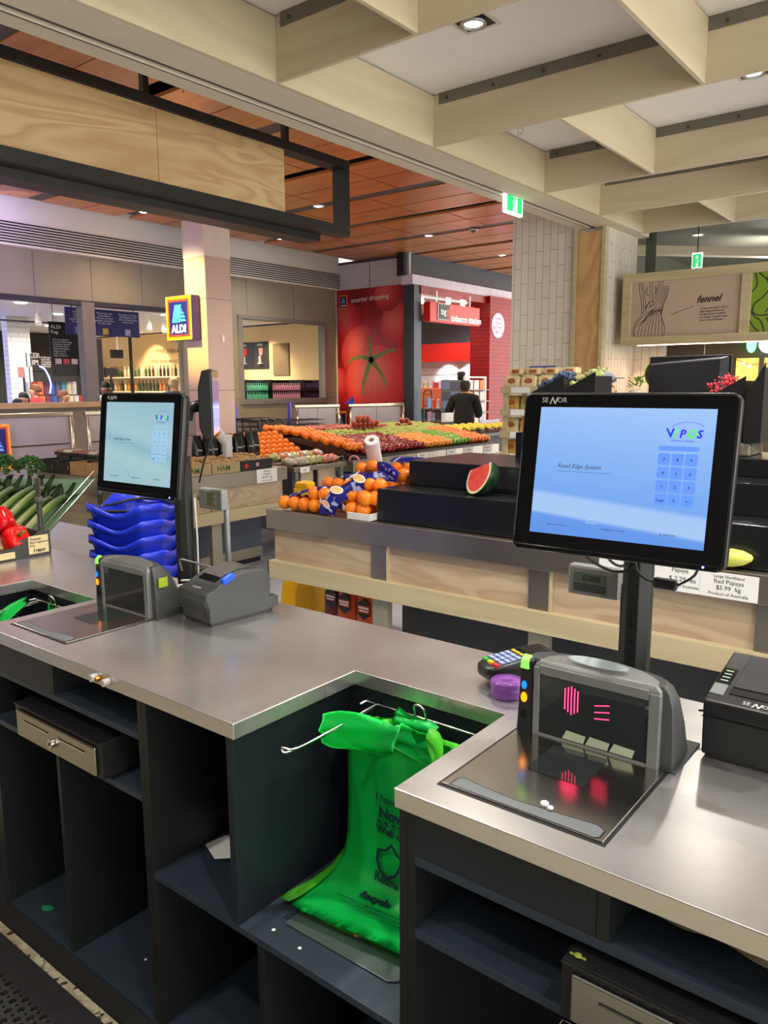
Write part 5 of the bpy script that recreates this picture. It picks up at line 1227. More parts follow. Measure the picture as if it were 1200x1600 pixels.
text(bB, 'Sweetmax', .026, (-2.835, 3.018, .945), (.8, 0, -.5), (.5, 0, .8), WHB, name='band_lettering', bold=.0004); text(bB, 'Sweetmax', .022, (-2.70, 3.085, 1.05), (.7, .4, .55), (-.3, .3, .8), WHB, name='band_lettering', bold=.0004)

# yellow bollard, charcoal sacks
yb_ = thing('yellow_bollard', 'tapered yellow plastic bollard beyond the left end of the steel stand', 'bollard', (-3.52, 3.62, 0), (0, 0, R(12)))
YM = mat('yellow_plastic', S(238, 178, 10), .45, 0, .05, 6)
def sq(h, z, c=.82): return [(h, h*c, z), (h*c, h, z), (-h*c, h, z), (-h, h*c, z), (-h, -h*c, z), (-h*c, -h, z), (h*c, -h, z), (h, -h*c, z)]
part(yb_, 'body', MB().loft([sq(.155, .004), sq(.15, .05), sq(.056, .90)]), YM, .006, False, local=True)
part(yb_, 'cap', MB().loft([sq(.052, .901), sq(.050, .93), sq(.036, .94)]), YM, .004, False, local=True)
CH1 = mat('sack_orange', S(214, 84, 24), .4, 0, .1, 10); CH2 = mat('sack_maroon', S(110, 30, 22), .4, 0, .1, 10)
for i, (x, y, m_) in enumerate(((-2.99, 3.26, CH2), (-2.85, 3.22, CH1), (-2.68, 3.19, CH1))):
    t = thing('charcoal_sack', 'heat bead charcoal sack under the stand, '+['maroon one at the left', 'orange one in the middle', 'orange one nearest the post'][i], 'charcoal sack', (x, y, 0))
    rings = [[(x+math.copysign(abs(math.cos(a))**.5, math.cos(a))*w_*1., y+.06+math.copysign(abs(math.sin(a))**.5, math.sin(a))*w_*.6, z) for a in [2*PI*k/16 for k in range(16)]] for z, w_ in ((.002, .065), (.05, .076), (.2, .074), (.33, .070), (.42, .055), (.45, .05))]
    bdy = part(t, 'sack', MB().loft(rings), m_, 0, True)
    hexp = [(x+.052*math.cos(R(90+60*k)), .325+.062*math.sin(R(90+60*k))) for k in range(6)]
    part(bdy, 'black_emblem', MB().prism(hexp, 'y', y+.06-.0505, y+.06-.0480), BLK)
    
    part(bdy, 'emblem_band', MB().box(x-.04, x+.04, y+.008, y+.0092, .305, .345), m_); part(bdy, 'emblem_line', MB().box(x-.036, x+.036, y+.007, y+.0078, .328, .338).box(x-.03, x+.03, y+.007, y+.0078, .313, .321), WTXT)
# ================================================================== LEFT: PEPPERS, LEEKS, BASKETS, POTATO STAND GOODS
# open produce crate with red peppers on the worktop
crx = thing('produce_crate', 'black-printed cardboard crate of red peppers on the left of the worktop', 'crate', (-3.1, 1.3, .9), (0, 0, R(0)))
KR = mat('crate_charcoal_print', S(56, 54, 52), .7, 0, .08, 20)
# right-hand end of the crate faces the tills
part(crx, 'end_panel', MB().prism([(1.06, .901), (1.545, .901), (1.545, .995), (1.50, .998), (1.485, .985), (1.42, .97), (1.395, .945), (1.06, .93)], 'x', -2.912, -2.904), KR, .0008)
part(crx, 'long_panel', MB().box(-3.35, -2.914, 1.537, 1.545, .901, .985), KR); part(crx, 'base', MB().box(-3.35, -2.914, 1.06, 1.536, .901, .905), CARD)
part(crx, 'cream_label', MB().box(-2.9035, -2.9028, 1.10, 1.40, .908, .933), mat('label_cream', S(206, 186, 140), .7))
lb = part(crx, 'grade_label', MB().box(-2.9035, -2.9028, 1.455, 1.535, .912, .982), mat('label_cream', S(206, 186, 140), .7))
text(lb, 'Premium\nRed Capsicum\nKG', .013, (-2.902, 1.46, .966), (0, 1, 0), (0, 0, 1), INK, name='print'); text(lb, '7186W', .016, (-2.902, 1.472, .918), (0, 1, 0), (0, 0, 1), INK, name='print', bold=.0004)
PEP = skin('pepper_skin', S(186, 12, 16), S(214, 24, 24), .08, 5, 0); PST = mat('pepper_stem_green', S(80, 120, 40), .5)
def pepper(x, y, z, rot, s=1, label=None):
    t = thing('red_pepper', label, 'pepper', (x, y, z), rot, None); n = 24; K = dict(local=True)
    rings = []
    for zz, r in ((-.045, .004), (-.044, .018), (-.038, .030), (-.02, .038), (.005, .044), (.028, .043), (.038, .034), (.036, .02), (.028, .006)):
        rings.append([(s*r*(1+.10*math.cos(4*a))*math.cos(a), s*r*(1+.10*math.cos(4*a))*math.sin(a), s*zz) for a in [2*PI*k/n for k in range(n)]])
    part(t, 'flesh', MB().loft(rings), PEP, 0, True, **K)
    part(t, 'stem', MB().tube([(0, 0, s*.026), (0, .002, s*.045), (.006, .004, s*.06)], [.007*s, .004*s, .005*s], 8), PST, 0, True, **K)
    return t
PPS = [(-2.945, 1.19, .965, (1.3, .1, .2), 'pepper with its stem facing the tills, front row'), (-2.955, 1.31, .955, (1.1, .6, .9), 'pepper in the front row right of the stemmed one'), (-2.95, 1.08, .955, (1.0, 0, 2), 'pepper at left picture edge, front row'),
       (-2.96, 1.43, .968, (.8, .6, 1.2), 'pepper leaning at the right corner of the crate'), (-3.02, 1.25, 1.02, (1.2, .3, .2), 'pepper on top of the heap in the middle'), (-3.03, 1.14, 1.02, (1.0, -.3, 2.2), 'pepper on top of the heap at the left'),
       (-3.03, 1.36, 1.015, (.9, .5, 1.6), 'pepper on top of the heap at the right, shiny'), (-3.06, 1.47, .96, (.4, .4, 1), 'pepper behind the right corner of the crate'), (-3.12, 1.3, 1.0, (.8, .2, 3), 'pepper at the back of the heap'), (-3.0, 1.40, 1.045, (1.3, .2, .4), 'topmost pepper of the heap')]
for x, y, z, rt_, lb_ in PPS: pepper(x, y, z, rt_, 1.15, 'glossy red '+lb_)['group'] = 'red peppers in the crate'

# stack of blue shopping baskets
BB = mat('basket_blue', S(24, 48, 190), .35, 0, .06, 8); BBH = mat('basket_handle_black', (.01, .01, .012), .4)
def basket(z, label, top=False):
    t = thing('shopping_basket', label, 'shopping basket', (-2.99, 2.0, z), (0, 0, R(36)), 'blue shopping baskets in the stack')
    K = dict(local=True); n = 96; rings = []; hx, hy = .165, .235
    def ring(sx, sy, zf, off=0):
        out_ = []
        for k in range(n):
            q = k/n*4; sd = int(q); f = 2*(q-sd)-1; rc = .30; f = f/(1+0*rc)
            a = R(-45+90*q); c, s_ = math.cos(a), math.sin(a); mx = max(abs(c), abs(s_)); bx, by = c/mx, s_/mx
            ln = math.hypot(bx, by); kk = min(1, 1.16/ln) if ln > 1.16 else 1; bx, by = bx*kk**.8, by*kk**.8; x, y = bx*sx, by*sy; c, s_ = bx, by
            # the rim dips in the middle of every side
            dip = (.040*math.cos(PI/2*min(1, abs(bx)/.75))**2 if abs(by) > .9 else 0)+(.034*math.cos(PI/2*min(1, abs(by)/.75))**2 if abs(bx) > .9 else 0)
            out_.append((x, y, zf-dip*zf/.16 if zf > 0 else 0))
        return out_
    outer = [ring(hx*.78, hy*.80, 0), ring(hx*.86, hy*.88, .08), ring(hx*.93, hy*.94, .125), ring(hx*.935, hy*.945, .128), ring(hx*1.0, hy*1.0, .130), ring(hx*1.0, hy*1.0, .16), ring(hx*.97, hy*.975, .16), ring(hx*.92, hy*.93, .13), ring(hx*.83, hy*.86, .08), ring(hx*.76, hy*.79, .006)]
    part(t, 'body', MB().loft(outer), BB, 0, True, **K)
    hd = [(-hx*.96, -.02, .125), (-hx*.9, -.10, .118), (-hx*.5, -hy*.84, .115 if not top else .128), (0, -hy*.87, .112 if not top else .130), (hx*.5, -hy*.84, .115 if not top else .128), (hx*.9, -.10, .118), (hx*.96, -.02, .125)]
    part(t, 'handle', MB().tube(bez(hd, 5), .007, 7), BBH, 0, True, **K)
    hd2 = [(x, -y, z_-.004) for x, y, z_ in hd]
    part(t, 'handle', MB().tube(bez(hd2, 5), .007, 7), BBH, 0, True, **K)
    return t
nm = ['topmost', 'second from the top', 'third from the top', 'fourth from the top', 'fifth from the top', 'sixth from the top', 'seventh from the top', 'eighth from the top', 'ninth from the top', 'tenth from the top', 'lowest']
for k in range(11): basket(.905-.068*k-.0, 'blue plastic shopping basket with black handles, %s in the stack' % nm[k], k == 0)
solo('basket_trolley', MB().box(-3.13, -2.85, 1.86, 2.14, .02, .2).box(-3.11, -3.07, 1.88, 1.92, 0, .02).box(-2.91, -2.87, 1.88, 1.92, 0, .02).box(-3.11, -3.07, 2.08, 2.12, 0, .02).box(-2.91, -2.87, 2.08, 2.12, 0, .02), BLK, 'low black dolly under the blue basket stack', 'dolly')

# leek display: sloping green tray with wire front, turned towards the left
LKT = xf((-4.93, 2.56, 0), (0, 0, R(33)))
lk = thing('leek_display', 'sloping wire display shelf with green liner for leeks, left edge', 'display shelf', (-4.93, 2.56, 0), (0, 0, R(33)))
K = dict(local=True)
part(lk, 'green_liner', MB().prism([(0, .54), (.80, .85), (.80, .862), (0, .552)], 'x', -1.3, 0), mat('liner_green', S(84, 128, 96), .6, 0, .06, 10), **K)
wr = MB()
for k in range(24): x = -1.28+k*.055; wr.tube([(x, .80, .845), (x, 0, .535), (x, -.03, .62)], .0025, 5)
wr.tube([(-1.3, -.03, .62), (0, -.03, .62)], .004, 6).tube([(-1.3, 0, .535), (0, 0, .535)], .004, 6)
for dz in (0, .06): wr.tube([(.012, -.02, .56+dz), (.012, .80, .87+dz)], .0022, 6)
part(lk, 'wire_frame', wr, CHROME, **K)
for x, y, z in ((.03, .82, .90), (.03, -.05, .97), (-1.32, .82, .9)):
    part(lk, 'post', MB().cyl((x, y, 0), (x, y, z), .017, 12), GREYMET, 0, True, **K); part(lk, 'post_collar', MB().cyl((x, y, z-.16), (x, y, z-.12), .024, 12), GREYP, 0, True, **K)
LKM, N_, L_, b_, mp_ = nodes('leek_skin', .4)
sx_ = N_.new('ShaderNodeSeparateXYZ'); L_.new(mp_.outputs[0], sx_.inputs[0])
ramp(N_, L_, sx_.outputs['Z'], [(0, S(200, 200, 160)), (.14, S(190, 198, 136)), (.26, S(132, 160, 70)), (.42, S(64, 100, 46)), (.55, S(40, 74, 38))], b_.inputs['Base Color'])
random.seed(5)
def leek(x, y, z, lean, bend, label):
    # local z runs along the leek
    t = thing('leek', label, 'leek', (x, y, z), lean, 'leeks on the sloping shelf'); K = dict(local=True)
    pts = [(0, 0, 0), (0, 0, .2), (0, .01*bend, .36), (.01, .03*bend, .5)]
    part(t, 'stalk', MB().tube(bez(pts, 4), [.020+.006*min(1, k/8) for k in range(13)], 10), LKM, 0, True, **K)
    part(t, 'roots', MB().ball((0, 0, -.006), .017, (1, 1, .7), 8, 6), mat('root_cream', S(220, 212, 180), .8), 0, True, **K)
    lv = MB()
    for q, (sx, ln) in enumerate(((-.07, .24), (.07, .26), (0, .30), (.03, .2))):
        r_ = [[(sx*u_*1.1+w_*(.034-.020*u_), .03*bend+.012*q-.01+.05*u_*u_*(1 if q % 2 else -.6), .44+ln*u_-.06*u_*u_) for w_ in (-1, 0, 1)] for u_ in (0, .35, .7, 1)]
        lv.add([p_ for r in r_ for p_ in r], [(k*3+i, k*3+i+1, (k+1)*3+i+1, (k+1)*3+i) for k in range(3) for i in range(2)])
    bmesh.ops.solidify(lv.bm, geom=list(lv.bm.faces), thickness=.002)
    part(t, 'leaves', lv, mat('leek_leaf', S(48, 82, 44), .5, 0, .15, 14), 0, True, **K)
    return t
LKN = ['leftmost, cut by the picture edge', 'second from the left edge', 'third from the left', 'fourth from the left', 'fifth from the left', 'sixth from the left', 'seventh from the left', 'third from the right', 'second from the right', 'rightmost, lying apart on the liner']
for k in range(10):
    x = -.98+k*.092+(.03 if k == 9 else 0)
    o_ = LKT @ Vector((x, .03+random.uniform(-.02, .02), .585+.02*(k % 2)))
    leek(*o_, (R(-68+random.uniform(-2, 2)), 0, R(33+random.uniform(-5, 5)-(6 if k > 6 else 0))), random.uniform(.5, 1.5), 'pale leek with dark green leaves on the sloping shelf, '+LKN[k])
for k in range(7):
    o_ = LKT @ Vector((-.93+k*.10, .12+random.uniform(-.02, .02), .655))
    leek(*o_, (R(-67), 0, R(30+random.uniform(-8, 8))), 1.3, 'leek in the upper layer above the others, number %s counted from the left edge' % ['one', 'two', 'three', 'four', 'five', 'six', 'seven'][k])
# parsley bunches behind the leeks at the left edge
PAR = mat('parsley_green', S(44, 104, 34), .6, 0, .35, 18)
for q, (x, y) in enumerate(((-6.62, 3.0), (-6.36, 3.05), (-6.10, 3.12))):
    mb = MB(); rnd = random.Random(q)
    for k in range(330):
        a = rnd.uniform(0, 2*PI); rr_ = .15*math.sqrt(rnd.random()); c_ = Vector((x+rr_*math.cos(a), y+rr_*math.sin(a)*.7, .90+.10*(1-(rr_/.15)**2)+rnd.uniform(-.02, .02))); s_ = rnd.uniform(.012, .024)
        u = Vector((rnd.uniform(-1, 1), rnd.uniform(-1, 1), rnd.uniform(-.4, .4))).normalized(); v = u.cross(Vector((rnd.uniform(-1, 1), rnd.uniform(-1, 1), 1))).normalized()
        mb.add([c_-u*s_, c_+v*s_*.6, c_+u*s_, c_-v*s_*.6, c_+Vector((0, 0, s_*.5))], [(0, 1, 4), (1, 2, 4), (2, 3, 4), (3, 0, 4)])
    t = thing('parsley_bunch', 'leafy green parsley bunch behind the leeks, '+['at the picture edge', 'second from the picture edge', 'small one in front of the mushroom boxes'][q], 'herbs', (x, y, .84), group='parsley bunches')
    part(t, 'leaves', mb, PAR); part(t, 'stems', MB().cyl((x, y, .845), (x, y, .90), .02, 8, .03), mat('parsley_stem', S(120, 160, 80), .6))
# black punnets with plum-coloured film, brown mushroom boxes on the end of the potato stand
PUN = mat('punnet_film', S(150, 96, 90), .15, 0, .5, 26, .5, 60)
for k in range(11):
    x = -6.26+k*.125
    t = thing('fruit_punnet', 'film-wrapped punnet in the row on the back boxes, %s' % (['leftmost', 'second', 'third', 'fourth', 'fifth', 'sixth', 'seventh', 'eighth', 'ninth', 'tenth', 'eleventh'][k]+' from the left edge'), 'punnet', (x, 3.52, .985), group='punnets on the mushroom boxes')
    part(t, 'tray', MB().box(x-.058, x+.058, 3.45, 3.60, .9855, 1.012), BLK, .003)
    part(t, 'film', MB().loft([[(x-.055, 3.453, 1.0125), (x+.055, 3.453, 1.0125), (x+.055, 3.597, 1.0125), (x-.055, 3.597, 1.0125)], [(x-.04, 3.47, 1.035), (x+.04, 3.47, 1.03), (x+.04, 3.58, 1.035), (x-.04, 3.58, 1.03)]]), [PUN, BAGF][k % 3 == 1], .004, True)
for k in range(6):
    x = -6.16+k*.235
    wh_ = ['leftmost, dark one by the parsley', 'second from the left, dark', 'third from the left', 'fourth from the left', 'fifth from the left', 'rightmost, behind the left monitor'][k]
    t = thing('mushroom_box', 'open cardboard mushroom box at the stand end, '+wh_, 'cardboard box', (x, 3.45, .86), group='mushroom boxes')
    m_ = CARD if k > 1 else KR; mb = MB()
    mb.prism([(x-.112, .8605), (x+.112, .8605), (x+.112, .965), (x+.07, .965), (x+.05, .945), (x-.05, .945), (x-.07, .965), (x-.112, .965)], 'y', 3.292, 3.297)
    mb.box(x-.112, x-.107, 3.297, 3.62, .8605, .965).box(x+.107, x+.112, 3.297, 3.62, .8605, .965).box(x-.112, x+.112, 3.62, 3.625, .8605, .965).box(x-.107, x+.107, 3.297, 3.62, .8605, .865)
    part(t, 'carton', mb, m_)
    part(t, 'inner_tray', MB().box(x-.1, x+.1, 3.44, 3.61, .866, .984), mat('tray_black', (.015, .015, .016), .5))
    part(t, 'orange_mark', MB().box(x+.085, x+.10, 3.2905, 3.2915, .90, .925), mat('mark_orange', S(220, 120, 40), .6))
# potato boxes on the +x side of stand 2
KIW = skin('potato_skin', S(150, 116, 66), S(176, 142, 90), .7, 14, .3, 200); BOXK = mat('box_kraft', S(176, 154, 114), .8, 0, .06, 20)
BOXB = mat('box_black_red', S(32, 30, 32), .6, 0, .1, 10)
pot = fruit_mesh('orange', KIW, .033)
random.seed(21)
for k, (y0, y1, m_, tx) in enumerate(((3.66, 3.96, BOXK, 'HAM'), (3.97, 4.26, BOXK, 'HAM'), (4.27, 4.62, BOXB, None), (3.35, 3.65, BOXK, 'HAM'))):
    lab = ['middle-left kraft box with green print', 'kraft box with green print right of the first', 'black box with red disc at the right end', 'kraft box with green print at the left end, behind the pole'][k]
    t = thing('potato_box', lab+', on the potato stand', 'cardboard box', (-5.08, (y0+y1)/2, .86), group='potato boxes on the stand')
    mb = MB().box(-4.885, -4.878, y0, y1, .8605, .945).box(-5.28, -5.273, y0, y1, .8605, .945).box(-5.273, -4.885, y0, y0+.006, .8605, .945).box(-5.273, -4.885, y1-.006, y1, .8605, .945).box(-5.273, -4.885, y0+.006, y1-.006, .8605, .866)
    ct = part(t, 'carton', mb, m_)
    if tx: text(ct, tx, .062, (-4.877, y0+.05, .882), (0, 1, 0), (0, 0, 1), mat('print_green', S(70, 100, 50), .7), name='print', bold=.001)
    else:
        part(ct, 'red_disc', MB().cyl((-4.879, y0+.06, .90), (-4.876, y0+.06, .90), .022, 16), RED); part(ct, 'pale_emblem', MB().cyl((-4.879, y0+.18, .905), (-4.876, y0+.18, .905), .02, 5), mat('emblem_pink', S(200, 150, 150), .6))
    for i in range(4):
        for j in range(5):
            o = D.objects.new('potato', pot); COL.objects.link(o); o.location = (-4.93-.075*i, y0+.045+j*(y1-y0-.09)/4, .925+.012*random.random()+.01*i); o.scale = (1.0, 1.3, .75)
            o.rotation_euler = (random.uniform(-.3, .3), random.uniform(-.3, .3), random.uniform(0, 6)); WM[o] = xf(o.location)
            tag(o, 'brown potato lying loose in the '+['middle-left kraft box', 'second kraft box', 'black box', 'kraft box nearest the pole'][k], 'potato', 'potatoes in the boxes')
# snack pouches
SNB = mat('pouch_black', S(26, 26, 28), .25, 0, .3, 20, .5, 50)
for k in range(9):
    y = 4.18+.085*k; x = -5.32+.02*(k % 2)-.04*(k > 5)
    col_ = [S(60, 130, 150), S(196, 80, 66), S(206, 76, 66), S(120, 150, 60), S(120, 150, 60), S(150, 60, 60), S(120, 120, 70), S(130, 90, 60), S(110, 60, 60)][k]
    t = thing('soup_pouch', 'black-topped food pouch with %s window, %s in the row on the potato stand' % (['teal', 'red', 'red', 'green', 'green', 'maroon', 'olive', 'brown', 'dark red'][k], ['leftmost', 'second', 'third', 'fourth', 'fifth', 'sixth', 'seventh', 'eighth', 'rightmost'][k]), 'pouch', (x, y, .90), (0, 0, R(4*math.sin(k*2))), 'food pouches on the potato stand')
    K = dict(local=True)
    part(t, 'pouch', MB().loft([[(sx*.03*w_, sy*.04*hh, z) for sx, sy in ((1, -1), (1, 1), (-1, 1), (-1, -1))] for z, w_, hh in ((0, 1, 1), (.06, 1.1, 1), (.16, .8, 1.02), (.22, .25, 1.05), (.245, .08, 1.05))]), SNB, .003, True, **K)
    part(t, 'window', MB().loft([[(.031, -.033, .012), (.031, .033, .012), (.0345, .033, .06), (.0345, -.033, .06)], [(.034, -.031, .012), (.034, .031, .012), (.0365, .031, .06), (.0365, -.031, .06)]]), mat('pouch_window_%d' % k, col_, .3, 0, .3, 30), **K)
    text(t, 'Soup', .026, (.0345, -.028, .115), (0, 1, 0), (-.14, 0, 1), WTXT, name='lettering', local=True, shear=.2)
part(st2, 'riser', MB().box(-5.40, -5.285, 4.12, 4.78, .8555, .8995), STEELT)
# ================================================================== HANGING BLACK FRAME WITH PLYWOOD SIGN
FRM = mat('frame_black', S(44, 43, 42), .4, .3, .08, 6)
hf = thing('hanging_sign_frame', 'long black rectangular frame with plywood panel hanging below the timber ceiling', 'sign frame', (-4.0, 2.6, 2.64))
X0, X1 = -4.12, -4.0
part(hf, 'top_rail', MB().box(X0, X1, -1.2, 4.66, 3.145, 3.205), FRM, .002)
part(hf, 'bottom_rail', MB().box(X0, X1, -1.2, 4.66, 2.665, 2.735), FRM, .002)
part(hf, 'end_rail', MB().box(X0, X1, 4.60, 4.66, 2.7355, 3.1445), FRM, .002)
part(hf, 'back_rail', MB().box(-4.30, X0-.001, -1.2, 4.46, 2.62, 2.69), FRM, .002)
part(hf, 'plywood_panel', MB().box(-4.03, -4.012, -1.2, 2.958, 2.736, 3.144), PLYC, .001); part(hf, 'plywood_panel', MB().box(-4.03, -4.012, 2.961, 3.99, 2.736, 3.144), PLYC, .001)
for y in (.6, 2.92, 4.05): part(hf, 'hanger', MB().box(-4.08, -4.04, y-.02, y+.02, 3.2055, 3.8), FRM)
part(hf, 'ceiling_hook', MB().cyl((-4.06, 3.2, 3.3), (-4.06, 3.2, 3.8), .006, 8), CHROME)

# ================================================================== LOGO SIGNS
YLW = mat('logo_yellow', S(250, 180, 30), .4, emis=S(255, 170, 20), es=.5); ORR = mat('logo_orange_red', S(224, 60, 30), .4, emis=S(230, 50, 20), es=.45)
NVY = mat('logo_navy', S(16, 28, 110), .4, emis=S(10, 24, 110), es=.2); LTB = mat('logo_light_blue', S(60, 190, 240), .4, emis=S(50, 180, 240), es=.55); LGW = mat('logo_white', (1, 1, 1), .4, emis=(1, 1, 1, 1), es=.55)
YL2 = mat('print_yellow', S(236, 160, 50), .5); OR2 = mat('print_orange_red', S(200, 60, 40), .5); NV2 = mat('print_navy', S(24, 30, 90), .5); LB2 = mat('print_light_blue', S(110, 160, 220), .5); WH2 = mat('print_white', S(230, 230, 235), .5)
def aldi(t, o, u, n, w_, h_, lit=True):
    """o: lower left corner of the front, u right, n outward"""
    o = Vector(o); u = Vector(u).normalized(); n = Vector(n).normalized(); v = Vector((0, 0, 1))
    ms = (YLW, ORR, NVY, LTB, LGW) if lit else (YL2, OR2, NV2, LB2, WH2)
    def q(a0, a1, b0, b1, d, m, nm):
        return part(t, nm, MB().quad(*[o+u*a*w_+v*b_*h_+n*d for a, b_ in ((a0, b0), (a1, b0), (a1, b1), (a0, b1))]), m)
    e = w_/h_
    q(0, 1, 0, 1, .0005, ms[0], 'yellow_border'); q(.07, .93, .07*e, 1-.07*e, .002, ms[1], 'red_border'); q(.13, .87, .13*e, 1-.13*e, .0035, ms[2], 'blue_field')
    mb = MB()
    def P(a, b_): return tuple(o+u*a*w_+v*b_*h_+n*.005)
    for k in range(4): a = .24+.085*k; mb.quad(P(a, .40), P(a+.055, .40), P(a+.055+.13-.02*k, .80), P(a+.13-.02*k, .80))
    for k in range(4):
        b_ = .42+.085*k; mb.quad(P(.56, b_), P(.80-.015*k*k, b_), P(.78-.02*(k+1)**1.6, b_+.055), P(.56, b_+.055))
    part(t, 'stripe_letter', mb, ms[3])
    text(t, 'ALDI', w_*.27, o+u*w_*.5+v*h_*.17+n*.005, u, v, ms[4], name='lettering', align='CENTER', bold=w_*.009)
ps = thing('pillar_sign', 'illuminated supermarket logo box projecting from the square pillar', 'sign', (-9.15, 6.95, 2.2))
part(ps, 'light_box', MB().box(-9.35, -8.78, 6.9, 7.045, 2.19, 2.79), mat('box_violet', S(78, 66, 130), .4), .01)
aldi(ps, (-9.34, 6.899, 2.195), (1, 0, 0), (0, -1, 0), .55, .59)
fs = thing('fence_sign', 'small supermarket logo board with orange border on the steel barrier, mid picture', 'sign', (-8.78, 9.9, .7))
part(fs, 'board', MB().box(-8.80, -8.782, 9.72, 10.08, .70, 1.13), YL2); aldi(fs, (-8.781, 9.72, .70), (0, 1, 0), (1, 0, 0), .36, .43, False)
fs = thing('fence_sign', 'supermarket logo board on the steel barrier, cut by the left picture edge', 'sign', (-8.9, 4.2, .7))
part(fs, 'board', MB().box(-8.94, -8.925, 3.95, 4.36, .62, 1.14), YL2); aldi(fs, (-8.924, 3.95, .62), (0, 1, 0), (1, 0, 0), .41, .52, False)

# tomato poster
po = thing('wall_poster', 'tall red tomato poster reading smarter shopping, on the grey wall', 'poster', (-9.15, 11.19, .5))
PR, N_, L_, b_, mp_ = nodes('poster_red', .35)
n_ = N_.new('ShaderNodeTexNoise'); n_.inputs['Scale'].default_value = 1.6; n_.inputs['Detail'].default_value = 2; L_.new(mp_.outputs[0], n_.inputs[0]); ramp(N_, L_, n_.outputs[0], [(.35, S(110, 10, 24)), (.65, S(172, 22, 36))], b_.inputs['Base Color'])
part(po, 'print', MB().box(-9.95, -8.345, 11.185, 11.1995, .5, 3.30), PR)
def tomat(nm, cx, cz, rr_, c1, c2, c3):
    M, N, L, b, mp = nodes(nm, .35); g_ = N.new('ShaderNodeTexGradient'); g_.gradient_type = 'SPHERICAL'
    k_ = 1/(rr_*1.5); lx, lz = cx+9.15-rr_*.25, cz-.5+rr_*.25
    mp.inputs['Location'].default_value = (-lx*k_, .005*k_, -lz*k_); mp.inputs['Scale'].default_value = (k_, k_, k_)
    L.new(mp.outputs[0], g_.inputs[0]); tc = [n for n in N if n.type == 'TEX_COORD'][0]; n2 = N.new('ShaderNodeTexNoise'); n2.inputs['Scale'].default_value = 14; n2.inputs['Detail'].default_value = 5; L.new(tc.outputs['Object'], n2.inputs[0])
    ad = N.new('ShaderNodeMath'); ad.operation = 'MULTIPLY_ADD'; ad.inputs[1].default_value = .28; L.new(n2.outputs[0], ad.inputs[0]); L.new(g_.outputs[0], ad.inputs[2])
    ramp(N, L, ad.outputs[0], [(.12, c1), (.55, c2), (1.0, c3)], b.inputs['Base Color']); return M
def pdisc(cx, cz, rx, rz, d, m, nm='printed_tomato'):
    pts = []
    for k in range(48):
        a = 2*PI*k/48; x = min(-8.347, max(-9.948, cx+rx*math.cos(a))); z = min(3.298, max(.502, cz+rz*math.sin(a))); pts.append((x, 11.185-d, z))
    return part(po, nm, MB().add(pts, [tuple(range(48))]), m)
for k, (cx, cz, rx, rz) in enumerate(((-9.70, 2.75, .34, .32), (-8.55, 2.62, .36, .40), (-8.75, 3.12, .3, .26), (-9.35, 2.15, .50, .5), (-9.93, 1.6, .3, .3))):
    pdisc(cx, cz, rx, rz, .001+.0003*k, tomat('printed_tomato_back_%d' % k, cx, cz, rx, S(120, 10, 26), S(186, 30, 44), S(214, 90, 86)))
pdisc(-9.02, 1.62, .72, .66, .003, tomat('printed_tomato', -9.02, 1.62, .7, S(150, 10, 26), S(206, 30, 42), S(226, 106, 92)))
STM = mat('printed_stem', S(104, 134, 70), .5, 0, .2, 30)
st = MB(); s0 = Vector((-9.13, 11.180, 2.02))
for pts, wd in (([(0, 0), (-.02, .2), (-.05, .42)], .05), ([(0, 0), (-.2, .06), (-.42, .03), (-.58, -.06)], .05), ([(0, 0), (.2, .08), (.42, .16), (.56, .15)], .05), ([(0, 0), (-.10, -.2), (-.2, -.45), (-.22, -.62)], .055), ([(0, 0), (.14, -.14), (.28, -.32), (.36, -.5)], .05)):
    b2 = [Vector((p_[0], 0, p_[1])) for p_ in pts]; B2 = bez(b2, 5)
    for i in range(len(B2)-1):
        a, c_ = B2[i], B2[i+1]; d_ = (c_-a).normalized(); nn = Vector((-d_.z, 0, d_.x)); w0, w1 = wd*(1-.75*i/len(B2)), wd*(1-.75*(i+1)/len(B2))
        st.quad(s0+a-nn*w0, s0+a+nn*w0, s0+c_+nn*w1, s0+c_-nn*w1)
part(po, 'printed_stem', st, STM)
text(po, 'smarter shopping', .125, (-9.60, 11.182, 3.06), (1, 0, .035), (0, 0, 1), WH2, name='lettering')
lg = MB(); aldi(po, (-9.88, 11.183, 2.96), (1, 0, 0), (0, -1, 0), .19, .25, False)

# wall text and blue banner in the bottle shop
wl = solo('wall_lettering_panel', MB().box(-17.7, -15.9, 12.492, 12.4995, 2.0, 2.7), WINEW, 'black wall slogan about wine on the cream back wall', 'wall lettering')
text(wl, 'WINES EVEN A', .15, (-17.45, 12.485, 2.42), (1, 0, -.02), (0, 0, 1), mat('slogan_brown', S(90, 66, 40), .7), name='lettering', shear=.1)
text(wl, 'WINE SNOB WOULD LOVE', .125, (-17.65, 12.485, 2.17), (1, 0, -.02), (0, 0, 1), mat('slogan_brown', S(90, 66, 40), .7), name='lettering', shear=.1)
bn = thing('hanging_banner', 'dark blue hanging banner with three white messages behind the shop window', 'banner', (-10.4, 6.6, 2.28))
part(bn, 'cord', MB().cyl((-10.41, 6.1, 2.66), (-10.41, 6.1, 2.9), .006, 6).cyl((-10.41, 7.1, 2.66), (-10.41, 7.1, 2.9), .006, 6), BLK)
part(bn, 'board', MB().box(-10.42, -10.40, 5.99, 7.18, 2.29, 2.665), mat('banner_blue', S(34, 38, 110), .5), .002)
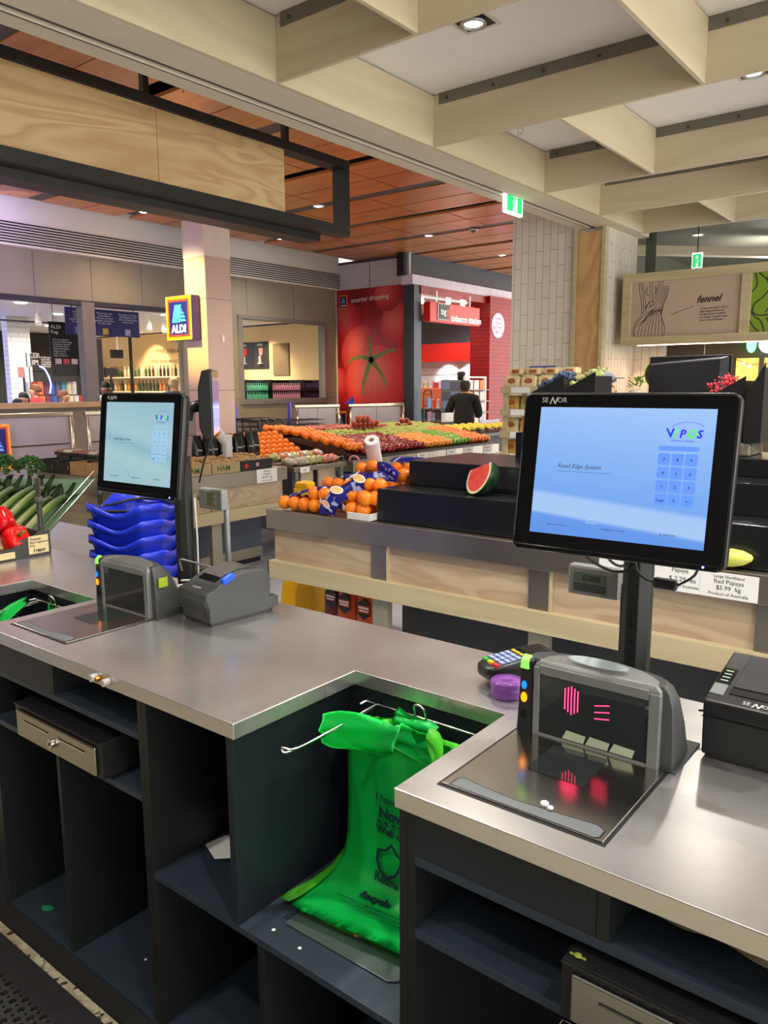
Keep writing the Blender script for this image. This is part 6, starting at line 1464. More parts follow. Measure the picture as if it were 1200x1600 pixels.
for y0, s_ in ((6.03, "Let's do this\nthe Good\nwe are all\ntogether. thank you\nfor your help"), (6.45, 'Please keep a safe\nsocial distance.\nWe have provided\nguidelines on the floor\nfor your safety.'), (6.84, 'Remember to practise\ngood hygiene, and if\nyou are unwell please\nstay at home.')):
    text(bn, s_, .035, (-10.398, y0+.15, 2.60), (0, 1, 0), (0, 0, 1), WH2, name='lettering', align='CENTER', space=1.0)
for y, m_ in ((6.12, S(90, 130, 210)), (6.56, S(200, 170, 90)), (6.93, S(190, 190, 220))): part(bn, 'icon', MB().box(-10.3985, -10.397, y, y+.09, 2.31, 2.40), mat('banner_icon_%d' % int(y*100), m_, .5, 0, .3, 40))
mn = thing('menu_board', 'tall black board with white text and food pictures, left of the window post', 'menu board', (-11.2, 6.35, 1.75))
part(mn, 'cord', MB().cyl((-11.21, 6.25, 2.52), (-11.21, 6.25, 2.9), .006, 6).cyl((-11.21, 6.55, 2.52), (-11.21, 6.55, 2.9), .006, 6), BLK)
part(mn, 'board', MB().box(-11.22, -11.2, 6.18, 6.62, 1.72, 2.52), mat('board_black', S(30, 28, 28), .6))
text(mn, 'ALDI\nPop', .075, (-11.197, 6.2, 2.42), (0, 1, 0), (0, 0, 1), WH2, name='lettering', bold=.001)
text(mn, 'Pick your favourite\nfrom our chilled range\nand grocery specials\nevery day in store\nmeats and cheeses\nready to serve\nat the counter\nwhile stocks last', .034, (-11.197, 6.22, 2.25), (0, 1, 0), (0, 0, 1), WH2, name='lettering')
for k, m_ in enumerate((S(226, 196, 200), S(206, 80, 70), S(226, 200, 206))): part(mn, 'price_tag', MB().box(-11.1985, -11.197, 6.24+.13*k, 6.34+.13*k, 1.90, 1.98), mat('tag_%d' % k, m_, .5, 0, .2, 50))
dl = thing('deli_sign_wall', 'white menu lettering and pizza pictures on the black deli wall', 'menu board', (-18.9, 9.3, 1.5))
part(dl, 'backing', MB().box(-18.99, -18.95, 9.9, 11.2, 1.35, 2.6), mat('board_black', S(30, 28, 28), .6))
text(dl, 'KER\nUP!', .17, (-18.94, 9.86, 2.28), (0, 1, 0), (0, 0, 1), WH2, name='lettering', bold=.006)
text(dl, 'Freshly prepared pizza\nmade with our own dough\nand topped by hand\nready to bake at home\nperfect for tonight', .055, (-18.94, 10.18, 2.28), (0, 1, 0), (0, 0, 1), WH2, name='lettering', bold=.003)
for k, m_ in enumerate((S(206, 160, 110), S(210, 110, 70), S(220, 180, 130))): part(dl, 'pizza_picture', MB().cyl((-18.945, 10.66+.21*k, 2.18), (-18.93, 10.66+.21*k, 2.18), .09, 20), mat('pizza_%d' % k, m_, .6, 0, .35, 60))
rd = thing('red_info_sign', 'small pale red sign on a dark stand in front of the white shop column', 'sign', (-14, 7.1, 1.73))
part(rd, 'board', MB().box(-14.0, -13.98, 7.07, 7.18, 1.73, 1.92), mat('sign_pale_red', S(200, 130, 120), .5), .002); part(rd, 'arm', MB().cyl((-14.03, 7.19, 0), (-14.03, 7.19, 1.88), .02, 10), BLK)
pf = thing('wire_picture_frame', 'thin grey empty-looking frame beside the white shop column', 'frame', (-14, 7.29, 1.93))
part(pf, 'frame', MB().tube([(-14, 7.25, 1.93), (-14, 7.33, 1.93), (-14, 7.33, 2.17), (-14, 7.25, 2.17), (-14, 7.25, 1.93)], .012, 6), GREYMET)
part(pf, 'stem', MB().cyl((-14, 7.29, 0), (-14, 7.29, 1.92), .012, 6), GREYMET)
# deli counter with blue neon arc and curved glass
dc = thing('deli_counter', 'glass deli counter with curved blue neon edge and coloured goods', 'deli counter', (-14.2, 8.4, 0))
part(dc, 'cabinet_base', MB().box(-14.8, -13.6, 7.22, 8.3, 0, 1.15), mat('counter_grey', S(150, 160, 170), .4), .01)
NEON = mat('neon_blue', (.1, .15, 1), .4, emis=(.12, .18, 1, 1), es=4)
part(dc, 'neon_arc', MB().tube(bez([(-13.6, 7.27, 1.93), (-13.6, 7.36, 1.88), (-13.6, 7.43, 1.75), (-13.6, 7.46, 1.6), (-13.6, 7.43, 1.45)], 5), .014, 8), NEON, smooth=True)
part(dc, 'glass_hood', MB().loft([[(-13.7-.02*j, y, 1.15+.7*math.sin(R(k*15))) for j in (0, 1)]+[(-14.5, y, 1.15+.7*math.sin(R(k*15)))] for k, y in ((6, 7.35), (6, 8.3))], cap=False), GLASS)
part(dc, 'blue_tag', MB().box(-13.6, -13.59, 7.67, 7.9, 1.83, 1.90), mat('tag_sky_blue', S(70, 160, 230), .5))
random.seed(2)
GOODS = [mat('goods_%d' % k, c, .5, 0, .2, 15) for k, c in enumerate((S(200, 60, 60), S(70, 110, 190), S(210, 190, 150), S(220, 130, 60), S(90, 90, 100), S(200, 200, 206), S(120, 60, 90), S(60, 140, 170)))]
for i in range(9):
    for j in range(2):
        solo('deli_tub', MB().cyl((-13.8-.25*j, 7.28+.11*i, 1.16+.26*j), (-13.8-.25*j, 7.28+.11*i, 1.40+.26*j), .05, 10, .052), GOODS[(i*3+j*5) % 8], 'small coloured tub on the glass deli counter, %s row, place %s' % (['front', 'back'][j], ['one', 'two', 'three', 'four', 'five', 'six', 'seven', 'eight', 'nine'][i]), 'tub', 'tubs on the deli counter', smooth=False)
cs = thing('chilled_cabinet', 'tall blue-lit shelf of goods at the far left picture edge', 'shelf', (-16, 6.6, 0))
part(cs, 'carcass', MB().box(-16.6, -16.0, 5.2, 7.1, 0, 2.0), BLK)
for z in (1.2, 1.5, 1.8): part(cs, 'shelf', MB().box(-16.0, -15.7, 5.2, 7.1, z, z+.03), NEON)
for i in range(8):
    for j in range(2): solo('shelf_pack', MB().box(-15.95, -15.75, 5.4+.21*i, 5.55+.21*i, 1.231+.3*j, 1.42+.3*j), GOODS[(i*5+j*3+1) % 8], 'coloured pack on the blue-lit shelf at the left edge, %s shelf, place %s' % (['lower', 'upper'][j], ['one', 'two', 'three', 'four', 'five', 'six', 'seven', 'eight'][i]), 'pack', 'packs on the blue-lit shelf')
# overhead screen and its dark panels
tv = thing('hanging_screen', 'small black screen hanging from the shop ceiling right of the window post', 'screen', (-14, 9.1, 2.12))
part(tv, 'screen', MB().box(-14.0, -13.95, 8.95, 9.23, 2.12, 2.29), BLK, .01); part(tv, 'rod', MB().cyl((-13.98, 9.12, 2.29), (-13.98, 9.12, 2.9), .015, 8), WHITE)
solo('dark_cooler', MB().box(-14.2, -14.0, 8.62, 8.79, 0, 2.48), BLK, 'tall black panel just right of the window post', 'panel')
solo('dark_screen', MB().box(-14.1, -14.05, 8.86, 9.13, 1.78, 1.93).box(-14.09, -14.06, 8.98, 9.01, 0, 1.78), mat('screen_grey', S(46, 46, 50), .3), 'wide dark screen above the wine shelves, below the hanging screen', 'screen')
solo('black_shop_post', MB().box(-14.0, -13.96, 9.39, 9.44, 0, 2.9), BLK, 'thin black post in the bottle shop', 'post')
for k, (x, y) in enumerate(((-13, 9.19), (-13, 9.54), (-13, 9.81), (-13, 6.99), (-13, 7.24), (-12, 8.9))):
    t = thing('track_spotlight', 'white track spotlight in the bottle shop, %s' % ['first right of the window post', 'second right of the window post', 'third right of the window post', 'left one above the deli', 'right one above the deli', 'nearest the pillar sign'][k], 'spotlight', (x, y, 2.7))
    part(t, 'head', MB().cyl((x, y, 2.62), (x-.08, y+.05, 2.78), .055, 12), WHITE); part(t, 'stem', MB().cyl((x, y, 2.75), (x, y, 2.9), .012, 6), WHITE)
for k, (x, y) in enumerate(((-12.5, 6.45), (-13.95, 7.88), (-15.25, 7.83), (-16.65, 9.2), (-12.57, 9.28), (-16, 6.2))):
    t = thing('round_shop_light', 'round ceiling light inside the bottle shop, %s' % ['nearest the window at the left', 'second one left of the window post', 'above the white column', 'third one left of the window post', 'right of the blue banner', 'farthest left'][k], 'ceiling light', (x, y, 2.89))
    part(t, 'disc', MB().lathe([(.09, 0), (.09, -.01), (.001, -.012)], (x, y, 2.895), 20), LAMPW)

# wine shelves and bottles
SHW = mat('shelf_pale', S(226, 200, 160), .5); BOT = [mat('bottle_%d' % k, c, .15, 0, .1, 10) for k, c in enumerate((S(40, 60, 30), S(90, 20, 24), S(190, 120, 40), S(210, 190, 150), S(30, 30, 34)))]
sh = thing('wine_shelf', 'long warmly lit wine shelving in front of the cream wall', 'shelving', (-15, 11.9, 0))
for z in (1.05, 1.42, 1.78): part(sh, 'shelf', MB().box(-21.5, -14.9, 11.8, 12.35, z, z+.03), SHW)
part(sh, 'back', MB().box(-21.5, -14.9, 12.36, 12.4, 0, 1.80), SHW)
def bottle_mesh(m, lab_m, h_=.30):
    mb = MB().lathe([(.001, 0), (.037, 0), (.037, h_*.6), (.015, h_*.74), (.014, h_), (.001, h_)], (0, 0, 0), 10)
    bmesh.ops.recalc_face_normals(mb.bm, faces=mb.bm.faces); me = D.meshes.new('bottle'); mb.bm.to_mesh(me); mb.bm.free(); me.materials.append(m)
    for p_ in me.polygons: p_.use_smooth = True
    return me
BM = [bottle_mesh(m, None) for m in BOT]
def bottle(x, y, z, k, label, group, s=1, meshes=None):
    o = D.objects.new('bottle', (meshes or BM)[k]); COL.objects.link(o); o.location = (x, y, z); o.scale = (s, s, s); WM[o] = xf(o.location); return tag(o, label, 'bottle', group)
random.seed(9)
for z, nm_ in ((1.0805, 'lowest'), (1.4505, 'middle'), (1.8105, 'top')):
    if nm_ == 'lowest': continue
    for i in range(42): bottle(-21.3+.152*i, 12.0, z, random.choice([0, 0, 1, 2, 2, 3]) if nm_ == 'middle' else random.choice([0, 3, 0, 1]), 'wine bottle on the %s lit shelf behind the left shop window' % nm_, 'wine bottles on the %s shelf' % nm_, .95)
# second window: chilled bottle rack
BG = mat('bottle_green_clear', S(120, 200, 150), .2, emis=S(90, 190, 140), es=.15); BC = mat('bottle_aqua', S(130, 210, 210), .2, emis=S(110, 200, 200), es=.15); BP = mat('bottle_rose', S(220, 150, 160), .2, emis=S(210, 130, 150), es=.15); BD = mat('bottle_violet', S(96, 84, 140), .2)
BM2 = [bottle_mesh(m, None, .26) for m in (BG, BP, BD, BC)]
rk = thing('bottle_rack', 'dark two-shelf rack of coloured bottles inside the right shop window', 'rack', (-11.4, 9.9, 0))
part(rk, 'frame', MB().box(-11.75, -11.7, 10.0, 12.3, 0, 1.68).box(-11.7, -11.25, 10.0, 12.3, 1.27, 1.305).box(-11.7, -11.25, 10.0, 12.3, 1.455, 1.475), BLK)
for y in (10.02, 10.69, 11.6, 12.3): part(rk, 'upright', MB().box(-11.7, -11.24, y-.02, y+.02, 0, 1.68), BLK)
for j, z in enumerate((1.3055, 1.4755)):
    for i in range(40):
        y = 10.08+.056*i
        if min(abs(y-q) for q in (10.69, 11.6)) < .045 or y > 12.26: continue
        k = 0 if y < 10.69 else (1 if y < 11.6 else 2)
        bottle(-11.32, y, z, k, ['green', 'pink', 'violet'][k]+' bottle in the %s row of the dark rack behind the right shop window' % ['lower', 'upper'][j], ['green', 'pink', 'violet'][k]+' bottles on the dark rack', .56, BM2)
wp = thing('wine_glass_poster', 'pair of black wine glass posters inside the right shop window', 'poster', (-13.6, 12.4, 2.0))
part(wp, 'board', MB().box(-14.25, -13.72, 12.48, 12.499, 1.95, 2.56), mat('board_black', S(30, 28, 28), .6)); part(wp, 'board', MB().box(-13.70, -13.2, 12.48, 12.499, 1.95, 2.56), mat('board_black', S(30, 28, 28), .6))
for x, m_ in ((-13.98, RED), (-13.45, mat('rose_print', S(220, 120, 130), .5))):
    part(wp, 'glass_print', MB().add([(x-.07, 12.475, 2.42), (x+.07, 12.475, 2.42), (x+.05, 12.475, 2.28), (x, 12.475, 2.24), (x-.05, 12.475, 2.28)], [(0, 1, 2, 3, 4)]), m_)
    part(wp, 'stem_print', MB().box(x-.006, x+.006, 12.413, 12.475, 2.08, 2.24).box(x-.06, x+.06, 12.413, 12.475, 2.065, 2.08), WH2)
text(wp, 'RED', .07, (-14.05, 12.474, 2.47), (1, 0, 0), (0, 0, 1), WH2); text(wp, 'ROSE', .07, (-13.55, 12.474, 2.47), (1, 0, 0), (0, 0, 1), WH2)
solo('cork_board', MB().box(-13.05, -12.55, 12.47, 12.499, 1.8, 2.5), mat('board_brown', S(110, 90, 66), .7), 'brown framed board right of the wine glass posters', 'board')

# ================================================================== STEEL BARRIER (trolley bay)
BPAN = mat('barrier_panel', S(168, 156, 160), .35, .35, .06, 3); BPOST = mat('barrier_post', S(170, 160, 140), .2, .9)
def barrier(p0, p1, label, posts=(0, 1), top=1.26, band=True):
    p0, p1 = Vector(p0), Vector(p1); d_ = (p1-p0); L0 = d_.length; ang = math.atan2(d_.y, d_.x)
    t = thing('steel_barrier', label, 'barrier', (p0.x, p0.y, 0), (0, 0, ang)); K = dict(local=True)
    part(t, 'panel', MB().box(.06, L0/2-.004, -.01, .01, .12, top-.06), BPAN, .002, **K); part(t, 'panel', MB().box(L0/2+.004, L0-.06, -.01, .01, .12, top-.06), BPAN, .002, **K)
    part(t, 'handrail', MB().box(.0, L0, -.03, .03, top-.055, top), BPOST, .01, **K)
    part(t, 'mid_rail', MB().box(.06, L0-.06, -.014, -.0105, .86, .88), BPOST, **K)
    for x in (.03, L0-.03): part(t, 'post', MB().cyl((x, -.035, 0), (x, -.035, top-.06), .026, 12), BPOST, 0, True, **K)
    return t
barrier((-9, 3.0), (-9, 5.18), 'steel barrier left of the left monitor, nearest the left picture edge')
barrier((-9, 5.34), (-9, 7.5), 'steel barrier behind the left monitor')
barrier((-8.98, 9.02), (-8.70, 9.80), 'steel barrier right of the nested trolleys, behind the small logo board')
barrier((-8.64, 9.95), (-8.22, 10.95), 'steel barrier below the tomato poster')
solo('blue_tarp', MB().loft([[(-8.62+.06*math.cos(a)*s_, 10.0+.13*math.sin(a)*s_+z*.6, 1.262+z*(1+.5*math.sin(a*2))) for a in [2*PI*k/9 for k in range(9)]] for s_, z in ((1, 0), (.8, .02), (.45, .035), (.2, .07), (.05, .075))]), mat('cloth_blue', S(40, 50, 150), .6), 'crumpled bright blue cloth left on the steel barrier', 'cloth')
TW = mat('trolley_wire', S(90, 92, 96), .3, .8)
def trolley(y, label):
    t = thing('shopping_trolley', label, 'shopping trolley', (-8.75, y, 0), (0, 0, 0), 'nested trolleys by the pillar')
    mb = MB(); K = dict(local=True)
    for k in range(12):
        a = k/11; x = -.28+.56*a
        mb.tube([(x, -.40, .55), (x*.9, .42, .62)], .004, 4).tube([(x, -.40, .55), (x, -.44, 1.05)], .004, 4).tube([(x*.9, .42, .62), (x*.85, .5, .98)], .004, 4)
    for k in range(7):
        z = .58+k*.075; f = k/6
        mb.tube([(-.28, -.40-.04*f, z), (-.25, .43+.07*f, z), (.25, .43+.07*f, z), (.28, -.40-.04*f, z), (-.28, -.40-.04*f, z)], .0045, 4)
    for k in range(14):
        y_ = -.4+k*.063
        for sx in (-.28, .28): mb.tube([(sx, y_, .56), (sx, y_, 1.04)], .003, 4)
    part(t, 'basket', mb, TW, **K)
    part(t, 'chassis', MB().tube([(-.25, -.42, .12), (-.25, .38, .12), (.25, .38, .12), (.25, -.42, .12), (-.25, -.42, .12)], .014, 6).tube([(-.26, -.42, .12), (-.28, -.46, 1.06)], .012, 6).tube([(.26, -.42, .12), (.28, -.46, 1.06)], .012, 6), TW, **K)
    part(t, 'push_handle', MB().cyl((-.28, -.47, 1.07), (.28, -.47, 1.07), .018, 10), GREYMET, 0, True, **K)
    for x in (-.24, .24):
        for y_ in (-.38, .34): part(t, 'castor', MB().cyl((x-.015, y_, .06), (x+.015, y_, .06), .06, 14), BLK, **K)
    return t
t0 = trolley(8.25, 'wire shopping trolley at the left end of the nested row by the pillar')
for k in range(1, 4): copy_tree(t0, loc=(-8.75, 8.25+.16*k, 0), label='wire shopping trolley, %s in the nested row by the pillar' % ['second from the left', 'third from the left', 'rightmost'][k-1])
for k, y in enumerate((7.62, 7.78, 8.92)):
    solo('bay_post', MB().cyl((-8.98, y, 0), (-8.98, y, 1.3), .03, 12), mat('post_violet_reflection', S(96, 84, 180), .3, .5), 'steel post of trolley bay with painted violet reflection, %s' % ['left of the square pillar base', 'right of the square pillar base', 'right of the nested trolleys'][k], 'post', smooth=False)  # blue-purple reflections on the steel are put into the post colour

# ================================================================== TOBACCO SHOP
ts = thing('tobacco_shop_sign', 'red hanging box sign reading tobacco station', 'sign', (-8.0, 12.2, 2.65))
part(ts, 'box', MB().box(-8.12, -7.98, 11.40, 13.05, 2.66, 3.0), RED, .01)
lgb = part(ts, 'logo_plate', MB().box(-7.979, -7.965, 11.62, 11.98, 2.70, 2.99), mat('logo_grey', S(190, 190, 195), .4), .02)
part(lgb, 'logo_black', MB().box(-7.9645, -7.955, 11.66, 11.98, 2.72, 2.97), BLK, .01); text(lgb, 'tsg', .15, (-7.953, 11.70, 2.80), (0, 1, 0), (0, 0, 1), WH2, bold=.003); part(lgb, 'logo_red', MB().box(-7.9545, -7.953, 11.90, 11.94, 2.74, 2.90), RED)
text(ts, 'tobacco station', .165, (-7.978, 12.06, 2.70), (0, 1, 0), (0, 0, 1), WH2, name='lettering', bold=.005, shear=.15)
for y in (11.7, 12.8): part(ts, 'hanger', MB().cyl((-8.05, y, 3.0), (-8.05, y, 3.2), .012, 8), CHROME)
no = thing('round_notice', 'round white and pink notice on the red tiled pillar', 'notice', (-8.01, 13.8, 2.5))
part(no, 'disc', MB().cyl((-8.018, 13.80, 2.72), (-8.008, 13.80, 2.72), .24, 28), mat('notice_pink', S(230, 190, 220), .4, emis=S(220, 190, 230), es=.3))
text(no, 'OPEN\n7 DAYS\nBEST PRICE\nTOBACCO', .085, (-8.006, 13.80, 2.82), (0, 1, 0), (0, 0, 1), mat('notice_ink', S(70, 50, 90), .5), align='CENTER')
for k in range(5):
    x, y = (-8.3, 11.45+.5*k) if k < 4 else (-8.9, 11.6)
    if k in (1,): x = -8.55
    z = 3.08
    t = thing('track_bulb', 'bright round bulb on the tobacco shop track, %s' % ['first from the left', 'second, set back', 'third', 'rightmost', 'lowest one behind the dark post'][k], 'spotlight', (x, y, z))
    part(t, 'bulb', MB().ball((x, y, z), .045, (1, 1, 1), 12, 8), LAMPW, smooth=True); part(t, 'neck', MB().cyl((x, y, z+.04), (x, y, z+.12), .012, 6), GREYP)
solo('track_rail', MB().box(-8.32, -8.28, 11.35, 13.1, 3.10, 3.13), CHROME, 'metal track rail inside the tobacco shop opening', 'track')
# shelves of goods
cn = thing('orange_shop_counter', 'orange-fronted shop counter with shelf, seen left of the man in black', 'counter', (-10.3, 14.3, 0))
part(cn, 'front', MB().box(-11.4, -9.1, 13.9, 14.5, 0, 1.50), mat('counter_orange', S(220, 110, 70), .5), .01); part(cn, 'shelf', MB().box(-11.4, -9.1, 13.6, 13.9, 1.05, 1.08), GREYP); part(cn, 'shelf', MB().box(-11.4, -9.1, 13.6, 13.9, .8, .83), GREYP)
random.seed(13)
for j, z in enumerate((1.5005, 1.0805, .8305)):
    for i in range(16):
        x = -11.2+.13*i; y = 13.98 if j == 0 else 13.72; m_ = [GOODS[5], GOODS[5], GOODS[2], GOODS[0]][random.randrange(4)] if j == 0 else GOODS[(i*7+j) % 8]
        if j == 1: solo('lighter_figure', MB().lathe([(.045, 0), (.03, .1), (.022, .14), (.03, .17), (.001, .2)], (x, y, z), 8), mat('figure_orange', S(240, 90, 40), .4) if i % 2 else GOODS[5], 'small %s bottle on the orange counter shelf, place %d-wide pitch %d' % (['white', 'orange'][i % 2], 1, i) if False else ('small %s bottle on the orange counter shelf, behind the man in black' % ['white', 'orange'][i % 2]), 'bottle', '%s bottles on the orange counter' % ['white', 'orange'][i % 2])
        else: solo('shop_pack', MB().box(x-.05, x+.05, y, y+.08, z, z+.12+.03*(i % 3)), m_, ['small pale pack standing on top of the orange shop counter', 'small coloured pack on the lowest shelf of the orange counter'][j > 0], 'pack', ['packs on top of the orange counter', 'packs on the low counter shelf'][j > 0])
gs = thing('magazine_stand', 'white wire stand of cards right of the man in black', 'stand', (-7.9, 12.75, 0))
part(gs, 'frame', MB().box(-7.95, -7.9, 12.45, 12.5, 0, 1.72).box(-7.95, -7.9, 13.15, 13.2, 0, 1.72).box(-7.95, -7.9, 12.5, 13.15, 1.69, 1.72), WHITE)
for j in range(5):
    part(gs, 'shelf', MB().box(-7.95, -7.80, 12.5, 13.15, .62+.21*j, .635+.21*j), GREYP)
    for i in range(3): solo('card_pack', MB().box(-7.90, -7.885, 12.53+.21*i, 12.69+.21*i, .636+.21*j, .81+.21*j), GOODS[(i*3+j*2+5) % 8] if (i+j) % 3 == 0 else PAPER, 'greeting card pack on the white wire stand, %s shelf, %s' % (['lowest', 'second', 'third', 'fourth', 'top'][j], ['left', 'middle', 'right'][i]), 'card', 'cards on the white wire stand')
gs = thing('dark_wire_rack', 'narrow black wire rack at the dark post beside the shop opening', 'rack', (-7.9, 11.5, 0))
mb = MB()
for y in (11.18, 11.42): mb.cyl((-7.95, y, 0), (-7.95, y, 1.42), .012, 6)
for k in range(7): mb.cyl((-7.95, 11.18, .2+.2*k), (-7.95, 11.42, .2+.2*k), .008, 6)
mb.tube([(-7.95, 11.18, 1.42), (-7.95, 11.22, 1.47), (-7.95, 11.38, 1.47), (-7.95, 11.42, 1.42)], .012, 6)
part(gs, 'frame', mb, BLK)
for k in range(4): solo('hanging_pack', MB().box(-7.93, -7.91, 11.24, 11.36, .45+.24*k, .62+.24*k), GOODS[(k*3) % 8], 'small pack hanging on the narrow black wire rack, %s' % ['lowest', 'second from below', 'third from below', 'topmost'][k], 'pack', 'packs on the black wire rack')
cb = thing('label_cabinet', 'grey cabinet with rows of labels behind the man in black', 'cabinet', (-9.0, 13.4, 0))
part(cb, 'body', MB().box(-8.96, -8.50, 13.2, 13.5, 0, 1.66), GREYP)
for j in range(4):
    for i in range(2): part(cb, 'label_panel', MB().box(-8.93+.21*i, -8.74+.21*i, 13.192, 13.199, .90+.19*j, 1.05+.19*j), GOODS[4] if (i+j) % 2 == 0 else mat('panel_blue_grey', S(120, 128, 160), .5), .002)
solo('dark_vase', MB().lathe([(.06, 0), (.08, .03), (.07, .08), (.09, .14), (.05, .17), (.001, .17)], (-8.58, 13.35, 1.6605), 12), BLK, 'dark rounded black object on top of the label cabinet', 'container', smooth=True)
# ================================================================== PEOPLE
def skin_mesh(verts, edges, radii, m, name, parent, sub=2, T=None):
    me = D.meshes.new(name); me.from_pydata([tuple((T @ Vector(v)) if T else v) for v in verts], edges, [])
    o = D.objects.new('tmp', me); COL.objects.link(o)
    sk = o.modifiers.new('skin', 'SKIN'); sk.use_smooth_shade = True; sk.branch_smoothing = .6
    su = o.modifiers.new('sub', 'SUBSURF'); su.levels = sub; su.render_levels = sub
    for i, r_ in enumerate(radii):
        sv = me.skin_vertices[0].data[i]; sv.radius = r_ if isinstance(r_, tuple) else (r_, r_)
    me.skin_vertices[0].data[0].use_root = True
    dg = bpy.context.evaluated_depsgraph_get(); dg.update()
    m2 = D.meshes.new_from_object(o.evaluated_get(dg)); m2.name = name; D.objects.remove(o); D.meshes.remove(me)
    m2.materials.clear(); m2.materials.append(m)
    for p_ in m2.polygons: p_.use_smooth = True
    ob = D.objects.new(name, m2); COL.objects.link(ob); ob.parent = parent; WM[ob] = WM[parent]; return ob
SKINM = mat('skin_tone', S(206, 150, 120), .5, 0, .05, 10); SKIND = mat('skin_tone_dark', S(130, 90, 66), .5, 0, .05, 10)
def person(label, loc, rotz, H, skinm, hairm, topm, trousm, hands, hair='short', lean=0, head_tilt=0, bald=False, collar=None):
    """person faces local -y; hands: two (x, y, z) hand positions in metres for a body 1.75 m tall"""
    t = thing('person', label, 'person', loc, (0, 0, rotz)); s = H/1.75
    t.scale = (1, 1, 1); T = Matrix.Scale(s, 4)
    def LN(p_):   # lean the upper body forward about the hip
        x, y, z = p_
        if z > .95:
            a = lean; dz = z-.95; return (x, y*math.cos(a)-dz*math.sin(a), .95+dz*math.cos(a)+y*math.sin(a))
        return p_
    def HD(p_):
        x, y, z = p_; z -= .045 if z > 1.51 else 0; a = head_tilt; dz = z-1.50
        return LN((x, y*math.cos(a)-dz*math.sin(a), 1.50+dz*math.cos(a)+y*math.sin(a)))
    V = [(0, 0, .95), (0, 0, 1.10), (0, .0, 1.28), (0, .01, 1.42), (0, 0, 1.50), HD((0, -.005, 1.54)), HD((0, -.015, 1.635)), HD((0, -.01, 1.695))]
    V = [V[0]]+[LN(v) for v in V[1:5]]+V[5:]
    Rr = [(.17, .12), (.155, .11), (.16, .115), (.13, .085), (.06, .06), (.066, .068), (.100, .122), (.086, .108)]
    E_ = [(0, 1), (1, 2), (2, 3), (3, 4), (4, 5), (5, 6), (6, 7)]
    for sx, hnd in ((-1, hands[0]), (1, hands[1])):
        sh_ = Vector(LN((sx*.19, .01, 1.40))); h_ = Vector(LN(hnd)); mid = (sh_+h_)/2; dd = (h_-sh_).length; up_, fo = .29, .27
        off = math.sqrt(max(.0004, ((up_+fo)/2)**2-(dd/2)**2)); el = mid+Vector((sx*.35, .5, -.75)).normalized()*off
        i = len(V); V += [tuple(sh_), tuple(el), tuple(h_)]; Rr += [.050, .042, .030]; E_ += [(3, i), (i, i+1), (i+1, i+2)]
        dr = (h_-el).normalized(); sd_ = dr.cross(Vector((0, 0, 1))).normalized() if abs(dr.z) < .95 else Vector((1, 0, 0)); pm = h_+dr*.05
        j = len(V); V.append(tuple(pm)); Rr.append((.036, .018)); E_.append((i+2, j))
        for k, (o_, ln) in enumerate(((-.03, .060), (-.010, .074), (.010, .070), (.030, .055))):
            b0 = pm+dr*.045+sd_*o_; b1 = b0+dr*ln*.55+Vector((0, 0, -.012)); b2 = b1+dr*ln*.3+Vector((0, 0, -.024))
            q = len(V); V += [tuple(b0), tuple(b1), tuple(b2)]; Rr += [.0095, .0085, .0075]; E_ += [(j, q), (q, q+1), (q+1, q+2)]
        th0 = h_+dr*.03-sd_*sx*.034; th1 = th0+dr*.035-sd_*sx*.022; q = len(V); V += [tuple(th0), tuple(th1)]; Rr += [.011, .009]; E_ += [(j, q), (q, q+1)]
    for sx in (-1, 1):
        i = len(V); V += [(sx*.09, 0, .88), (sx*.10, -.01, .50), (sx*.10, .02, .09), (sx*.105, -.10, .045), (sx*.105, -.17, .035)]
        Rr += [.088, .058, .040, .038, .028]; E_ += [(0, i), (i, i+1), (i+1, i+2), (i+2, i+3), (i+3, i+4)]
    skin_mesh(V, E_, [tuple(a*s for a in r_) if isinstance(r_, tuple) else r_*s for r_ in Rr], skinm, 'body', t, 2, T)
    # jacket
    jv = [(0, 0, .86), (0, 0, 1.0)]+[LN(v) for v in ((0, 0, 1.12), (0, 0, 1.28), (0, .01, 1.41), (0, .012, 1.52))]
    jr = [(.205, .15), (.20, .145), (.195, .145), (.21, .155), (.20, .14), (.11, .10)]; je = [(0, 1), (1, 2), (2, 3), (3, 4), (4, 5)]
    for sx, hnd in ((-1, hands[0]), (1, hands[1])):
        sh_ = Vector(LN((sx*.195, .01, 1.40))); h_ = Vector(LN(hnd)); mid = (sh_+h_)/2; dd = (h_-sh_).length
        off = math.sqrt(max(.0004, (.28)**2-(dd/2)**2)); el = mid+Vector((sx*.35, .5, -.75)).normalized()*off
        i = len(jv); jv += [tuple(sh_), tuple(el), tuple(h_-(h_-el).normalized()*.02)]; jr += [.092, .076, .056]; je += [(4, i), (i, i+1), (i+1, i+2)]
    skin_mesh(jv, je, [tuple(a*s for a in r_) if isinstance(r_, tuple) else r_*s for r_ in jr], topm, 'jacket', t, 2, T)
    tv_ = [(0, 0, .97), (0, 0, .88)]; tr_ = [(.148, .115), (.15, .12)]; te = [(0, 1)]
    for sx in (-1, 1):
        i = len(tv_); tv_ += [(sx*.095, 0, .80), (sx*.10, -.01, .50), (sx*.10, .02, .07)]; tr_ += [.098, .072, .062]; te += [(1, i), (i, i+1), (i+1, i+2)]
    skin_mesh(tv_, te, [tuple(a*s for a in r_) if isinstance(r_, tuple) else r_*s for r_ in tr_], trousm, 'trousers', t, 2, T)
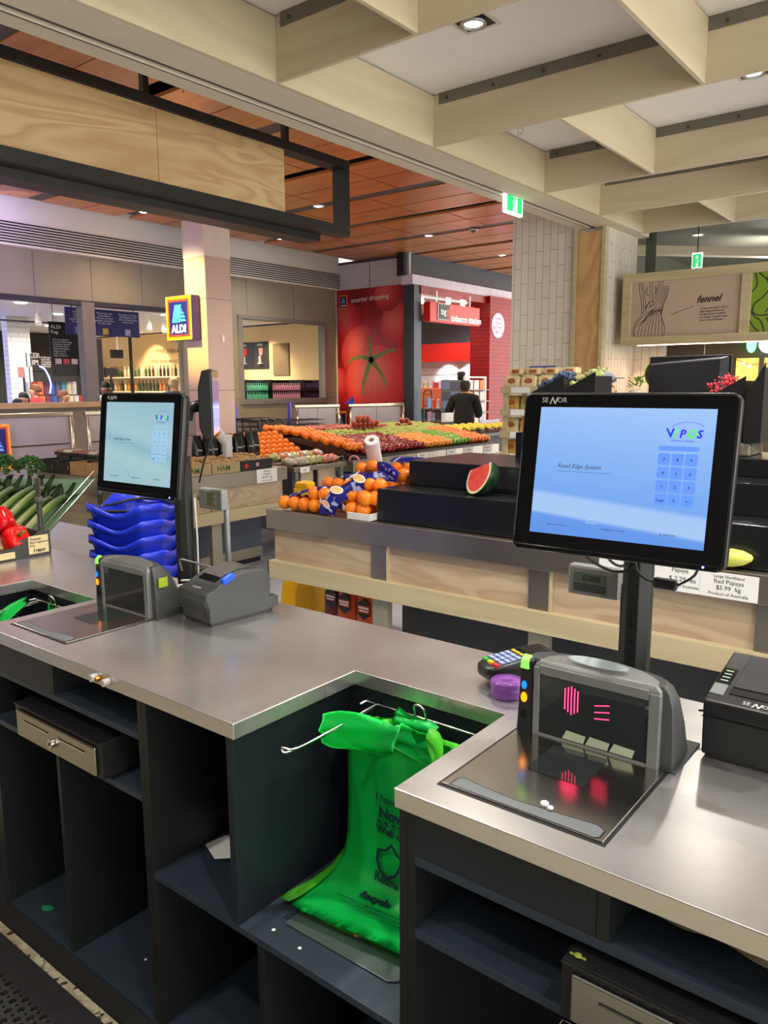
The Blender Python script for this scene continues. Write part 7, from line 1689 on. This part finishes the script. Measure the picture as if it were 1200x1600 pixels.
    # head details
    def head_shell(r_, z0, cut, m_, nm, back=.0, zs=1.2):
        rings = []
        c_ = Vector((0, .0, 1.672))
        for k in range(9):
            a = cut+(PI/2-cut)*k/8; rings.append([tuple(T @ Vector(HD((c_.x+r_*.86*math.cos(a)*math.cos(b_), c_.y+back+r_*1.06*math.cos(a)*math.sin(b_), c_.z+zs*r_*math.sin(a)*.86+(0 if math.sin(b_) > -.2 else .03*math.cos(a)))))) for b_ in [2*PI*q/20 for q in range(20)]])
        return part(t, nm, MB().loft(rings), m_, 0, True, local=True)
    if hair == 'short': head_shell(.103, 0, R(-22), hairm, 'hair', .014)
    elif hair == 'long':
        head_shell(.110, 0, R(-30), hairm, 'hair', .016); part(t, 'hair_length', MB().loft([[tuple(T @ Vector(HD((.09*w_*math.cos(b_), .03+.085*w_*math.sin(b_), z)))) for b_ in [2*PI*q/14 for q in range(14)]] for z, w_ in ((1.46, .8), (1.52, 1), (1.62, 1.1), (1.69, 1.0))]), hairm, 0, True, local=True)
    elif hair == 'crown': # bald on top, hair round the back and sides
        rings = []
        for z, r_ in ((1.56, .070), (1.60, .088), (1.63, .096), (1.67, .101), (1.705, .098), (1.725, .088)):
            rings.append([tuple(T @ Vector(HD((r_*.92*math.cos(b_), .012+r_*1.08*math.sin(b_), z)))) for b_ in [PI*(-.12)+PI*1.24*q/16 for q in range(17)]])
        part(t, 'hair', MB().loft(rings, cap=False, close=False), hairm, 0, True, local=True)
    elif hair == 'cap':
        head_shell(.116, 0, R(-2), hairm, 'flat_cap', .004, .85); part(t, 'cap_peak', MB().prism([(-.075, -.07), (-.06, -.15), (0, -.17), (.06, -.15), (.075, -.07)], 'z', 1.672*s, 1.68*s), hairm, .004, True, local=True)
    for sx in (-1, 1):
        part(t, 'ear', MB().lathe([(.001, -.024*s), (.014*s, -.012*s), (.015*s, .008*s), (.001, .022*s)], tuple(T @ Vector(HD((sx*.079, .005, 1.645)))), 8), skinm, 0, True, local=True)
        part(t, 'eye', MB().ball(tuple(T @ Vector(HD((sx*.030, -.090, 1.655)))), .010*s, (1, 1, .6), 8, 6), BLK, 0, True, local=True)
    nb_ = T @ Vector(HD((0, -.100, 1.63))); part(t, 'nose', MB().lathe([(.001, -.018*s), (.014*s, -.012*s), (.010*s, .008*s), (.003*s, .024*s)], tuple(nb_), 8), skinm, 0, True, local=True)
    mo = T @ Vector(HD((0, -.093, 1.59))); part(t, 'mouth', MB().ball(tuple(mo), .020*s, (1, 1, .25), 10, 6), mat('lip', S(160, 90, 80), .5), 0, True, local=True)
    if collar: part(t, 'collar', MB().lathe([(.07*s, 0), (.066*s, .035*s), (.06*s, .03*s), (.062*s, 0)], tuple(T @ Vector(LN((0, 0, 1.465)))), 14), collar, 0, True, local=True)
    return t
CLB = mat('cloth_black', (.010, .010, .012), .9, 0, .3, 6); CLN = mat('cloth_navy', S(56, 60, 82), .9, 0, .1, 8); CLR = mat('cloth_red', S(190, 50, 54), .8, 0, .2, 12); CLW = mat('cloth_white', S(214, 206, 196), .9); CLD = mat('cloth_dark', S(30, 32, 46), .9)
HBR = mat('hair_dark', S(36, 28, 26), .7, 0, .3, 30); HBL = mat('hair_blond', S(206, 172, 116), .7, 0, .1, 30); HMB = mat('hair_brown', S(120, 70, 44), .7, 0, .2, 30); HGY = mat('cap_grey', S(92, 96, 100), .9, 0, .15, 60, .4, 300)
person('person in a black jacket seen from behind, balding, standing behind the fruit table', (-7.0, 11.0, 0), R(200), 1.68, SKINM, HBR, CLB, CLB, ((-.16, -.34, 1.12), (.28, -.30, 1.16)), 'crown', lean=.06, head_tilt=.22)
solo('paper_bag_in_hand', MB().loft([[(-6.95-.05, 10.45+w_, z) for w_ in (-.12, 0, .12)]+[(-6.95+.02, 10.45+w_, z) for w_ in (.12, 0, -.12)] for z in (.98, 1.12)]), PAPER, 'pale folded carrier held by the person in black', 'bag')
person('person with blond hair and navy coat seen from behind, inside the bottle shop', (-12.0, 8.95, 0), R(215), 1.74, SKINM, HBL, CLN, CLD, ((-.2, -.2, 1.0), (.2, -.2, 1.0)), 'short')
person('person with dark hair in a white top, half hidden by the window post', (-12.0, 7.56, 0), R(60), 1.67, SKIND, HBR, CLW, CLD, ((-.2, -.25, 1.0), (.2, -.25, 1.0)), 'short', head_tilt=.2)
person('child with dark hair in a cream top at the left edge, behind the shop window', (-12, 6.02, 0), R(100), 1.40, SKINM, HBR, CLW, CLD, ((-.2, -.2, .95), (.2, -.2, .95)), 'short')
person('person with long black hair in a dark coat, between the child and the red jacket', (-12.5, 6.38, 0), R(40), 1.49, SKINM, HBR, CLD, CLD, ((-.2, -.2, .95), (.2, -.2, .95)), 'long')
person('person with brown hair in a red quilted jacket, behind the shop window', (-13.2, 6.95, 0), R(-50), 1.63, SKINM, HMB, CLR, CLD, ((-.2, -.25, 1.0), (.2, -.25, 1.0)), 'short')
person('person in a dark navy coat left of the window post', (-13, 7.35, 0), R(150), 1.52, SKINM, HMB, CLD, CLD, ((-.2, -.2, .95), (.2, -.2, .95)), 'short')
person('person in a grey flat cap, hidden up to the cap behind the right monitor', (-1.90, 4.45, 0), R(150), 1.66, SKINM, HGY, CLB, CLB, ((-.2, -.25, 1.0), (.2, -.25, 1.0)), 'cap')

# ================================================================== RIGHT SIDE: FENNEL SIGN, RACK, SECOND TILL, DISPLAY
fn = thing('produce_sign_box', 'long timber-framed sign box with fennel and green cabbage panels', 'sign', (-.6, 7.5, 1.92))
part(fn, 'box', MB().box(-2.93, 3.2, 7.42, 7.7, 1.925, 2.565), mat('box_pine_dark', S(176, 156, 124), .5, 0, .05))
fr = MB().box(-2.94, 3.2, 7.38, 7.42, 2.495, 2.575).box(-2.94, 3.2, 7.38, 7.42, 1.92, 1.995)
for a, b_ in ((-2.94, -2.86), (-1.88, -1.80), (-.80, -.72), (.28, .36), (1.36, 1.44)): fr.box(a, b_, 7.38, 7.42, 1.9955, 2.4945)
part(fn, 'timber_frame', fr, PINE, .0015)
pn = part(fn, 'fennel_panel', MB().box(-2.86, -1.88, 7.408, 7.4195, 1.9955, 2.4945), mat('panel_tan', S(186, 164, 146), .6, 0, .02))
for a, b_ in ((-1.80, -.80), (-.72, .28), (.36, 1.36)): part(fn, 'green_panel', MB().box(a, b_, 7.408, 7.4195, 1.9955, 2.4945), mat('panel_lime', S(126, 160, 40), .5, 0, .04))
LINE = mat('line_brown', S(70, 50, 56), .7)
def lines(parent, strokes, wd, o, u, v, m_, nm='drawn_lines', off=.0015):
    o = Vector(o); u = Vector(u); v = Vector(v); n = u.cross(v).normalized(); mb = MB()
    for s_ in strokes:
        P_ = bez([Vector((a, b__, 0)) for a, b__ in s_], 6) if len(s_) > 2 else [Vector((*s_[0], 0)), Vector((*s_[1], 0))]
        for a, b__ in zip(P_, P_[1:]):
            dd = b__-a
            if dd.length < 1e-6: continue
            pp_ = Vector((-dd.y, dd.x, 0)).normalized()*wd/2
            mb.quad(*[tuple(o+u*q.x+v*q.y+n*off) for q in (a-pp_, b__-pp_, b__+pp_, a+pp_)])
    return part(parent, nm, mb, m_)
# fennel bulb drawing, unit: metres on the panel, origin = lower left corner of the panel
fo = (-2.86, 7.408, 1.9955)
S_ = []
for k in range(9):
    a = k/8
    S_.append([(.04+.035*a, .0+.001*k), (.05+.05*a, .10+.02*a), (.12+.06*a, .19+.012*a), (.22+.02*a-.01, .25-.006*k)] if k < 1 else [(.04+.033*k, 0), (.055+.031*k, .08), (.12+.021*k, .16+.006*k), (.20+.012*k, .24)])
S_ += [[(.04, 0), (.03, .07), (.06, .15), (.10, .20), (.10, .30), (.075, .42), (.07, .498)], [(.085, .498), (.10, .42), (.12, .30), (.12, .21)], [(.105, .498), (.12, .40), (.14, .28), (.14, .22)],
       [(.32, 0), (.33, .07), (.30, .15), (.29, .20), (.31, .30), (.34, .38), (.345, .44)], [(.30, .44), (.29, .36), (.27, .28), (.25, .20)], [(.345, .44), (.325, .445), (.30, .44)], [(.33, .43), (.32, .34), (.29, .24), (.28, .19)], [(.315, .43), (.30, .33), (.27, .22)],
       [(.29, .498), (.28, .40), (.25, .30), (.21, .24), (.14, .17), (.07, .10)], [(.27, .498), (.26, .40), (.235, .32), (.19, .26)], [(.25, .498), (.245, .42), (.22, .34), (.17, .27)],
       [(.17, .498), (.175, .42), (.185, .36), (.16, .30), (.13, .26)], [(.19, .498), (.195, .42), (.205, .36), (.20, .31)], [(.15, .46), (.145, .42), (.16, .38), (.17, .36)], [(.15, .44), (.13, .42), (.14, .39), (.155, .37)], [(.22, .46), (.225, .42), (.215, .39)], [(.225, .45), (.235, .42), (.225, .38)],
       [(.15, .27), (.17, .31), (.20, .32), (.22, .30), (.215, .28)], [(.17, .25), (.19, .28), (.215, .285)], [(.14, .25), (.155, .29), (.18, .315)], [(.10, .11), (.16, .20), (.22, .25), (.27, .255)], [(.12, .13), (.20, .21), (.265, .245)]]
lines(pn, S_, .0045, fo, (1, 0, 0), (0, 0, 1), LINE)
lines(pn, [[(.38, .19), (.58, .255)]], .005, fo, (1, 0, .0), (0, 0, 1), LINE, 'pointer_line')
text(pn, 'fennel', .085, (-2.86+.60, 7.4065, 2.275), (1, 0, .03), (0, 0, 1), mat('letter_plum', S(50, 30, 36), .7), name='lettering', shear=.35, bold=.0022)
text(pn, 'Crisp and sweet with a\nlight aniseed flavour,\nlovely sliced in salads\nor slowly roasted with\nolive oil and lemon.', .026, (-2.86+.635, 7.4065, 2.215), (1, 0, .02), (0, 0, 1), LINE, name='lettering')
G_ = [[(0, .10), (.03, .05), (.08, 0)], [(.0, .18), (.04, .13), (.09, .09), (.12, 0)], [(.05, .498), (.10, .45), (.16, .40), (.10, .30), (.03, .24), (.02, .17), (.08, .14), (.16, .15), (.22, .2)], [(.14, .498), (.12, .43), (.16, .36), (.16, .24), (.12, .16)], [(.22, .498), (.18, .42), (.22, .34), (.2, .24)], [(0, .34), (.04, .40), (.02, .498)], [(.13, .12), (.16, .06), (.16, 0)], [(.18, .14), (.22, .06), (.21, 0)], [(.26, .3), (.3, .2), (.28, .06), (.3, 0)], [(.34, .498), (.38, .36), (.36, .2), (.42, .05), (.42, 0)], [(.5, .498), (.46, .34), (.52, .2), (.5, 0)], [(.62, .498), (.66, .3), (.6, .15), (.66, 0)], [(.78, .498), (.74, .3), (.8, .16), (.76, 0)]]
for x in (-1.80, -.72, .36): lines(fn, G_, .012, (x, 7.408, 1.9955), (1, 0, 0), (0, 0, 1), LINE)
part(fn, 'light_strip', MB().box(-2.8, 3.1, 7.45, 7.47, 1.915, 1.924), mat('strip_glow', (1, .6, .4), .4, emis=(1, .62, .42, 1), es=5))
for x in (-2.93, -2.78):
    lamp('SPOT', (x, 7.68, 1.90), 3, (1, .6, .4), .02, aim=(x, 7.9, 1.3), spot=60, name='sign_spot')
# round avocado sign and bits below the sign
ad = thing('round_sign', 'round black sign with green rim hanging left of the black monitor', 'sign', (-2.66, 7.7, 1.62))
part(ad, 'rim', MB().cyl((-2.66, 7.705, 1.655), (-2.66, 7.695, 1.655), .15, 28), mat('rim_green', S(110, 160, 60), .5)); part(ad, 'disc', MB().cyl((-2.66, 7.6945, 1.655), (-2.66, 7.690, 1.655), .138, 28), BLK)
text(ad, 'AV\nCA\nDO', .075, (-2.755, 7.688, 1.70), (1, 0, 0), (0, 0, 1), WH2, bold=.003); part(ad, 'cord', MB().cyl((-2.66, 7.7, 1.80), (-2.66, 7.7, 1.92), .003, 6), GREYP)
solo('pendant_bead', MB().cyl((-2.25, 7.7, 1.78), (-2.25, 7.7, 1.92), .004, 6).ball((-2.25, 7.7, 1.775), .014), GREYP, 'thin cord with white bead below the fennel sign', 'cord')
NG = mat('neon_green', (.1, .9, .3), .4, emis=(.1, .9, .25, 1), es=2.5); NC = mat('neon_cyan', (.6, .9, 1), .4, emis=(.6, .88, 1, 1), es=2)
rsg = thing('neon_sign', 'small glowing green and pale blue round neon sign under the fennel sign', 'sign', (-1.9, 8.15, 1.9))
part(rsg, 'green_oval', MB().lathe([(.001, 0), (.055, 0), (.055, .01), (.001, .01)], n=20, T=Matrix.Translation((-1.95, 8.16, 1.925)) @ Matrix.Rotation(PI/2, 4, 'X') @ Matrix.Diagonal((.8, 1.4, 1, 1))), NG)
part(rsg, 'blue_disc', MB().cyl((-1.80, 8.16, 1.925), (-1.80, 8.15, 1.925), .085, 22), NC); text(rsg, 'fresh', .05, (-1.86, 8.147, 1.915), (1, 0, 0), (0, 0, 1), mat('logo_navy2', S(20, 50, 120), .5))
for k, x in enumerate((-1.86, -1.60)): solo('glass_door_post', MB().box(x-.02, x+.02, 8.18, 8.22, 0, 2.4), GREYMET, 'grey post of the glass front under the sign, %s' % ['left one', 'right one'][k], 'post')
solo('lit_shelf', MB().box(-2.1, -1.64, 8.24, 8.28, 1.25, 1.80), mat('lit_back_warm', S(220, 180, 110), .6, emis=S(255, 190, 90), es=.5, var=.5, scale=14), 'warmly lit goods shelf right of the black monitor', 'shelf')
BULB = mat('bulb_glow', (1, .8, .5), .4, emis=(1, .8, .45, 1), es=8)
solo('bulb_string', MB().tube([(-2.1, 8.1, 1.80), (-1.94, 8.1, 1.735), (-1.75, 8.1, 1.74), (-1.62, 8.1, 1.715), (-1.5, 8.1, 1.705), (-1.3, 8.1, 1.78)], .003, 5), BLK, 'thin dark wire carrying tiny warm bulbs in the dark shop front', 'wire')
for k, (x, z) in enumerate(((-1.62, 1.70), (-1.56, 1.695), (-1.50, 1.69), (-1.44, 1.71), (-2.0, 1.745), (-1.94, 1.72))):
    solo('fairy_bulb', MB().ball((x, 8.1, z), .014, (1, 1, 1), 8, 6), BULB, 'tiny warm bulb in the dark shop front, %s' % ['left one by the grey post', 'second right of the grey post', 'third right of the grey post', 'rightmost', 'lower one above the pink flowers', 'upper one above the pink flowers'][k], 'bulb', 'fairy bulbs')
# bread rack
br = thing('bread_rack', 'pale timber rack with four shelves of bread, left of the right monitor', 'rack', (-3.3, 6.3, 0))
for z in (.60, .925, 1.12, 1.315, 1.51):
    part(br, 'shelf', MB().box(-3.50, -2.6, 6.12, 6.5, z-.02, z), PINE); part(br, 'shelf_lip', MB().box(-3.51, -2.6, 6.10, 6.118, z-.03, z+.03), PINE, .002)
    part(br, 'ticket', MB().box(-3.40, -3.22, 6.095, 6.0995, z-.025, z+.025), PAPER)
for x in (-3.47, -2.62): part(br, 'upright', MB().box(x-.02, x+.02, 6.46, 6.5, 0, 1.5), PINE)
part(br, 'upright', MB().box(-3.49, -3.45, 6.12, 6.16, 0, 1.48), PINE)
BRD = [mat('loaf_bag_cream', S(222, 206, 160), .3, 0, .12, 30, .5, 60), mat('loaf_bag_gold', S(200, 160, 80), .3, 0, .3, 30, .5, 60), mat('loaf_bag_olive', S(150, 156, 90), .3, 0, .3, 30, .5, 60)]
BRB = mat('bread_brown', S(170, 96, 50), .6, 0, .2, 20)
for j, z in enumerate((.925, 1.12, 1.315, 1.51)):
    for i in range(5):
        x = -3.43+.165*i; hh = .145 if j < 3 else .13
        t = thing('bread_pack', 'bagged loaf on the timber rack, %s shelf, %s' % (['bottom', 'second', 'third', 'top'][j], ['leftmost', 'second from the left', 'third from the left', 'fourth from the left', 'rightmost'][i]), 'bread', (x, 6.22, z), group='bread packs on the timber rack')
        part(t, 'bag', MB().loft([[(x+sx*.072*w_, 6.22+sy*.06*w_, z+.0005+h_*hh) for sx, sy in ((-1, -1), (1, -1), (1, 1), (-1, 1))] for h_, w_ in ((0, .95), (.2, 1.05), (.8, 1.0), (1, .7))]), BRD[j % 3 if i % 2 else (j+1) % 2], .008, True)
        part(t, 'bread_window', MB().lathe([(.001, .002), (.04, .0), (.001, -.001)], n=14, T=Matrix.Translation((x, 6.157, z+hh*.6)) @ Matrix.Rotation(PI/2, 4, 'X') @ Matrix.Diagonal((1, .6, 1, 1))), BRB)
for i in range(4):
    x = -3.40+.17*i; z = 1.655
    t = thing('bread_pack', 'bagged loaf stacked on the very top of the timber rack, %s' % ['leftmost', 'second from the left', 'third from the left', 'rightmost'][i], 'bread', (x, 6.22, 1.641), group='bread packs on the timber rack')
    part(t, 'bag', MB().box(x-.065, x+.065, 6.17, 6.28, 1.6415, 1.70), BRD[0], .015, True); part(t, 'bread_window', MB().box(x-.035, x+.035, 6.166, 6.1695, 1.655, 1.685), BRB, .004)
bs_ = thing('blue_poster', 'small blue poster with red strip on the tiled column', 'poster', (-3.68, 7.19, 1.6))
part(bs_, 'sheet', MB().box(-3.80, -3.52, 7.185, 7.199, 1.50, 1.74), mat('poster_blue', S(40, 90, 170), .5), .001); part(bs_, 'red_strip', MB().box(-3.74, -3.58, 7.182, 7.1845, 1.69, 1.725), mat('poster_red_strip', S(210, 90, 80), .5)); part(bs_, 'picture', MB().box(-3.72, -3.60, 7.182, 7.1845, 1.58, 1.64), mat('poster_peach', S(220, 190, 180), .5))
# bulk bins (black angled) with packed nuts, behind the right monitor
def bin_(x0, x1, y0, y1, z0, zl, zr, label, fill, fm):
    t = thing('black_bin', label, 'display bin', ((x0+x1)/2, (y0+y1)/2, z0))
    part(t, 'shell', MB().prism([(x0, z0), (x1, z0), (x1, zr), (x0, zl)], 'y', y0, y0+.01).prism([(x0, z0), (x1, z0), (x1, zr-.02), (x0, zl-.02)], 'y', y1-.01, y1).box(x1-.01, x1, y0+.01, y1-.01, z0, zr-.02).box(x0, x0+.01, y0+.01, y1-.01, z0, zl-.02), BLKM)
    if fill:
        rnd = random.Random(int(x0*100)); mb = MB()
        for k in range(fill):
            a = rnd.random(); x = x0+.02+(x1-x0-.04)*a; c_ = Vector((x, rnd.uniform(y0+.02, y1-.02), zl+(zr-zl)*a+rnd.uniform(-.02, .025))); s_ = rnd.uniform(.008, .016)
            mb.ball(c_, s_, (1, 1, 1), 5, 4)
        f = part(t, 'filling', mb, fm); f['kind'] = 'stuff'
    return t
FL1 = mat('wrapped_sweets_blue', S(90, 110, 150), .2, .2, .6, 40); FL2 = mat('seed_mix_green', S(176, 186, 120), .4, 0, .5, 50); FL3 = mat('pink_flower', S(220, 66, 84), .6, 0, .25, 20)
bin_(-1.99, -1.80, 3.78, 4.0, 1.30, 1.51, 1.60, 'black angled bin filled with blue-white wrapped sweets, behind monitor top left', 160, FL1)
bin_(-1.79, -1.63, 3.78, 4.0, 1.30, 1.53, 1.615, 'black angled bin with pale green packets, left of the grey cap', 160, FL2)
part(sp_, 'bin_plinth', MB().box(-2.05, -1.55, 3.74, 3.89, 1.1615, 1.299), STEPM)
t = bin_(-1.02, -.88, 3.62, 3.85, 1.30, 1.50, 1.585, 'black angled bin holding pink flowers, right of the black monitor', 0, None)
rnd = random.Random(4); mb = MB()
for k in range(240):
    a = rnd.random(); c_ = Vector((-1.05+.15*a, rnd.uniform(3.66, 3.85), 1.48+rnd.uniform(0, .11)*(1.1-abs(a-.45)))); mb.ball(c_, rnd.uniform(.004, .007), (1, 1, 1), 5, 4)
fl = solo('pink_flowers', mb, FL3, 'mass of small pink flowers right of the black monitor', 'flowers', kind='stuff', org=(-.98, 3.75, 1.48))
bin_(-.87, -.80, 3.60, 3.8, 1.30, 1.50, 1.64, 'tall black angled bin at the right picture edge', 0, None)
solo('clear_jar', MB().box(-.98, -.84, 3.60, 3.85, 1.2405, 1.2985), mat('jar_contents', S(96, 92, 80), .2, 0, .5, 20), 'clear container with dark contents below the black bin', 'container', bevel=.01)
# plants in the far display
PLT = mat('seedling_green', S(130, 170, 70), .5, 0, .2, 20)
for k, (x, y) in enumerate(((-2.62, 7.0), (-2.42, 7.0), (-2.24, 7.0))):
    mb = MB(); rnd = random.Random(k)
    for q in range(26):
        a = rnd.uniform(0, 2*PI); h_ = rnd.uniform(.02, .12); c_ = Vector((x+.07*math.cos(a), y+.05*math.sin(a), 1.50+h_)); u = Vector((math.cos(a), math.sin(a), .6)).normalized()*.035; v = Vector((-math.sin(a), math.cos(a), 0))*.014
        mb.add([c_-u, c_+v, c_+u, c_-v, c_+Vector((0, 0, .006))], [(0, 1, 4), (1, 2, 4), (2, 3, 4), (3, 0, 4)])
    t = thing('potted_herb', 'small leafy pot plant in front of the pinkish tiles, %s' % ['left one', 'middle one', 'right one by the round sign'][k], 'plant', (x, y, 1.4), group='potted herbs')
    part(t, 'leaves', mb, PLT); part(t, 'pot', MB().cyl((x, y, 1.4), (x, y, 1.5), .05, 12, .065), WHITE)
solo('herb_shelf', MB().box(-2.75, -2.1, 6.85, 7.15, 1.36, 1.3995).box(-2.75, -2.70, 6.85, 7.15, 0, 1.36).box(-2.15, -2.10, 6.85, 7.15, 0, 1.36), PINE, 'pale shelf unit carrying the potted herbs', 'shelf')
# big black monitor of the other till, seen from behind
bm_ = thing('back_of_monitor', 'large black monitor seen from behind, above the right monitor', 'monitor', (-1.43, 4.6, 1.44), (0, 0, R(-8)))
K = dict(local=True)
part(bm_, 'casing', MB().loft([[(-.225, 0, 1.44-1.44), (.235, 0, 0), (.235, 0, .265), (-.225, 0, .235)], [(-.22, -.03, .005), (.195, -.03, .005), (.195, -.03, .25), (-.22, -.03, .225)]]), DGREYB, .006, False, **K)
part(bm_, 'bezel', MB().box(-.235, .245, .001, .03, -.005, .272), BLK, .004, **K)
vt = MB()
for x0_ in (-.18, .03):
    for k in range(5): vt.box(x0_, x0_+.10, -.0318, -.0302, .03+k*.011, .035+k*.011)
part(bm_, 'vent_slots', vt, BLK, **K)
part(bm_, 'stand', MB().cyl((0, .0, -.3), (0, 0, .05), .03, 12).cyl((0, 0, -.62), (0, 0, -.3), .02, 12), BLK, **K)
solo('till_counter', MB().box(-1.55, -.2, 4.3, 5.0, 0, .82), KICK, 'dark counter of the next till, hidden behind the display steps', 'counter')

# bananas beyond the fruit table
BAN = skin('banana_skin', S(226, 196, 50), S(206, 190, 60), .45, 10, 0); bst = thing('banana_table', 'low black-edged table of bananas behind the fruit table', 'table', (-6.5, 9.9, 0))
part(bst, 'table_top', MB().box(-7.0, -5.95, 8.7, 11.1, .80, .85), BLK, .004); part(bst, 'base', MB().box(-6.9, -6.05, 8.8, 11.0, 0, .80), KICK); part(bst, 'sign', MB().box(-6.2, -6.18, 10.2, 10.75, .955, 1.03), mat('sign_lilac', S(190, 180, 220), .5))
def bunch(x, y, z, rz, label):
    t = thing('banana_bunch', label, 'bananas', (x, y, z), (0, 0, rz), 'banana bunches on the low table')
    for k in range(5):
        a = R(-40+20*k); pts = []
        for q in range(7):
            u = q/6; pts.append((math.sin(a)*(.03+.09*math.sin(u*PI)), .10-.20*u+0*a, .03+.09*math.sin(u*PI*.9)*math.cos(a)))
        part(t, 'banana', MB().tube(pts, [.006, .014, .018, .019, .018, .013, .005], 7), BAN, 0, True, local=True)
    part(t, 'crown', MB().cyl((0, .09, .02), (0, .13, .04), .015, 8), mat('banana_crown', S(110, 100, 50), .7), local=True)
    return t
k = 0
for i in range(11):
    for j in range(2):
        if 3 < i < 6: pass
        bunch(-6.15-.28*j, 8.85+.2*i, .851, R(70+random.uniform(-50, 50)), 'yellow banana bunch on the low table, %s row, %s' % (['front', 'back'][j], ['leftmost', 'second from the left', 'third from the left', 'fourth from the left', 'fifth from the left', 'in the middle', 'fifth from the right', 'fourth from the right', 'third from the right', 'second from the right', 'rightmost'][i]))
# chiller shelf behind the tills: it shows as a reflection in the black monitor glass
chs = thing('chiller_shelf', 'white wall shelf of packed vegetables behind the tills, seen only as a reflection', 'shelf', (-1.2, -2.3, 1.3))
part(chs, 'board', MB().box(-3.2, .8, -2.5, -2.1, 1.36, 1.40), WHITE); part(chs, 'rail', MB().box(-3.2, .8, -2.11, -2.09, 1.33, 1.43), STEELT); part(chs, 'support', MB().box(-3.2, -3.16, -2.5, -2.1, 0, 1.36).box(.76, .8, -2.5, -2.1, 0, 1.36), GREYMET)
PKC = [S(60, 170, 40), S(200, 200, 196), S(40, 80, 180), S(90, 190, 60), S(170, 70, 90), S(120, 110, 100)]
for k in range(18):
    x = -3.05+.215*k
    solo('vegetable_pack', MB().loft([[(x+.085*w_*math.cos(a), -2.28+.07*w_*math.sin(a), 1.4005+z) for a in [2*PI*q/12 for q in range(12)]] for z, w_ in ((0, .8), (.04, 1), (.12, .95), (.17, .5))]), mat('pack_film_%d' % (k*7 % 6), PKC[k*7 % 6], .25, 0, .35, 25), 'packed vegetables on the chiller shelf behind the tills, reflected in the monitors', 'pack', 'vegetable packs on the chiller shelf', smooth=True)
